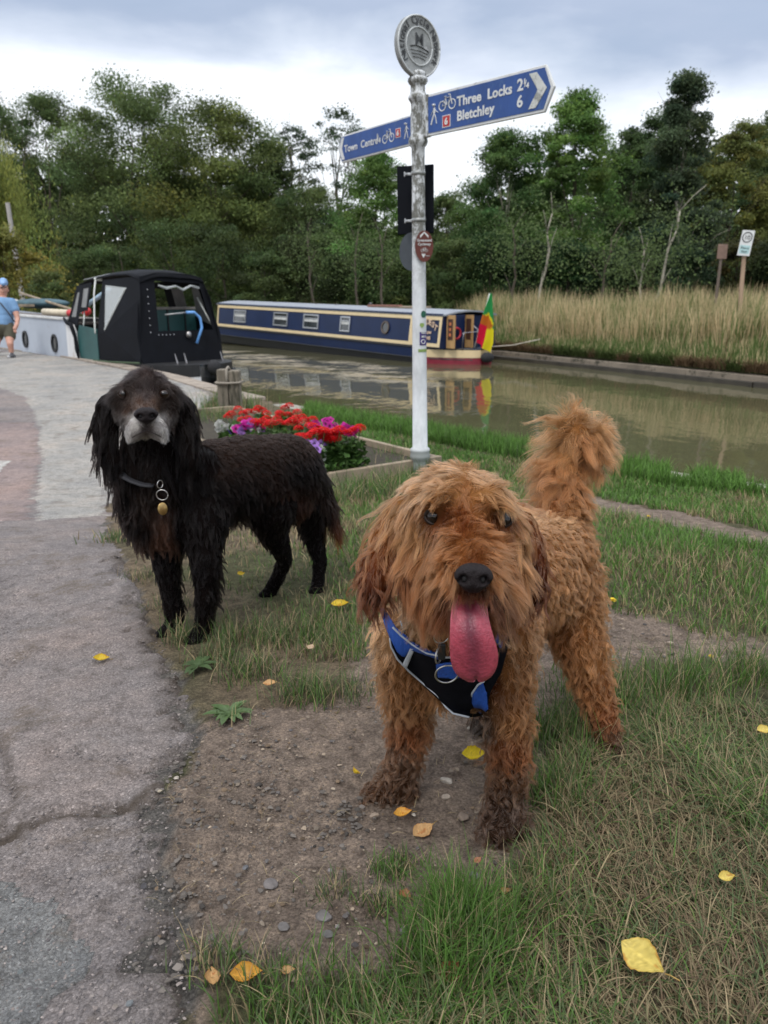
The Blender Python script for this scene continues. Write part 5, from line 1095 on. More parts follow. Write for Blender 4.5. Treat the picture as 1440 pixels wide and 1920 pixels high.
def piping(skin,line,off,r,name,mat,parent,dflt=1.4,sm=3,flat=1.):
    L=np.array(line,float); out=[]
    for a,b in zip(L[:-1],L[1:]):
        n=max(2,int(np.hypot(*(b-a))/6)); out+=[a+(b-a)*i/n for i in range(n)]
    out.append(L[-1]); d=np.array([skin.depth(p[0],p[1],dflt) for p in out])
    for _ in range(6): d=np.convolve(np.pad(d,1,mode='edge'),[.25,.5,.25],'valid')
    mb=MB().tube([W(p[0],p[1],e-off) for p,e in zip(out,d)],r,6,flat=flat); return mb.build(name,mat,parent,True)
METAL=M('steel ring',(.6,.58,.55),.3,1.,var=.1); BRASS=M('brass disc',(.45,.3,.12),.35,1.,var=.3,scale=60)
NOSE=None
def wetmat(name,col,rough,bs=300,bm=.3,sss=0):
    m=M(name,col,rough,var=.2,scale=60,bmp=bm,bscale=bs); 
    if sss: 
        p=m.node_tree.nodes['Principled BSDF']; p.inputs['Subsurface Weight'].default_value=sss; p.inputs['Subsurface Radius'].default_value=(.012,.004,.003); p.inputs['Subsurface Scale'].default_value=.6
    return m
EYE=M('dark wet eye',(.006,.004,.003),.06,var=.2,spec=.6)
NOSEM=wetmat('moist dark nose',(.012,.0085,.009),.5,420,.6); NOSEM.node_tree.nodes['Principled BSDF'].inputs['Specular IOR Level'].default_value=.16; NOSTR=M('nostril',(.003,.002,.002),.8)
TONGUE=wetmat('wet pink tongue',(.24,.040,.058),.30,240,.5,.12)
def make_nose(c,w,h,dp,parent,toward,up=Vector((0,0,1))):
    """leather: broad rounded wedge with two comma nostrils and a centre groove"""
    x=toward.cross(up).normalized()*-1; u=x.cross(toward)*-1
    if u.z<0: u=-u
    n,m=40,26; V=[];F=[]
    for i in range(m+1):
        a=math.pi*i/m
        for k in range(n):
            q=2*math.pi*k/n; X=math.sin(a)*math.cos(q); Z=math.cos(a); Y=math.sin(a)*math.sin(q)
            s=abs(X)**.8*(1 if X>0 else -1); wid=1+.10*Z-.22*max(0,-Z)
            px=s*wid*w/2; pz=Z*h/2*(1-.18*abs(X)**2); py=Y*dp/2
            # groove and nostrils pressed into the front face
            if Y>0:
                py-=dp*.10*math.exp(-(X/.07)**2)*(1 if Z<.55 else .3)
                for sx in(-1,1): py-=dp*.55*math.exp(-(((X-sx*.44)/.17)**2+((Z+.02)/.25)**2))
                for sx in(-1,1): py-=dp*.28*math.exp(-(((X-sx*.78)/.16)**2+((Z+.2)/.10)**2))
            V.append(c+x*px+u*pz+toward*py)
    for i in range(m):
        for k in range(n): F.append((i*n+k,i*n+(k+1)%n,(i+1)*n+(k+1)%n,(i+1)*n+k))
    mb=MB().add(V,F); o=mb.build('nose',NOSEM,parent,True)
    nb=MB()
    for sx in(-1,1): nb.ball(c+x*sx*w*.225*.98+toward*dp*.16-u*h*.01,(w*.085,w*.085,h*.13),12,8)
    nb.build('nostrils',NOSTR,o,True); return o
def eye(c,r,parent,look,iris=(.012,.006,.004)):
    o=MB().ball(c,(r,r,r),20,14).build('eye',M('brown iris '+str(iris[0]),iris,.06,spec=.45,var=.3),parent,True)
    lid=Matrix.Translation(c+look*r*.35)@look.to_track_quat('Y','Z').to_matrix().to_4x4()
    MB().tube([lid@Vector((r*1.02*math.cos(q),0,r*.86*math.sin(q))) for q in np.linspace(0,6.2832,25)],r*.2,6).build('eyelid',M('dark eyelid skin',(.018,.010,.007),.5,spec=.25),parent,True)
    pu=MB().ball(c+look*r*.42,(r*.66,r*.66,r*.66),16,10).build('pupil',EYE,o,True); return o
# ------------------------------------------------------------------ cockapoo
def cockapoo():
    root=empty('cockapoo',G(930,1480),label='curly apricot dog with tongue out, blue and black harness and muddy legs, facing the camera',cat='dog')
    root['category']='dog'
    inv=root.matrix_world.inverted()
    gr={
     'head':[[(862,985,1.22,98)],[(850,965,1.22,92)],[(803,1000,1.23,60)],[(925,1005,1.23,66)],[(800,1065,1.22,62),(850,1100,1.18,55)],[(935,1075,1.22,55),(905,1100,1.18,50)],
             [(868,1015,1.14,54),(884,1060,1.085,43),(888,1084,1.065,35)],[(826,932,1.150,26)],[(925,932,1.150,26)],[(860,1120,1.17,44),(885,1128,1.13,34)],[(918,1122,1.16,36),(890,1126,1.13,30)]],
     'earl':[[(752,955,1.25,28),(728,1010,1.25,33),(708,1068,1.24,35),(702,1100,1.235,33)]],
     'earr':[[(972,960,1.26,22),(993,1015,1.27,26),(1002,1075,1.27,26),(1000,1115,1.265,23)]],
     'body':[[(862,1090,1.33,95),(868,1170,1.42,108),(872,1235,1.46,92),(868,1290,1.47,46)],[(870,1150,1.46,112),(945,1090,1.58,98),(1035,1040,1.74,80)],[(765,1200,1.47,58)],[(945,1170,1.42,58)],[(985,1100,1.6,74),(1055,1090,1.74,66)]],
     'legs':[[(765,1190,1.47,62),(765,1280,1.51,50),(768,1350,1.54,36),(760,1420,1.575,28),(748,1462,1.59,29),(722,1484,1.60,24)],[(740,1480,1.60,28),(705,1490,1.605,20)],[(765,1482,1.6,22),(748,1494,1.6,16)],
             [(945,1180,1.40,62),(945,1290,1.41,48),(953,1380,1.42,39),(952,1460,1.45,31),(948,1515,1.47,34),(945,1550,1.475,34)],[(925,1552,1.468,24)],[(965,1552,1.468,24)],
             [(1068,1090,1.75,60),(1080,1180,1.745,50),(1098,1240,1.74,38),(1120,1310,1.765,30),(1138,1375,1.765,24),(1143,1405,1.755,25)],[(1130,1412,1.745,16)],[(1158,1412,1.745,15)],
             [(980,1120,1.80,62),(945,1250,1.84,36),(912,1330,1.85,22),(900,1366,1.84,20)]],
     'tail':[[(1058,985,1.76,40),(1050,930,1.79,32),(1058,885,1.82,28),(1074,850,1.84,26),(1088,820,1.84,34)],[(1100,835,1.83,34)]],
    }
    me,S=blob_mesh(gr,.0065,5)
    P,Nn,area=sample(me,78000); g=groups_of(P,S); q=proj(P)
    # (px,py, dx,dy,dtoward, length, curl, lift, colour)
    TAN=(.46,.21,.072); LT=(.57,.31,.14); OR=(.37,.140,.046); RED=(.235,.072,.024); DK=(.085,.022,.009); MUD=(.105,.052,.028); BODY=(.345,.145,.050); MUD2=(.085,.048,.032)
    comb={'head':[
      (860,872,-.4,-.6,.3,.022,.5,.25,LT),(790,890,-.9,.2,.2,.030,.4,.2,LT),(940,885,.8,.1,.2,.028,.4,.2,LT),(740,940,-.6,1,.1,.030,.4,.15,LT),(990,950,.5,1,.0,.035,.4,.15,LT),
      (845,902,-.9,.15,.3,.032,.4,.3,LT),(900,902,.9,.15,.3,.032,.4,.3,LT),(873,925,.0,-.9,.4,.016,.2,.3,OR),(873,945,0,-.9,.5,.014,.1,.25,OR),(855,925,-.6,-.3,.6,.02,.2,.35,TAN),(892,925,.6,-.3,.6,.02,.2,.35,TAN),
      (795,925,-1,.35,.3,.040,.3,.3,LT),(838,928,-.7,.1,.6,.024,.2,.4,TAN),(818,950,-.3,.7,.9,.022,.1,.4,TAN),(795,955,-1,.3,.3,.02,.2,.2,OR),(835,958,-.1,-1,.5,.008,0,.2,RED),(950,945,.8,.4,.5,.032,.2,.35,TAN),(910,925,.5,.3,.6,.026,.2,.35,TAN),(938,953,.2,.7,.9,.026,.1,.4,TAN),(965,965,.8,.7,.2,.03,.2,.2,OR),
      (780,975,-.6,.9,.1,.034,.4,.15,TAN),(800,972,-.6,.5,.3,.006,0,.1,DK),(831,972,.3,-.3,.4,.006,0,.1,DK),(815,957,-.5,-.4,.5,.006,0,.1,DK),(930,975,-.2,-.3,.4,.006,0,.1,DK),(957,975,.5,.5,.3,.008,0,.1,DK),(815,972,-.6,.3,.2,.003,.0,.05,DK),(818,990,-.7,.8,.2,.014,0,.15,RED),(945,975,.5,.3,.2,.005,.0,.05,DK),(950,992,.5,.9,.2,.02,.0,.15,RED),  # dark fur round the eyes: lids, tear stains and the shadow ring, all as colour
      (870,960,.0,-.7,.6,.020,.1,.3,RED),(870,990,-.1,-.8,.7,.028,.1,.35,RED),(845,1000,-.8,-.4,.6,.032,.1,.35,OR),(905,1000,.7,-.5,.6,.032,.1,.35,OR),
      (880,1030,0,-.9,.7,.034,.1,.35,OR),(850,1040,-.9,-.2,.6,.038,.2,.35,OR),(918,1040,.9,-.3,.5,.038,.2,.35,OR),(888,1058,0,-.9,.8,.016,.0,.35,RED),
      (845,1075,-.9,.5,.5,.042,.3,.25,OR),(930,1075,.8,.5,.5,.042,.3,.25,OR),(820,1020,-.8,.6,.3,.045,.3,.25,OR),(790,1010,-.5,1,.1,.045,.4,.2,TAN),(955,1020,.5,1,.2,.05,.4,.2,TAN),(975,1000,.3,1,.0,.028,.4,.15,TAN),
      (785,1070,-.2,1,.2,.042,.4,.12,OR),(955,1075,.2,1,.2,.04,.4,.12,OR),(750,1010,-.4,1,.0,.030,.4,.15,TAN),(760,1080,-.2,1,.1,.030,.4,.12,RED),(770,1040,-.3,1,.1,.035,.4,.12,OR),
      (862,1108,-.6,.9,.5,.026,.3,.12,DK),(913,1110,.6,.9,.5,.026,.3,.12,DK),(840,1125,-.3,1,.2,.036,.3,.1,(.14,.035,.012)),(930,1125,.3,1,.2,.04,.3,.1,DK),(885,1120,0,1,.3,.012,.1,.1,DK),(800,1115,-.2,1,.1,.045,.4,.1,RED),(950,1115,.2,1,.1,.04,.4,.1,DK),
      (828,1090,-.7,.8,.4,.045,.3,.2,OR),(945,1100,.6,.8,.4,.045,.3,.2,OR)],
     'earl':[(750,950,-.5,1,.1,.045,.6,.2,TAN),(718,990,-.3,1,.1,.045,.8,.15,OR),(700,1040,-.2,1,.1,.04,1.1,.15,RED),(692,1080,-.15,1,.1,.036,1.3,.15,(.15,.038,.012)),(690,1110,-.05,1,.05,.034,1.3,.12,DK),(720,1115,.05,1,.0,.036,1.3,.12,DK),(735,1060,0,1,.1,.04,1,.15,(.16,.045,.014))],
     'earr':[(970,955,.4,1,.1,.035,.6,.15,OR),(995,1000,.2,1,.1,.036,.9,.15,RED),(1005,1040,.15,1,.1,.034,1.2,.15,(.14,.036,.012)),(1003,1080,.05,1,0,.034,1.3,.12,DK),(990,1120,-.05,1,0,.032,1.3,.12,DK)],
     'body':[(1010,950,.7,-.3,.0,.022,.8,.4,LT),(1060,960,.9,.2,.0,.024,.9,.4,LT),(1110,1000,.5,1,0,.020,1,.3,BODY),(1100,1080,.2,1,0,.022,1.1,.3,BODY),(1030,1020,.6,.6,.2,.022,1.1,.3,BODY),(1020,1100,.3,1,.1,.022,1.2,.3,BODY),(1000,1170,.0,1,.1,.026,1.2,.3,OR),
        (760,1150,-.4,1,.2,.024,.9,.35,LT),(720,1200,-.4,1,.1,.024,1,.4,LT),(760,1240,-.2,1,.2,.024,1,.4,BODY),(860,1180,0,1,.3,.026,.9,.3,BODY),(960,1180,.2,1,.1,.026,1,.35,LT),(930,1260,0,1,.2,.026,1,.35,BODY),(860,1310,0,1,.1,.028,1,.3,BODY),(800,1150,-.3,1,.2,.03,.8,.3,TAN)],
     'legs':[(720,1190,-.4,1,.1,.024,1,.4,LT),(760,1250,-.2,1,.1,.024,1,.4,BODY),(765,1310,0,1,.1,.026,1.1,.4,BODY),(765,1370,0,1,.1,.026,1.2,.35,RED),(760,1420,-.1,1,.1,.03,1.4,.3,MUD),(745,1460,-.5,.7,.3,.024,1.6,.35,MUD),(705,1485,-.8,.3,.3,.022,1.6,.35,MUD),(750,1490,.1,.7,.4,.02,1.6,.3,MUD),
        (945,1190,.1,1,.1,.024,1,.4,LT),(950,1270,.1,1,.1,.026,1.1,.4,BODY),(955,1350,0,1,.1,.026,1.2,.4,BODY),(955,1410,0,1,.1,.026,1.3,.35,RED),(950,1460,0,1,.2,.028,1.5,.3,MUD),(948,1510,0,.9,.4,.026,1.7,.4,MUD2),(920,1550,-.4,.6,.5,.022,1.8,.4,MUD2),(970,1550,.4,.6,.5,.022,1.8,.4,MUD2),
        (1110,1060,.3,1,0,.026,1.1,.4,BODY),(1090,1150,.1,1,.1,.028,1.2,.4,BODY),(1060,1200,-.2,1,.1,.03,1.2,.35,OR),(1110,1230,.1,1,.1,.028,1.2,.4,BODY),(1120,1300,0,1,.1,.026,1.2,.35,OR),(1138,1350,0,1,.1,.022,1.2,.3,RED),(1145,1390,0,1,.2,.018,1.3,.3,MUD),(1145,1415,0,.6,.6,.014,1.3,.3,MUD2),
        (900,1360,0,.8,.3,.022,1.6,.3,(.06,.045,.035)),(930,1280,0,1,.1,.026,1.2,.3,DK),(960,1180,0,1,.1,.026,1.2,.3,OR)],
     'tail':[(1080,970,.4,1,.1,.03,1,.35,BODY),(1030,960,-.4,1,.1,.035,1,.35,OR),(1025,910,-.8,1,.2,.06,.6,.3,OR),(1085,910,.4,1,.2,.05,.7,.3,OR),(1045,865,-1,.6,.3,.080,.5,.35,OR),(1052,825,-1,.25,.4,.10,.6,.35,TAN),(1062,795,-.95,-.5,.2,.085,.8,.4,TAN),(1085,785,-.1,-.9,.3,.060,1,.4,TAN),(1108,798,.9,-.1,.5,.05,1,.3,TAN),(1130,825,.7,.9,.3,.055,.9,.25,TAN),(1130,860,.2,1,.2,.055,.9,.2,OR),(1095,860,0,1,.6,.06,.8,.25,OR),(1095,825,.3,.9,.8,.055,.9,.3,OR),(1070,840,-.5,.8,.7,.07,.8,.3,TAN)]}
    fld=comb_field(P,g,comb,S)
    # keep hair clear of eyes, nose, mouth and short beneath the harness
    HP=[(715,1145),(745,1165),(820,1215),(860,1225),(930,1215),(965,1160),(935,1330),(905,1345),(850,1338),(800,1290),(735,1215)]
    m=np.isin(g,['body','legs'])&inpoly(q[:,0],q[:,1],HP)&(q[:,2]<1.5)
    fld[m,3]*=.22
    keep=~(((np.hypot(q[:,0]-815,q[:,1]-969)<17)|(np.hypot(q[:,0]-944,q[:,1]-974)<15)|(np.hypot((q[:,0]-888)/1.25,q[:,1]-1086)<21))&(q[:,2]<1.3)&(g=='head'))
    P,Nn,fld,g=P[keep],Nn[keep],fld[keep],g[keep]
    # underlying skin colour follows the coat
    V=np.zeros(len(me.vertices)*3); me.vertices.foreach_get('co',V); V=V.reshape(-1,3); gv=groups_of(V,S); fv=comb_field(V,gv,comb,S)
    a=me.attributes.new('Col','FLOAT_COLOR','POINT'); c=np.ones((len(V),4),np.float32); c[:,:3]=fv[:,6:9]*.45; a.data.foreach_set('color',c.ravel())
    body=link('body',me,Mcol('dog skin under coat',1.,.02),root)
    HM=hairmat('apricot coat',.42,.45,0,.4); HW=hairmat('wet muddy coat',.28,.35,.1,.3)
    hd=(g=='head'); er=(g=='earl')|(g=='earr'); tl=g=='tail'; bd=~(hd|tl|er)
    er2=er|(hd&(q[keep][:,1]>1000)&((q[keep][:,0]<745)|(q[keep][:,0]>985)))
    parts=[]
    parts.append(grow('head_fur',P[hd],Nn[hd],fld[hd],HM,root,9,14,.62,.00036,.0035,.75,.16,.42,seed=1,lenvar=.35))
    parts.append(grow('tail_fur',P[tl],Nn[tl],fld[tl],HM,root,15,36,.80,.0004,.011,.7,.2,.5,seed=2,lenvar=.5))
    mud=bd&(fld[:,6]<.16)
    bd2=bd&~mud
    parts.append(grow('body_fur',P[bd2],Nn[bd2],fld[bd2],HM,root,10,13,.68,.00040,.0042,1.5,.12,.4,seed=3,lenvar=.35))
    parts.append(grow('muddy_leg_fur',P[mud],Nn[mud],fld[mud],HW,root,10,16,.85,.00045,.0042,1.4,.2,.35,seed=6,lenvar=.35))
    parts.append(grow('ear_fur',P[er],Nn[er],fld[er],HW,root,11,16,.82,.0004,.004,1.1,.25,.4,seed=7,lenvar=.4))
    # extra strands: dense head and a fuller pom on the tail
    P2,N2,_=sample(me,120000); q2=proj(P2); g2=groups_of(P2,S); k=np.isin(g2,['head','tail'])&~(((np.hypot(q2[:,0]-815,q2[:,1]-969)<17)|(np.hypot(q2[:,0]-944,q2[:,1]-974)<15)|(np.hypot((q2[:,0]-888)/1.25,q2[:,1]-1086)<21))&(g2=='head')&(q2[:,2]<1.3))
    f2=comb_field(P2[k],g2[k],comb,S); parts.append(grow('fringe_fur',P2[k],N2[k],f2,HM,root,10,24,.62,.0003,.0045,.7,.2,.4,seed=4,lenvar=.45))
    skin=Skin(me)
    tow=(cam.location-W(888,1086,1.05)).normalized()
    make_nose(W(888,1084,1.030),.052,.041,.038,root,(tow+Vector((0,0,-.15))).normalized())
    eye(W(815,969,skin.depth(815,969,1.13)+.010),.0135,root,(tow+Vector((0,0,.1))).normalized())
    eye(W(944,975,skin.depth(944,975,1.13)+.010),.0125,root,(tow+Vector((0,0,.1))).normalized())
    # open mouth and tongue
    MB().ball(W(884,1132,1.115),(.030,.026,.018),16,10).build('mouth',M('dark mouth lining',(.010,.003,.003),.9,spec=.05),root,True)
    n,mm=26,17; V=[]; F=[]
    ctr=[(879,1112,1.105,27),(880,1136,1.07,36),(881,1165,1.058,39),(884,1190,1.055,43),(888,1215,1.06,48),(890,1238,1.068,48.5),(890,1256,1.075,43),(891,1270,1.08,33),(892,1279,1.083,14)]
    cs=np.array(ctr,float); tt=np.linspace(0,1,n); u0=np.linspace(0,1,len(cs)); C=np.stack([np.interp(tt,u0,cs[:,i]) for i in range(4)],1)
    for _ in range(2): C[1:-1]=(C[:-2]+2*C[1:-1]+C[2:])/4
    for side in (1,-1):
        for i in range(n):
            x,y,d,w_=C[i]
            for j in range(mm):
                s=-1+2*j/(mm-1); th=.0055*(1-s*s)**.5*min(1,(n-1-i)/4+.25)
                groove=.0042*math.exp(-(s/.16)**2)*(1-.6*i/n); curv=.007*s*s
                notch=7*math.exp(-((s-.1)/.22)**2)*max(0,(i-n+7)/7)
                dd=d+curv+(groove if side==1 else 0)-side*th
                V.append(W(x+s*w_*.94,y-notch,dd))
    TC=[]
    for side in (1,-1):
        for i in range(n):
            for j in range(mm):
                s=-1+2*j/(mm-1); k_=math.exp(-(s/.42)**2)*(1-.25*i/n); TC.append([.34-.20*k_,.052-.028*k_,.078-.036*k_])
    for side in range(2):
        o=side*n*mm
        for i in range(n-1):
            for j in range(mm-1):
                q_=(o+i*mm+j,o+i*mm+j+1,o+(i+1)*mm+j+1,o+(i+1)*mm+j); F.append(q_ if side else q_[::-1])
    for i in range(n-1):
        for j in (0,mm-1):
            a_=i*mm+j; b_=(i+1)*mm+j; F.append((a_,b_,b_+n*mm,a_+n*mm))
    for j in range(mm-1): F.append(((n-1)*mm+j,(n-1)*mm+j+1,(n-1)*mm+j+1+n*mm,(n-1)*mm+j+n*mm))
    tg=MB().add(V,F).build('tongue',TONGUE,root,True); ta_=tg.data.attributes.new('Col','FLOAT_COLOR','POINT'); ta_.data.foreach_set('color',np.concatenate([np.array(TC),np.ones((len(TC),1))],1).astype(np.float32).ravel()); tt_=TONGUE.node_tree; an=tt_.nodes.new('ShaderNodeAttribute'); an.attribute_name='Col'; tt_.links.new(mix(tt_,an.outputs['Color'],ramp(tt_,nz(tt_,90,4),[(.3,(.8,.8,.8)),(.7,(1.2,1.2,1.2))]),1.,'MULTIPLY'),tt_.nodes['Principled BSDF'].inputs['Base Color']); sb=tg.modifiers.new('s','SUBSURF'); sb.levels=1; sb.render_levels=1
    # collar and harness
    BLUE=M('blue webbing',(.012,.075,.36),.6,var=.18,scale=30,bmp=.9,bscale=420,stretch=(1,1,.15)); NAVY=M('blue edging cloth',(.015,.06,.26),.8,var=.2); BLK=M('black mesh cloth',(.004,.004,.006),.9,var=.3,scale=40,bmp=.5,bscale=500,spec=.1)
    REFL=M('grey reflective piping',(.42,.44,.46),.45,var=.15)
    hr=empty('harness',G(930,1480)); hr.location=(0,0,0); hr.parent=root
    o0=.020
    drape(skin,[(730,1178),(738,1192),(760,1205),(800,1250),(835,1285),(868,1262),(935,1250),(960,1180),(948,1240),(930,1320),(928,1336),(905,1345),(878,1345),(850,1338),(822,1312),(798,1290),(772,1262),(748,1238),(733,1212)][:1]+[(736,1180),(760,1206),(800,1225),(840,1236),(880,1236),(915,1228),(940,1205),(950,1170),(955,1200),(940,1260),(918,1300),(912,1340),(880,1345),(850,1337),(822,1310),(795,1285),(765,1255),(742,1232),(731,1205)],'chest_panel',BLK,hr,o0,5,.003)
    drape(skin,[(714,1142),(722,1141),(736,1170),(752,1192),(786,1212),(822,1228),(836,1233),(824,1236),(796,1226),(760,1214),(738,1190),(726,1172)],'blue_lining',NAVY,hr,o0+.0035,4,.004)
    drape(skin,[(713,1143),(722,1142),(742,1176),(768,1198),(772,1216),(757,1233),(745,1222),(732,1196),(722,1172)],'shoulder_strap',BLUE,hr,o0+.006,4,.003)
    drape(skin,[(934,1166),(952,1160),(950,1190),(938,1215),(928,1200)],'right_strap',BLUE,hr,o0+.006,4,.003)
    drape(skin,[(905,1278),(898,1284),(886,1300),(885,1318),(892,1332),(908,1340),(914,1330),(912,1300)],'side_lining',BLUE,hr,o0+.004,4,.004)
    drape(skin,[(769,1216),(777,1218),(763,1252),(754,1247)],'reflective_tab',REFL,hr,o0+.009,3,.002)
    drape(skin,[(818,1246),(862,1240),(870,1268),(852,1272),(822,1270)],'front_strap',BLUE,hr,o0+.010,3,.003)
    piping(skin,[(731,1196),(733,1212),(745,1236),(766,1258),(796,1284),(820,1304),(836,1326),(850,1338),(880,1345)],o0+.004,.0018,'piping',REFL,hr)
    piping(skin,[(736,1176),(752,1192),(772,1208),(800,1225),(836,1233),(870,1232)],o0+.008,.0018,'piping',REFL,hr)
    piping(skin,[(908,1277),(896,1284),(885,1300),(885,1320),(893,1334),(905,1342)],o0+.008,.0018,'piping',REFL,hr)
    piping(skin,[(751,1164),(757,1185)],o0+.002,.0018,'piping',REFL,hr)
    piping(skin,[(937,1208),(938,1180),(932,1165)],o0+.010,.0018,'piping',REFL,hr)
    col=drape(skin,[(742,1096),(756,1104),(790,1140),(815,1150),(808,1158),(778,1150),(752,1124)],'collar',M('blue fabric collar',(.02,.07,.2),.7,bmp=.6,bscale=300),root,.022,4,.004)
    dpt=skin.depth(835,1230,1.38)
    ring(W(828,1193,dpt-.052),.0135,.0011,'tag_ring',METAL,col,(.2,0,.3))
    ring(W(838,1264,dpt-.045),.0195,.0015,'lead_ring',METAL,hr,(.3,0,.1)); ring(W(823,1228,dpt-.047),.014,.0014,'lead_ring',METAL,hr,(0,0,1.1))
    MB().box(W(828,1222,dpt-.045),(.013,.006,.03)).build('buckle',M('black plastic',(.015,.015,.015),.4),hr,bevel=.003)
    for o in root.children: o.matrix_parent_inverse=root.matrix_basis.inverted() if False else Matrix.Translation(-root.location)
    return root
if 1: cockapoo()
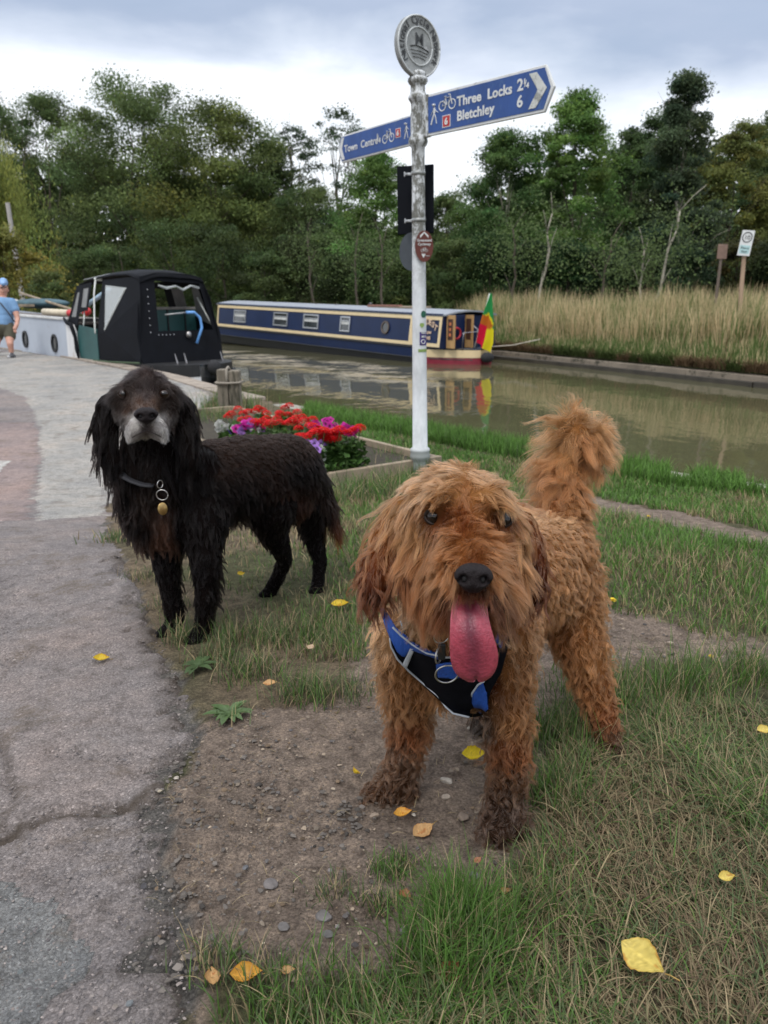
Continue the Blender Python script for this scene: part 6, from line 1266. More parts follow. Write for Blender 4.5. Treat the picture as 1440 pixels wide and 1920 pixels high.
def spaniel():
    root=empty('spaniel',G(450,1170),label='wet black and brown spaniel with long ears and grey muzzle standing at the path edge',cat='dog')
    gr={
     'head':[[(275,755,2.15,52),(275,748,2.18,50)],[(240,748,2.14,31)],[(309,748,2.14,31)],[(275,735,2.12,42)],[(238,729,2.095,10)],[(306,729,2.095,10)],[(253,788,2.12,27)],[(297,788,2.12,27)],[(238,772,2.15,26)],[(312,772,2.15,26)],
             [(275,758,2.08,27),(275,774,2.03,22),(275,781,1.995,19)],[(258,802,2.03,19),(248,815,2.05,14)],[(292,802,2.03,19),(303,815,2.05,14)],[(275,808,2.055,15)]],
     'earl':[[(212,750,2.175,12,.6),(205,760,2.17,23,.5),(196,810,2.165,25,.5),(204,860,2.165,22,.5),(212,892,2.165,13,.5)]],
     'earr':[[(339,750,2.175,12,.6),(345,765,2.18,22,.5),(352,820,2.175,22,.5),(350,870,2.175,18,.5)]],
     'body':[[(276,790,2.22,42),(284,850,2.25,55),(292,910,2.28,69),(300,960,2.31,72),(312,1005,2.32,46)],[(265,930,2.28,42),(280,985,2.3,40)],
             [(300,930,2.33,76),(380,905,2.36,78),(460,892,2.45,76),(535,882,2.55,68),(572,905,2.62,44)],[(380,950,2.34,60)],[(540,930,2.58,52)]],
     'legs':[[(302,975,2.31,42),(312,1050,2.33,26),(320,1110,2.36,19),(328,1155,2.385,18),(325,1178,2.39,17)],[(322,1183,2.385,17),(306,1188,2.375,13)],
             [(380,965,2.30,48),(386,1050,2.28,29),(388,1110,2.30,22),(383,1160,2.325,17),(376,1188,2.33,17)],[(372,1195,2.325,16),(358,1200,2.315,12)],
             [(505,945,2.50,52),(510,990,2.52,30),(525,1025,2.56,20),(534,1050,2.60,15),(522,1080,2.65,13.5),(508,1105,2.69,13)],[(506,1112,2.69,13),(492,1118,2.68,9)],
             [(575,930,2.66,44),(584,980,2.68,27),(592,1020,2.70,18),(600,1050,2.71,14),(597,1085,2.725,12),(596,1100,2.73,13)],[(596,1106,2.725,13)],[(585,1111,2.715,9),(604,1111,2.715,9)]],
     'tail':[[(600,905,2.67,18),(616,950,2.68,15),(628,985,2.68,11),(636,1010,2.68,7)]],
    }
    me,S=blob_mesh(gr,.0075,4)
    BK=(.009,.0065,.006); BR=(.020,.011,.008); BB=(.028,.017,.013); WH=(.72,.68,.64); MB_=(.055,.025,.013); GR=(.028,.020,.019); RT=(.16,.055,.02); CH_=(.11,.058,.04); LEG=(.010,.008,.008)
    comb={'head':[(236,772,-.7,.6,.1,.008,0,.08,MB_),(230,788,-.6,.8,.1,.010,0,.1,BR),(320,775,.7,.6,.1,.008,0,.08,BR),(322,790,.6,.8,.1,.010,0,.1,BR),(228,808,-.4,1,.05,.012,0,.1,BK),(326,810,.4,1,.05,.012,0,.1,BK),(254,768,-.3,-.6,.1,.005,0,.08,MB_),(296,768,.3,-.6,.1,.005,0,.08,MB_),(222,745,-.7,.5,.1,.012,.1,.12,BR),(322,745,.7,.5,.1,.012,.1,.12,BR),
      (275,697,0,-.6,.5,.018,1,.3,(.06,.04,.035)),(250,702,-.9,.1,.3,.022,.4,.15,GR),(300,702,.9,.1,.3,.022,.4,.15,GR),(225,714,-.6,1,.1,.045,.5,.06,BK),(326,714,.6,1,.1,.045,.5,.06,BK),(213,735,-.3,1,.1,.045,.5,.12,BK),(337,735,.3,1,.1,.045,.5,.12,BK),(275,722,0,-1,.2,.014,.2,.12,(.045,.035,.033)),(262,730,-.2,-1,.2,.008,.1,.1,GR),(290,730,.2,-1,.2,.008,.1,.1,GR),
      (232,720,-.8,-.2,.1,.010,.2,.15,BR),(315,720,.8,-.2,.1,.010,.2,.15,BR),(232,738,-.8,.1,.1,.003,0,.08,BR),(307,738,.8,.1,.1,.003,0,.08,BR),
      (275,745,0,-1,.1,.006,0,.08,GR),(262,755,-.3,-.9,.1,.006,0,.08,MB_),(290,755,.3,-.9,.1,.006,0,.08,MB_),(275,762,0,-1,.1,.005,0,.08,MB_),
      (245,765,-.7,.4,.1,.007,0,.08,(.05,.022,.013)),(303,765,.7,.4,.1,.007,0,.08,BR),(225,765,-.6,.6,.0,.008,.1,.1,BR),(322,765,.6,.6,0,.008,.1,.1,BR),
      (250,785,-.8,.5,.1,.008,0,.08,WH),(300,785,.8,.5,.1,.008,0,.08,WH),(244,805,-.6,.9,.1,.010,.1,.12,WH),(304,805,.6,.9,.1,.010,.1,.12,WH),(240,820,-.3,1,.1,.012,.2,.12,WH),(307,822,.3,1,.1,.012,.2,.12,WH),
      (258,800,-.6,.8,.1,.006,0,.08,WH),(292,800,.6,.8,.1,.006,0,.08,(.5,.46,.43)),(275,800,0,1,.2,.004,0,.08,(.03,.02,.02)),(275,795,0,1,.2,.003,0,.06,(.02,.014,.014)),(275,812,0,1,.2,.004,0,.06,(.05,.035,.03)),(240,795,-.6,.9,.1,.010,0,.1,(.30,.26,.24)),(312,795,.6,.9,.1,.010,0,.1,(.22,.19,.18)),(268,806,0,1,.2,.004,0,.08,(.07,.05,.05)),(282,806,0,1,.2,.004,0,.08,(.07,.05,.05)),(275,822,0,1,.1,.009,.1,.1,(.42,.37,.28)),(228,800,-.5,1,0,.010,.1,.1,BK),(325,800,.5,1,0,.010,.1,.1,BK),(250,836,-.2,1,0,.012,.1,.1,BK),(300,836,.2,1,0,.012,.1,.1,BK)],
     'earl':[(222,715,-.6,1,.05,.03,.5,.12,BR),(200,750,-.35,1,.05,.045,.6,.12,BK),(190,800,-.15,1,.05,.05,.6,.12,BK),(200,850,0,1,.05,.055,.6,.08,BK),(205,885,.05,1,.02,.055,.6,.05,BK),(215,800,.0,1,.05,.05,.5,.1,BK)],
     'earr':[(330,715,.6,1,.05,.03,.5,.12,BR),(350,760,.3,1,.05,.045,.6,.12,BK),(355,810,.15,1,.05,.05,.6,.12,BK),(352,860,0,1,.05,.05,.6,.08,BK)],
     'body':[(400,830,1,.0,.1,.012,.7,.2,BB),(450,815,1,-.05,.1,.013,.8,.22,BB),(520,810,1,.1,.1,.013,.8,.22,BB),(580,830,.9,.6,0,.016,.7,.2,BR),(610,870,.4,1,0,.016,.7,.2,BK),
        (420,870,1,.3,.1,.013,.7,.15,BR),(500,870,1,.35,.1,.013,.7,.15,BR),(560,890,.7,.8,.1,.016,.6,.2,BK),(400,930,.7,.7,.1,.022,.8,.2,BK),(460,940,.5,1,.1,.028,.9,.18,BK),(440,985,.2,1,0,.034,1,.12,BK),(500,950,.3,1,0,.024,.8,.2,BK),(540,950,.2,1,.1,.018,.6,.2,(.05,.022,.015)),
        (240,880,-.3,1,.1,.026,1.1,.15,BK),(290,870,0,1,.15,.022,1.1,.15,BK),(340,880,.3,1,.1,.018,.9,.15,BK),(230,930,-.35,1,.1,.032,1.3,.18,BK),(290,930,0,1,.15,.026,1.3,.15,(.02,.013,.010)),(340,940,.3,1,.1,.020,1.1,.15,BK),(250,990,-.2,1,.1,.032,1.3,.15,BK),(300,1000,0,1,.15,.026,.8,.15,CH_),(306,1025,.05,1,.1,.018,.7,.1,CH_),(275,1000,0,1,.15,.034,1,.15,BK),(340,1000,.2,1,.1,.034,1,.15,BK)],
     'legs':[(300,1000,-.1,1,.1,.024,.8,.15,BK),(300,1060,-.05,1,.1,.018,.8,.15,LEG),(340,1070,.5,1,0,.022,1,.2,BK),(322,1110,0,1,.1,.014,.6,.12,LEG),(342,1120,.6,.9,0,.022,1,.2,BK),(325,1160,-.1,1,.2,.014,.6,.15,BK),(312,1188,-.5,.6,.4,.014,.5,.2,LEG),
        (390,1000,.1,1,.1,.026,.8,.2,BK),(375,1070,0,1,.1,.018,.7,.15,LEG),(410,1070,.7,.9,0,.026,1,.22,BK),(410,1120,.7,.9,0,.024,1,.22,BK),(388,1130,0,1,.1,.016,.6,.15,BK),(400,1165,.5,1,0,.02,.8,.15,BK),(365,1195,-.4,.6,.4,.014,.5,.2,LEG),
        (500,960,.1,1,.1,.018,.7,.15,BK),(490,1000,-.2,1,0,.022,.8,.15,BK),(530,1030,.1,1,.1,.009,.3,.12,LEG),(515,1090,-.1,1,.1,.008,.3,.12,LEG),(498,1115,-.4,.6,.3,.008,.3,.15,LEG),
        (580,950,.1,1,.1,.018,.7,.15,BK),(570,1000,-.5,1,0,.02,.8,.15,BK),(598,1050,.0,1,.1,.009,.3,.12,LEG),(596,1108,0,.7,.4,.008,.3,.15,LEG)],
     'tail':[(605,910,.5,1,0,.025,.7,.2,BK),(622,950,.4,1,0,.035,.7,.2,(.03,.018,.014)),(632,990,.4,1,0,.04,.7,.15,(.07,.03,.018)),(640,1010,.3,1,0,.035,.7,.1,RT),(610,970,-.2,1,0,.035,.7,.15,BK)]}
    P,Nn,_=sample(me,72000); g=groups_of(P,S); q=proj(P); fld=comb_field(P,g,comb,S,3.6)
    eyes=((232,739),(307,739)); 
    keep=~(((np.hypot(q[:,0]-232,q[:,1]-739)<9.5)|(np.hypot(q[:,0]-307,q[:,1]-739)<9.5)|(np.hypot((q[:,0]-274)/1.3,q[:,1]-779)<14.5))&(q[:,2]<2.2)&(g=='head'))
    P,Nn,fld,g=P[keep],Nn[keep],fld[keep],g[keep]
    V=np.zeros(len(me.vertices)*3); me.vertices.foreach_get('co',V); V=V.reshape(-1,3); gv=groups_of(V,S); fv=comb_field(V,gv,comb,S,3.6)
    a=me.attributes.new('Col','FLOAT_COLOR','POINT'); c=np.ones((len(V),4),np.float32); c[:,:3]=fv[:,6:9]*.6; a.data.foreach_set('color',c.ravel())
    link('body',me,Mcol('dark dog skin',1.,.02),root)
    HM=hairmat('wet black coat',.28,.32,.0,.25,1.24); HF=hairmat('short face coat',.4,.4,0,.45,1.4)
    hd=g=='head'; er=(g=='earl')|(g=='earr'); bd=(g=='body'); lg=(g=='legs')|(g=='tail')
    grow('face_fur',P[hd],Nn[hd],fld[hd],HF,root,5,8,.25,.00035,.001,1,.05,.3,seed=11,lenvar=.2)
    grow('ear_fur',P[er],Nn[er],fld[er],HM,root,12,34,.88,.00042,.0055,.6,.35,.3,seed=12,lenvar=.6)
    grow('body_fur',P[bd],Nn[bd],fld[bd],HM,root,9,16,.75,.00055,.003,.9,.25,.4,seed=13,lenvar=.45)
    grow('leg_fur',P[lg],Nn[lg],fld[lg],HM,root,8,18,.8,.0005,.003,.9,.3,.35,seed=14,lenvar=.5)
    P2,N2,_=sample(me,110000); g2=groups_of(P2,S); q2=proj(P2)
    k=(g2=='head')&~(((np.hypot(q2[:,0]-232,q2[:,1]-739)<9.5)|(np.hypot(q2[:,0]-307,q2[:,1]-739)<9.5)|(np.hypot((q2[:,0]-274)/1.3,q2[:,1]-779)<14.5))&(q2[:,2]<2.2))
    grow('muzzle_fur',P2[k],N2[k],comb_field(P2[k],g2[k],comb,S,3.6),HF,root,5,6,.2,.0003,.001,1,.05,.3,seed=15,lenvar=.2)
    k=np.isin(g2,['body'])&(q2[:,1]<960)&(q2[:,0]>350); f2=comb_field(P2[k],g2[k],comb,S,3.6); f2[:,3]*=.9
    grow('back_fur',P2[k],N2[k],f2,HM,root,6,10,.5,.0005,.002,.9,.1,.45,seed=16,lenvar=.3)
    skin=Skin(me); tow=(cam.location-W(274,779,2)).normalized()
    make_nose(W(274,779,1.975),.060,.042,.04,root,(tow+Vector((0,0,-.1))).normalized())
    for ex in (232,307): eye(W(ex,739,skin.depth(ex,739,2.1)+.0035),.0145,root,(tow+Vector((0,0,.06))).normalized(),(.020,.010,.006))
    MB().tube([W(x,y,skin.depth(x,y,2.03)-.002) for x,y in ((243,822),(252,818),(263,812),(275,807),(287,812),(298,817),(307,822))],.0013,6).build('mouth_line',M('dark lip',(.02,.012,.012),.4),root,True)
    cm=M('worn leather collar',(.010,.010,.013),.7,bmp=.4,bscale=200)
    c_=piping(skin,[(228,888),(236,896),(250,903),(268,909),(288,911)],.012,.014,'collar',cm,root,flat=.35)
    d=skin.depth(300,930,2.2)
    ring(W(300,908,d-.045),.011,.0012,'tag_ring',METAL,c_,(0,.2,1.1)); ring(W(304,928,d-.05),.0155,.0014,'tag_ring',METAL,c_,(.2,0,.1))
    mb=MB().lathe([(.0005,-.0012),(.0135,-.0012),(.0145,0),(.0135,.0012),(.0005,.0012)],n=24,M=Matrix.Rotation(R(80),3,'X')@Matrix.Identity(3))
    ta=mb.build('identity_tag',BRASS,c_,True); ta.matrix_basis=Matrix.Translation(W(305,954,d-.05))@Matrix.Rotation(.7,4,'Z')@Matrix.Diagonal((1,1,1.25,1))
    for o in root.children: o.matrix_parent_inverse=Matrix.Translation(-root.location)
if 1: spaniel()
# ================================================================ GRASS, WEEDS, LEAVES, STONES
r=np.random.default_rng(33)
NEARREG=dict(
 front=gpoly([(1150,1370),(1230,1340),(1440,1322),(1900,1340),(2600,2300),(480,2300),(520,2020),(640,1960),(780,1940),(830,1850),(870,1790),(960,1730),(1015,1640),(1010,1540),(1030,1450),(1080,1400)]),
 mid=gpoly([(205,990),(262,1000),(330,850),(390,775),(420,755),(600,790),(780,830),(1000,870),(1200,884),(1440,925),(2400,1140),(2400,1215),(1440,1195),(1330,1190),(1240,1168),(1140,1150),(960,1120),(700,1180),(690,1270),(560,1330),(430,1340),(350,1300),(300,1190),(262,1090)]))
def inreg(x,y,k,j=.06): jx,jy=jit(x,y,j,5,71); return inpoly(jx,jy,NEARREG[k])
INTRACK=lambda x,y: inpoly(*jit(x,y,.05,6,8),TRACK)
BED=[tuple((RB_@Vector(q))[:2]) for q in ((-.05,-sgn*.03,0),(L1+.05,-sgn*.03,0),(L1+.05,sgn*(BW+.03),0),(-.05,sgn*(BW+.03),0))]
GREEN=np.array([.070,.125,.030]); LUSH=np.array([.10,.20,.038]); DULL=np.array([.095,.13,.055]); STRAW=np.array([.30,.235,.135]); BROWN=np.array([.15,.105,.065])
def scatter(n,x0,x1,y0,y1): return r.uniform(x0,x1,n),r.uniform(y0,y1,n)
def infront(x,y,z,m=60): q=proj(np.stack([x,y,z],-1)); return (q[:,0]>-m-60)&(q[:,0]<1500+m)&(q[:,1]<2050)
def mk(name,x,y,H,Wd,col,tip,lean,label,seg=4,wind=(0,0)):
    z=gz(x,y); P=np.stack([x,y,z-.004],1); V,F,C=blades(P,H,Wd,np.clip(col,.01,.8),lean,r,seg,tipcol=np.clip(tip,.01,.8),wind=wind)
    return tag(link(name,npmesh(name,V,F,C,True),MG_),kind='stuff',label=label)
def pick(n,w): # colour mix
    k=r.choice(5,n,p=w); return np.stack([GREEN,LUSH,DULL,STRAW,BROWN])[k]*(1+.22*r.normal(size=(n,1))),k
# foreground lawn, swept over to the right
x,y=scatter(165000,-.5,2.3,.45,2.1); k=inreg(x,y,'front'); x,y=x[k],y[k]
den=fbm(x,y,3.2,81); patch=fbm(x,y,2.0,90)            # dry thatch patches between lush tufts
keep=r.random(len(x))<np.clip(.6+1.5*(den-.3),.35,1); k=keep&infront(x,y,x*0,120); x,y,den,patch=x[k],y[k],den[k],patch[k]; n=len(x)
c,kk=pick(n,[.27,.09,.37,.20,.07]); dry=(patch>.60)&(r.random(len(patch))<.85)
gg=r.random((dry.sum(),1)); c[dry]=np.where(gg<.42,STRAW*.8,np.where(gg<.7,BROWN,DULL*.8))*(1+.25*r.normal(size=(dry.sum(),1)))
H=np.where(dry,r.uniform(.03,.08,n),r.uniform(.04,.12,n)*(.5+.7*den)); tip=c*1.15; tp=r.random(n)<.25; tip[tp]=STRAW
mk('front_grass',x,y,H,r.uniform(.0018,.0038,n),c,tip,np.where(dry,r.uniform(1.1,1.9,n),r.uniform(.9,2.15,n)),'mixed green and dry grass in the lower right corner',5,wind=(-.35,.45))
x,y=scatter(20000,-.5,2.3,.45,2.1); k=inreg(x,y,'front',.09)&infront(x,y,x*0,120); x,y=x[k],y[k]; n=len(x)
c=np.where(r.random((n,1))<.4,STRAW*.65,BROWN*.9)*(1+.3*r.normal(size=(n,1))); mk('dry_thatch',x,y,r.uniform(.03,.08,n),r.uniform(.0012,.0028,n),c,c,r.uniform(1.7,2.1,n),'flattened dead grass thatch under the green blades',4)
# tall stalks
x,y=scatter(260,0.0,1.9,.7,1.8); k=inreg(x,y,'front'); x,y=x[k],y[k]; n=len(x); c=np.repeat(STRAW[None]*1.15,n,0)*(1+.15*r.normal(size=(n,1)))
mk('grass_stalks',x,y,r.uniform(.08,.19,n),r.uniform(.0014,.0022,n),c,c,r.uniform(.25,1.0,n),'pale dry grass stalks standing over the foreground lawn',6)
# middle lawn
x,y=scatter(230000,-2.6,4.6,2.0,7.8); y=2.0+(y-2.0)*((y-2.0)/5.8)**.25*1.0
k=inreg(x,y,'mid',.08)&(y<yn(x)-.12)&~INTRACK(x,y)&~inpoly(x,y,BED)&infront(x,y,x*0-.2); x,y=x[k],y[k]; n=len(x)
den=fbm(x,y,2.2,101); q=proj(np.stack([x,y,gz(x,y)],1)); px=q[:,0]; py=q[:,1]
drive=np.clip((760-px)/330,0,1)*np.clip((py-880)/60,0,1) # trodden, drier verge towards the path
lush=np.clip((px-560)/140,0,1)
lush=np.where(py<960,np.maximum(lush,np.clip((px-450)/80,0,1)),lush)
k=r.random(n)<np.clip(.62+.5*lush-.42*drive+.9*(den-.5),.08,1); x,y,den,drive,lush,px,py=[a[k] for a in (x,y,den,drive,lush,px,py)]; n=len(x)
pa=fbm(x,y,1.6,111); dryp=(r.random(n)<np.clip(.12+.55*drive+1.3*(pa-.52)+.1,.05,.85))
c=np.where((r.random((n,1))<.25+.5*lush[:,None]),LUSH*.92,np.where(r.random((n,1))<.5,GREEN,DULL*1.1)); c=np.where(dryp[:,None],np.where(r.random((n,1))<.7,STRAW,BROWN),c)*(1+.2*r.normal(size=(n,1)))
far=np.clip((y-2.2)/5,0,1)
H=r.uniform(.03,.072,n)*(.7+.7*den)*(1-.4*drive); mk('mid_grass',x,y,H,.0032+.0065*far*r.uniform(.6,1.2,n),c,c*1.2,r.uniform(.3,1.5,n),'mown grass between the dogs, the flower bed and the canal',4,wind=(-.2,.1))
# sparse tufts in the bare patch and along edges: (px,py,radius m,n,height,lush)
TUF=[(440,1345,.06,50,.05,0),(575,1310,.075,300,.10,.4),(470,1265,.09,260,.09,.3),(400,1235,.06,120,.08,.1),(345,1205,.05,130,.10,.2),(430,1200,.10,240,.10,.2),(520,1200,.12,260,.08,.2),(640,1215,.10,220,.08,.2),(660,1300,.07,150,.07,.1),(600,1180,.14,260,.08,.3),(740,1635,.045,240,.045,.6),(715,1700,.035,110,.05,.4),(625,1680,.05,110,.045,0),(400,1810,.05,90,.07,.3),(480,1850,.06,120,.07,.4),(570,1880,.08,260,.08,.6),(650,1910,.08,260,.08,.6),(500,1920,.06,120,.08,.4),(740,1930,.08,240,.08,.6),(845,1730,.04,260,.13,1),(880,1740,.06,420,.12,1),(830,1790,.06,380,.12,1),(850,1850,.10,520,.12,.8),(720,1880,.06,120,.06,.4),(400,800,.3,300,.22,.4),(735,868,.2,200,.16,.5),(650,840,.25,150,.2,.4),(560,800,.4,200,.2,.5),(780,862,.15,160,.14,.6),(900,1800,.08,420,.12,.7),(290,1080,.10,200,.05,0),(240,1010,.12,240,.06,.1),(330,1140,.08,180,.06,0),(235,655,.35,200,.06,.4),(430,770,.35,600,.28,.4),(395,790,.25,300,.20,.3),(1010,640,.1,5,.05,.5),(690,935,.3,500,.18,.4),(745,925,.3,400,.20,.5),(620,945,.25,300,.16,.3),(820,900,.15,300,.16,.8),(760,890,.2,260,.15,.5),(1130,1300,.15,500,.10,.4),(1060,1390,.10,600,.12,.5),(1190,1330,.15,500,.10,.4),(1290,1290,.12,400,.13,.6),(1400,1270,.12,300,.14,.6),(1030,1500,.07,380,.10,.5),(1020,1640,.06,160,.08,.4),(1000,1720,.08,240,.10,.5)]
xs=[];ys=[];Hs=[];cs=[];tips=[];ln=[];ws=[]
for (px_,py_,rad,n,h,lu) in TUF:
    g_=G(px_,py_); a=r.normal(size=(n,2))*rad*.55; xs.append(g_.x+a[:,0]); ys.append(g_.y+a[:,1]*.8); Hs.append(h*r.uniform(.4,1.15,n)); k=r.random((n,1))
    c=np.where(k<.25*(1-lu)+.08,STRAW,np.where(k<.3+.7*lu,LUSH*.8,DULL))*(1+.2*r.normal(size=(n,1))); cs.append(c); ln.append(r.uniform(.25,1.3,n)); ws.append(np.full(n,.0026 if g_.y<3 else .006))
x=np.concatenate(xs);y=np.concatenate(ys); k=y<yn(x)-.05
mk('grass_tufts',x[k],y[k],np.concatenate(Hs)[k],np.concatenate(ws)[k],np.concatenate(cs)[k],np.concatenate(cs)[k]*1.15,np.concatenate(ln)[k],'separate grass tufts sprouting from the trodden earth',5)
# lush fringe on the water's edge
x=r.uniform(-1.6,5.5,30000); off=r.uniform(.0,.55,30000)**1; y=yn(x)-off*1.3; px=proj(np.stack([x,y,x*0-.25],1))[:,0]
gap=(np.abs(px-1275)<22)|(px>1390); k=(~(gap&(off<.32)))&(x>-.9-0*x)&~INTRACK(x,y)&(y>0); x,y,off=x[k],y[k],off[k]; n=len(x)
c=np.where(r.random((n,1))<.7,LUSH,GREEN)*(1+.2*r.normal(size=(n,1))); mk('bank_edge_grass',x,y,r.uniform(.06,.16,n),r.uniform(.006,.012,n),c,c*1.2,r.uniform(.2,1.2,n),'long green grass overhanging the near canal edge',3)
# gravel and crumbs on bare earth
def stones(n,x,y,s,col,name,label,flat=.6):
    t_=(1+5**.5)/2; ico=norm(np.array([(-1,t_,0),(1,t_,0),(-1,-t_,0),(1,-t_,0),(0,-1,t_),(0,1,t_),(0,-1,-t_),(0,1,-t_),(t_,0,-1),(t_,0,1),(-t_,0,-1),(-t_,0,1)],float))
    fc=np.array([(0,11,5),(0,5,1),(0,1,7),(0,7,10),(0,10,11),(1,5,9),(5,11,4),(11,10,2),(10,7,6),(7,1,8),(3,9,4),(3,4,2),(3,2,6),(3,6,8),(3,8,9),(4,9,5),(2,4,11),(6,2,10),(8,6,7),(9,8,1)])
    sc_=s[:,None]*np.stack([r.uniform(.7,1.4,n),r.uniform(.7,1.3,n),r.uniform(.4,.9,n)*flat],1); a=r.uniform(0,6.28,n)
    v=ico[None]*(1+.22*r.normal(size=(n,12,1)))*sc_[:,None,:]; vx=v[...,0]*np.cos(a)[:,None]-v[...,1]*np.sin(a)[:,None]; vy=v[...,0]*np.sin(a)[:,None]+v[...,1]*np.cos(a)[:,None]
    V=np.stack([vx+x[:,None],vy+y[:,None],v[...,2]+gz(x,y)[:,None]-s[:,None]*.05+.004],-1).reshape(-1,3); F=(fc[None]+np.arange(n)[:,None,None]*12).reshape(-1,3); C=np.repeat(col,12,0)
    return tag(link(name,npmesh(name,V,F,C),Mcol('loose stones',.85,.25)),kind='stuff',label=label)
x,y=scatter(150000,-1.3,2.4,.5,3.4); jx,jy=jit(x,y,.1,4,8); q=fbm(x,y,4,120); k=(inpoly(jx,jy,DIRT))&(r.random(len(x))<np.clip((q-.25)*1.3,.05,1)); x,y=x[k],y[k]; n=len(x)
pal=np.array([(.095,.083,.072),(.16,.13,.10),(.24,.19,.14),(.10,.09,.085),(.35,.29,.22),(.12,.085,.055)]); c=pal[r.choice(6,n,p=[.18,.30,.12,.12,.02,.26])]*(1+.25*r.normal(size=(n,1)))
stones(n,x,y,.0009+.0045*r.random(n)**7+.0009*r.random(n),np.clip(c,.02,.7),'gravel','small stones and crumbs of tarmac scattered on the bare earth')
x,y=scatter(26000,-1.7,-.2,.45,3.2); jx,jy=jit(x,y,.035,16,3); k=inpoly(jx,jy,ASPH); x,y=x[k],y[k]; n=len(x)
pal=np.array([(.10,.09,.09),(.20,.17,.155),(.155,.135,.125),(.24,.21,.19)]); c=pal[r.choice(4,n,p=[.3,.35,.3,.05])]*(1+.2*r.normal(size=(n,1)))
stones(n,x,y,.0012+.0022*r.random(n)**3,np.clip(c,.02,.7),'chippings','stone chippings standing proud of the worn tarmac',.45)
# dark tarmac rubble along the broken edge
E_=[G(*p) for p in ((345,1440),(330,1500),(345,1580),(352,1650),(350,1700),(365,1760),(352,1820),(440,1400),(620,1545),(650,1530),(480,1480))]; xs=[];ys=[]
for g_ in E_: a=r.normal(size=(55,2))*.04; xs.append(g_.x+a[:,0]); ys.append(g_.y+a[:,1])
x=np.concatenate(xs); y=np.concatenate(ys); n=len(x); stones(n,x,y,.0015+.0055*r.random(n)**2.5,np.repeat(np.array([[.10,.087,.076]]),n,0)*(1+.3*r.normal(size=(n,1))),'rubble','dark crumbled tarmac along the broken path edge')
# straw litter on the earth
x,y=scatter(2600,-.9,1.9,.6,3.2); jx,jy=jit(x,y,.1,4,8); k=inpoly(jx,jy,DIRT); x,y=x[k],y[k]; n=len(x); c=STRAW[None]*(1+.25*r.normal(size=(n,1)))
z=gz(x,y)+.01; V,F,C=blades(np.stack([x,y,z],1),r.uniform(.012,.045,n),r.uniform(.0008,.0016,n),np.clip(c,.02,.7),np.full(n,2.4),r,3); V[:,2]=np.maximum(V[:,2],.012+V[:,2]*0); tag(link('straw_litter',npmesh('straw_litter',V,F,C),MG_),kind='stuff',label='bits of dry straw lying on the bare earth')
# individual stones
ST=[(838,1467,24,(.36,.32,.27),'pale flat stone between the ginger dog front paws'),(836,1498,19,(.30,.25,.20),'rounded pinkish-grey pebble just below the pale flat stone'),(868,1536,26,(.17,.13,.10),'half-buried brown stone left of the right front paw'),(702,1532,17,(.26,.20,.15),'small tan stone below the left front paw'),(776,1531,9,(.42,.38,.32),'little white chip beside the orange-brown leaf'),(608,1722,32,(.115,.105,.10),'square dark grey stone in the earth near the bottom'),(612,1757,26,(.10,.095,.09),'dark bluish stone just below the square grey stone'),(508,1662,30,(.13,.115,.11),'flat purple-grey stone left of the square stone'),(533,1742,24,(.11,.10,.095),'dark flat stone left of the bluish stone'),(760,1750,26,(.11,.105,.105),'blue-grey flat stone by the grass edge'),(890,1645,20,(.11,.105,.105),'grey stone below the right front paw'),(1256,1208,13,(.26,.21,.16),'jagged pale stone on the bare track at right'),(332,1462,11,(.33,.29,.24),'round pale pebble at the end of the tarmac crack'),(300,1486,9,(.35,.30,.22),'small pale pebble just above the crack'),(545,1372,9,(.10,.09,.09),'dark pebble above the bare patch'),(460,1630,13,(.10,.10,.105),'small slate-grey stone left of the flat stones'),(38,1826,13,(.10,.11,.11),'dark pebble on the grey repaired tarmac'),(243,1885,14,(.13,.14,.145),'grey pebble at the bottom of the path'),(880,1368,10,(.40,.36,.30),'white chip behind the dog'),(270,1665,14,(.045,.042,.045),'black tarmac lump in the path')]
for px_,py_,s_,col_,lab in ST:
    g_=G(px_,py_); dd=float(proj(g_)[2]); rr=s_*dd/FP*.55; mb=MB(); import bmesh
    bm=bmesh.new(); bmesh.ops.create_icosphere(bm,subdivisions=3,radius=1); rs=np.random.default_rng(px_)
    pl_=[(Vector(norm(rs.normal(size=3))),rs.uniform(.55,.85)) for _ in range(9)]
    for v in bm.verts:
        for nn,dd_ in pl_:
            e_=v.co.dot(nn)-dd_
            if e_>0: v.co-=nn*e_*.85
        v.co=Vector((v.co.x*rr,v.co.y*rr*.85,v.co.z*rr*.42))
    me=bpy.data.meshes.new('stone'); bm.to_mesh(me); bm.free()
    o=link('stone',me,M('stone %d'%px_,col_,.8,var=.3,scale=60,bmp=.6,bscale=150)); o.location=g_+Vector((0,0,rr*.02+.004)); o.rotation_euler=(rs.uniform(-.15,.15),rs.uniform(-.15,.15),rs.uniform(0,6)); tag(o,lab,'stone')
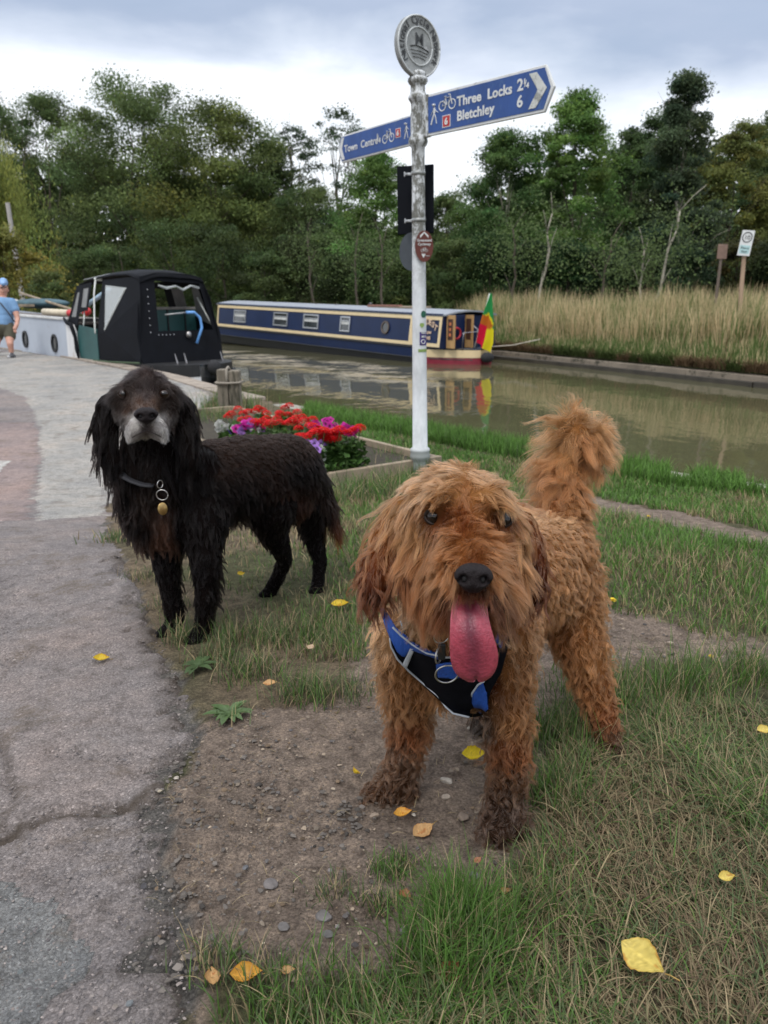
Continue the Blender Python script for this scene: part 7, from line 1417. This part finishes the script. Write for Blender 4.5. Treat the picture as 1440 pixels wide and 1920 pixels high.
# fallen leaves
def leaf(px_,py_,s_,col_,lab,rot,curl=.4,tilt=(0,0),nm='fallen_leaf',zz=.008,spot=.25):
    g_=G(px_,py_); dd=float(proj(g_)[2]); Ls=s_*dd/FP; n_,m_=22,12; V=[];C=[];rs=np.random.default_rng(px_*3+py_)
    for i in range(n_+1):
        t_=i/n_; w_=.33*math.sin(math.pi*t_**.82)**1.15*(1+.045*rs.normal())+.002
        for j in range(m_+1):
            u=-1+2*j/m_; V.append((Ls*(t_-.5),Ls*w_*u,Ls*(curl*.30*u*u*math.sin(math.pi*t_)+curl*1.0*(t_-.45)**2+.012*rs.normal())))
            cc=np.array(col_)*(1+.08*rs.normal()); 
            if vnoise(np.array(t_*5),np.array(u*2),1,px_)>1-spot*.8: cc=cc*np.array([.8,.6,.5])
            if abs(u)<.09: cc=cc*1.22
            elif abs(math.sin((t_*7-abs(u)*1.6)*math.pi))<.2: cc=cc*1.13
            if abs(u)>.85: cc=cc*np.array([.85,.72,.6])
            C.append(cc)
    F=[(i*(m_+1)+j,i*(m_+1)+j+1,(i+1)*(m_+1)+j+1,(i+1)*(m_+1)+j) for i in range(n_) for j in range(m_)]
    o=link(nm,npmesh(nm,V,F,np.clip(np.array(C),.01,.9),True),Mcol('dead leaf',.5,.3,.25)); o.location=g_+Vector((0,0,zz+Ls*.05)); o.rotation_euler=(tilt[0],tilt[1],rot); tag(o,lab,'leaf')
    MB().tube([(Ls*.5,0,Ls*curl*.1),(Ls*.62,Ls*.02,Ls*.08),(Ls*.78,Ls*.06,Ls*.02)],Ls*.012,5).build('stalk',M('leaf stalk',(.35,.22,.06),.7),o)
YEL=(.58,.41,.03); PYE=(.58,.45,.11); TANL=(.50,.30,.13); ORG=(.58,.30,.05); BRN=(.27,.13,.06)
LV=[(1200,1850,92,PYE,'large pale yellow leaf lying on the grass at bottom right',-.9,.25,(.5,.0),.05),(190,1243,30,YEL,'yellow leaf lying alone on the tarmac',.3,.8,(.2,.2),.008),(452,1093,18,YEL,'small yellow leaf under the spaniel belly',.9,.8,(.3,.2),.03),(638,1152,34,YEL,'yellow leaf in the grass between the two dogs',.1,.6,(.2,0),.03),(507,1297,28,TANL,'tan yellow leaf at the edge of the grass tuft',.1,.6,(.1,0),.02),(664,1459,26,YEL,'upright folded yellow leaf beside the left front paw',1.9,1.0,(.9,.4),.012),(886,1429,46,(.72,.56,.03),'bright yellow curled leaf between the dog legs',.1,1.1,(.35,.1),.01),(755,1535,36,ORG,'orange-brown spotted leaf below the left front paw',.2,.7,(.1,0),.008),(793,1567,50,TANL,'big tan leaf on the earth below the paws',.7,.35,(.15,0),.008),(1425,1415,30,PYE,'pale yellow leaf in the grass at the right edge',.2,.6,(.3,0),.06),(1353,1703,32,PYE,'yellow leaf in the lower right grass',.1,.8,(.3,0),.06),(462,1848,60,ORG,'orange curled leaf at the bottom left grass tuft',.15,.9,(.2,.1),.015),(398,1850,44,TANL,'pale tan torn leaf left of the orange curled leaf',1.9,.8,(.2,.1),.012),(838,1862,60,BRN,'reddish brown crumpled leaf at the bottom edge of the grass',1.0,.9,(.4,.2),.03),(760,1690,30,BRN,'reddish leaf below the small green tuft',-.8,.5,(.1,0),.012),(808,1722,22,(.38,.17,.09),'rusty leaf just right of the reddish leaf',.4,.6,(.1,.1),.012),(583,1232,20,(.50,.36,.24),'round beige leaf in the grass between the dogs',1.2,.3,(.1,0),.03),(895,1625,20,(.38,.17,.10),'small rusty leaf below the right front paw',.8,.5,(.1,0),.012),(945,1700,22,(.42,.2,.1),'rusty leaf at the edge of the foreground grass',.3,.6,(.2,0),.03),(540,1840,28,TANL,'long straw-coloured leaf in the bottom tuft',.1,.3,(.1,0),.02)]
for a in LV: leaf(*a[:8],zz=a[8])
# dandelions and plantains
def dandelion(px_,py_,s_,lab):
    g_=G(px_,py_+s_*1.2); dd=float(proj(g_)[2]); rr=s_*dd/FP; o=empty('dandelion',g_,label=lab,cat='flower'); rs=np.random.default_rng(px_)
    hh=rr*1.6; MB().tube([(0,0,0),(.002,0,hh)],.0018,5).build('stem',M('green stem',(.08,.14,.04)),o)
    V=[];F=[]
    for k in range(46):
        q=2.4*k; e_=k/46; a=Vector((math.cos(q),math.sin(q),0)); b=Vector((-a.y,a.x,0)); p0=Vector((0,0,hh)); p1=p0+a*rr*(.35+.65*e_)+Vector((0,0,rr*.5*(1-e_))); i=len(V); V+=[p0-b*rr*.06,p0+b*rr*.06,p1+b*rr*.1,p1-b*rr*.1]; F.append((i,i+1,i+2,i+3))
    MB().add(V,F).build('flower_head',M('dandelion yellow',(.75,.55,.02),.6),o)
dandelion(1147,1128,9,'yellow dandelion at the edge of the grass right of the ginger dog'); dandelion(1215,970,5,'small yellow dandelion beside the narrow track'); dandelion(1332,1232,6,'small yellow flower above the bare track at right')
def rosette(px_,py_,rad,n_,lab,col_=(.055,.095,.028)):
    g_=G(px_,py_); o=empty('plantain',g_,label=lab,cat='weed'); rs=np.random.default_rng(px_); mb=MB()
    for k in range(n_):
        q=2.4*k+rs.uniform(-.2,.2); a=Vector((math.cos(q),math.sin(q),0)); b=Vector((-a.y,a.x,0)); L_=rad*rs.uniform(.6,1.1); V=[];F=[]
        for i in range(7):
            t_=i/6; w_=L_*.17*math.sin(math.pi*min(1,t_*.9+.08)); c_=a*L_*t_+Vector((0,0,.012+L_*.13*math.sin(math.pi*t_*.8)*rs.uniform(.6,1))); V+=[c_-b*w_+Vector((0,0,w_*.3)),c_,c_+b*w_+Vector((0,0,w_*.3))]
        for i in range(6):
            for j in range(2): F.append((i*3+j,i*3+j+1,i*3+j+4,i*3+j+3))
        mb.add(V,F)
    mb.build('leaves',M('weed leaf %d'%px_,col_,.5,var=.3,scale=30),o,True)
rosette(430,1345,.062,14,'flat green plantain rosette at the top of the bare earth'); rosette(370,1255,.06,10,'dark green weed by the tarmac edge in front of the spaniel',(.045,.075,.025)); rosette(820,870,.10,9,'broad-leaved weed at the foot of the signpost'); rosette(700,925,.10,10,'broad-leaved weed below the front board of the flower bed',(.07,.12,.06)); rosette(1120,1260,.05,8,'small green weed on the right edge of the bare track')
man()
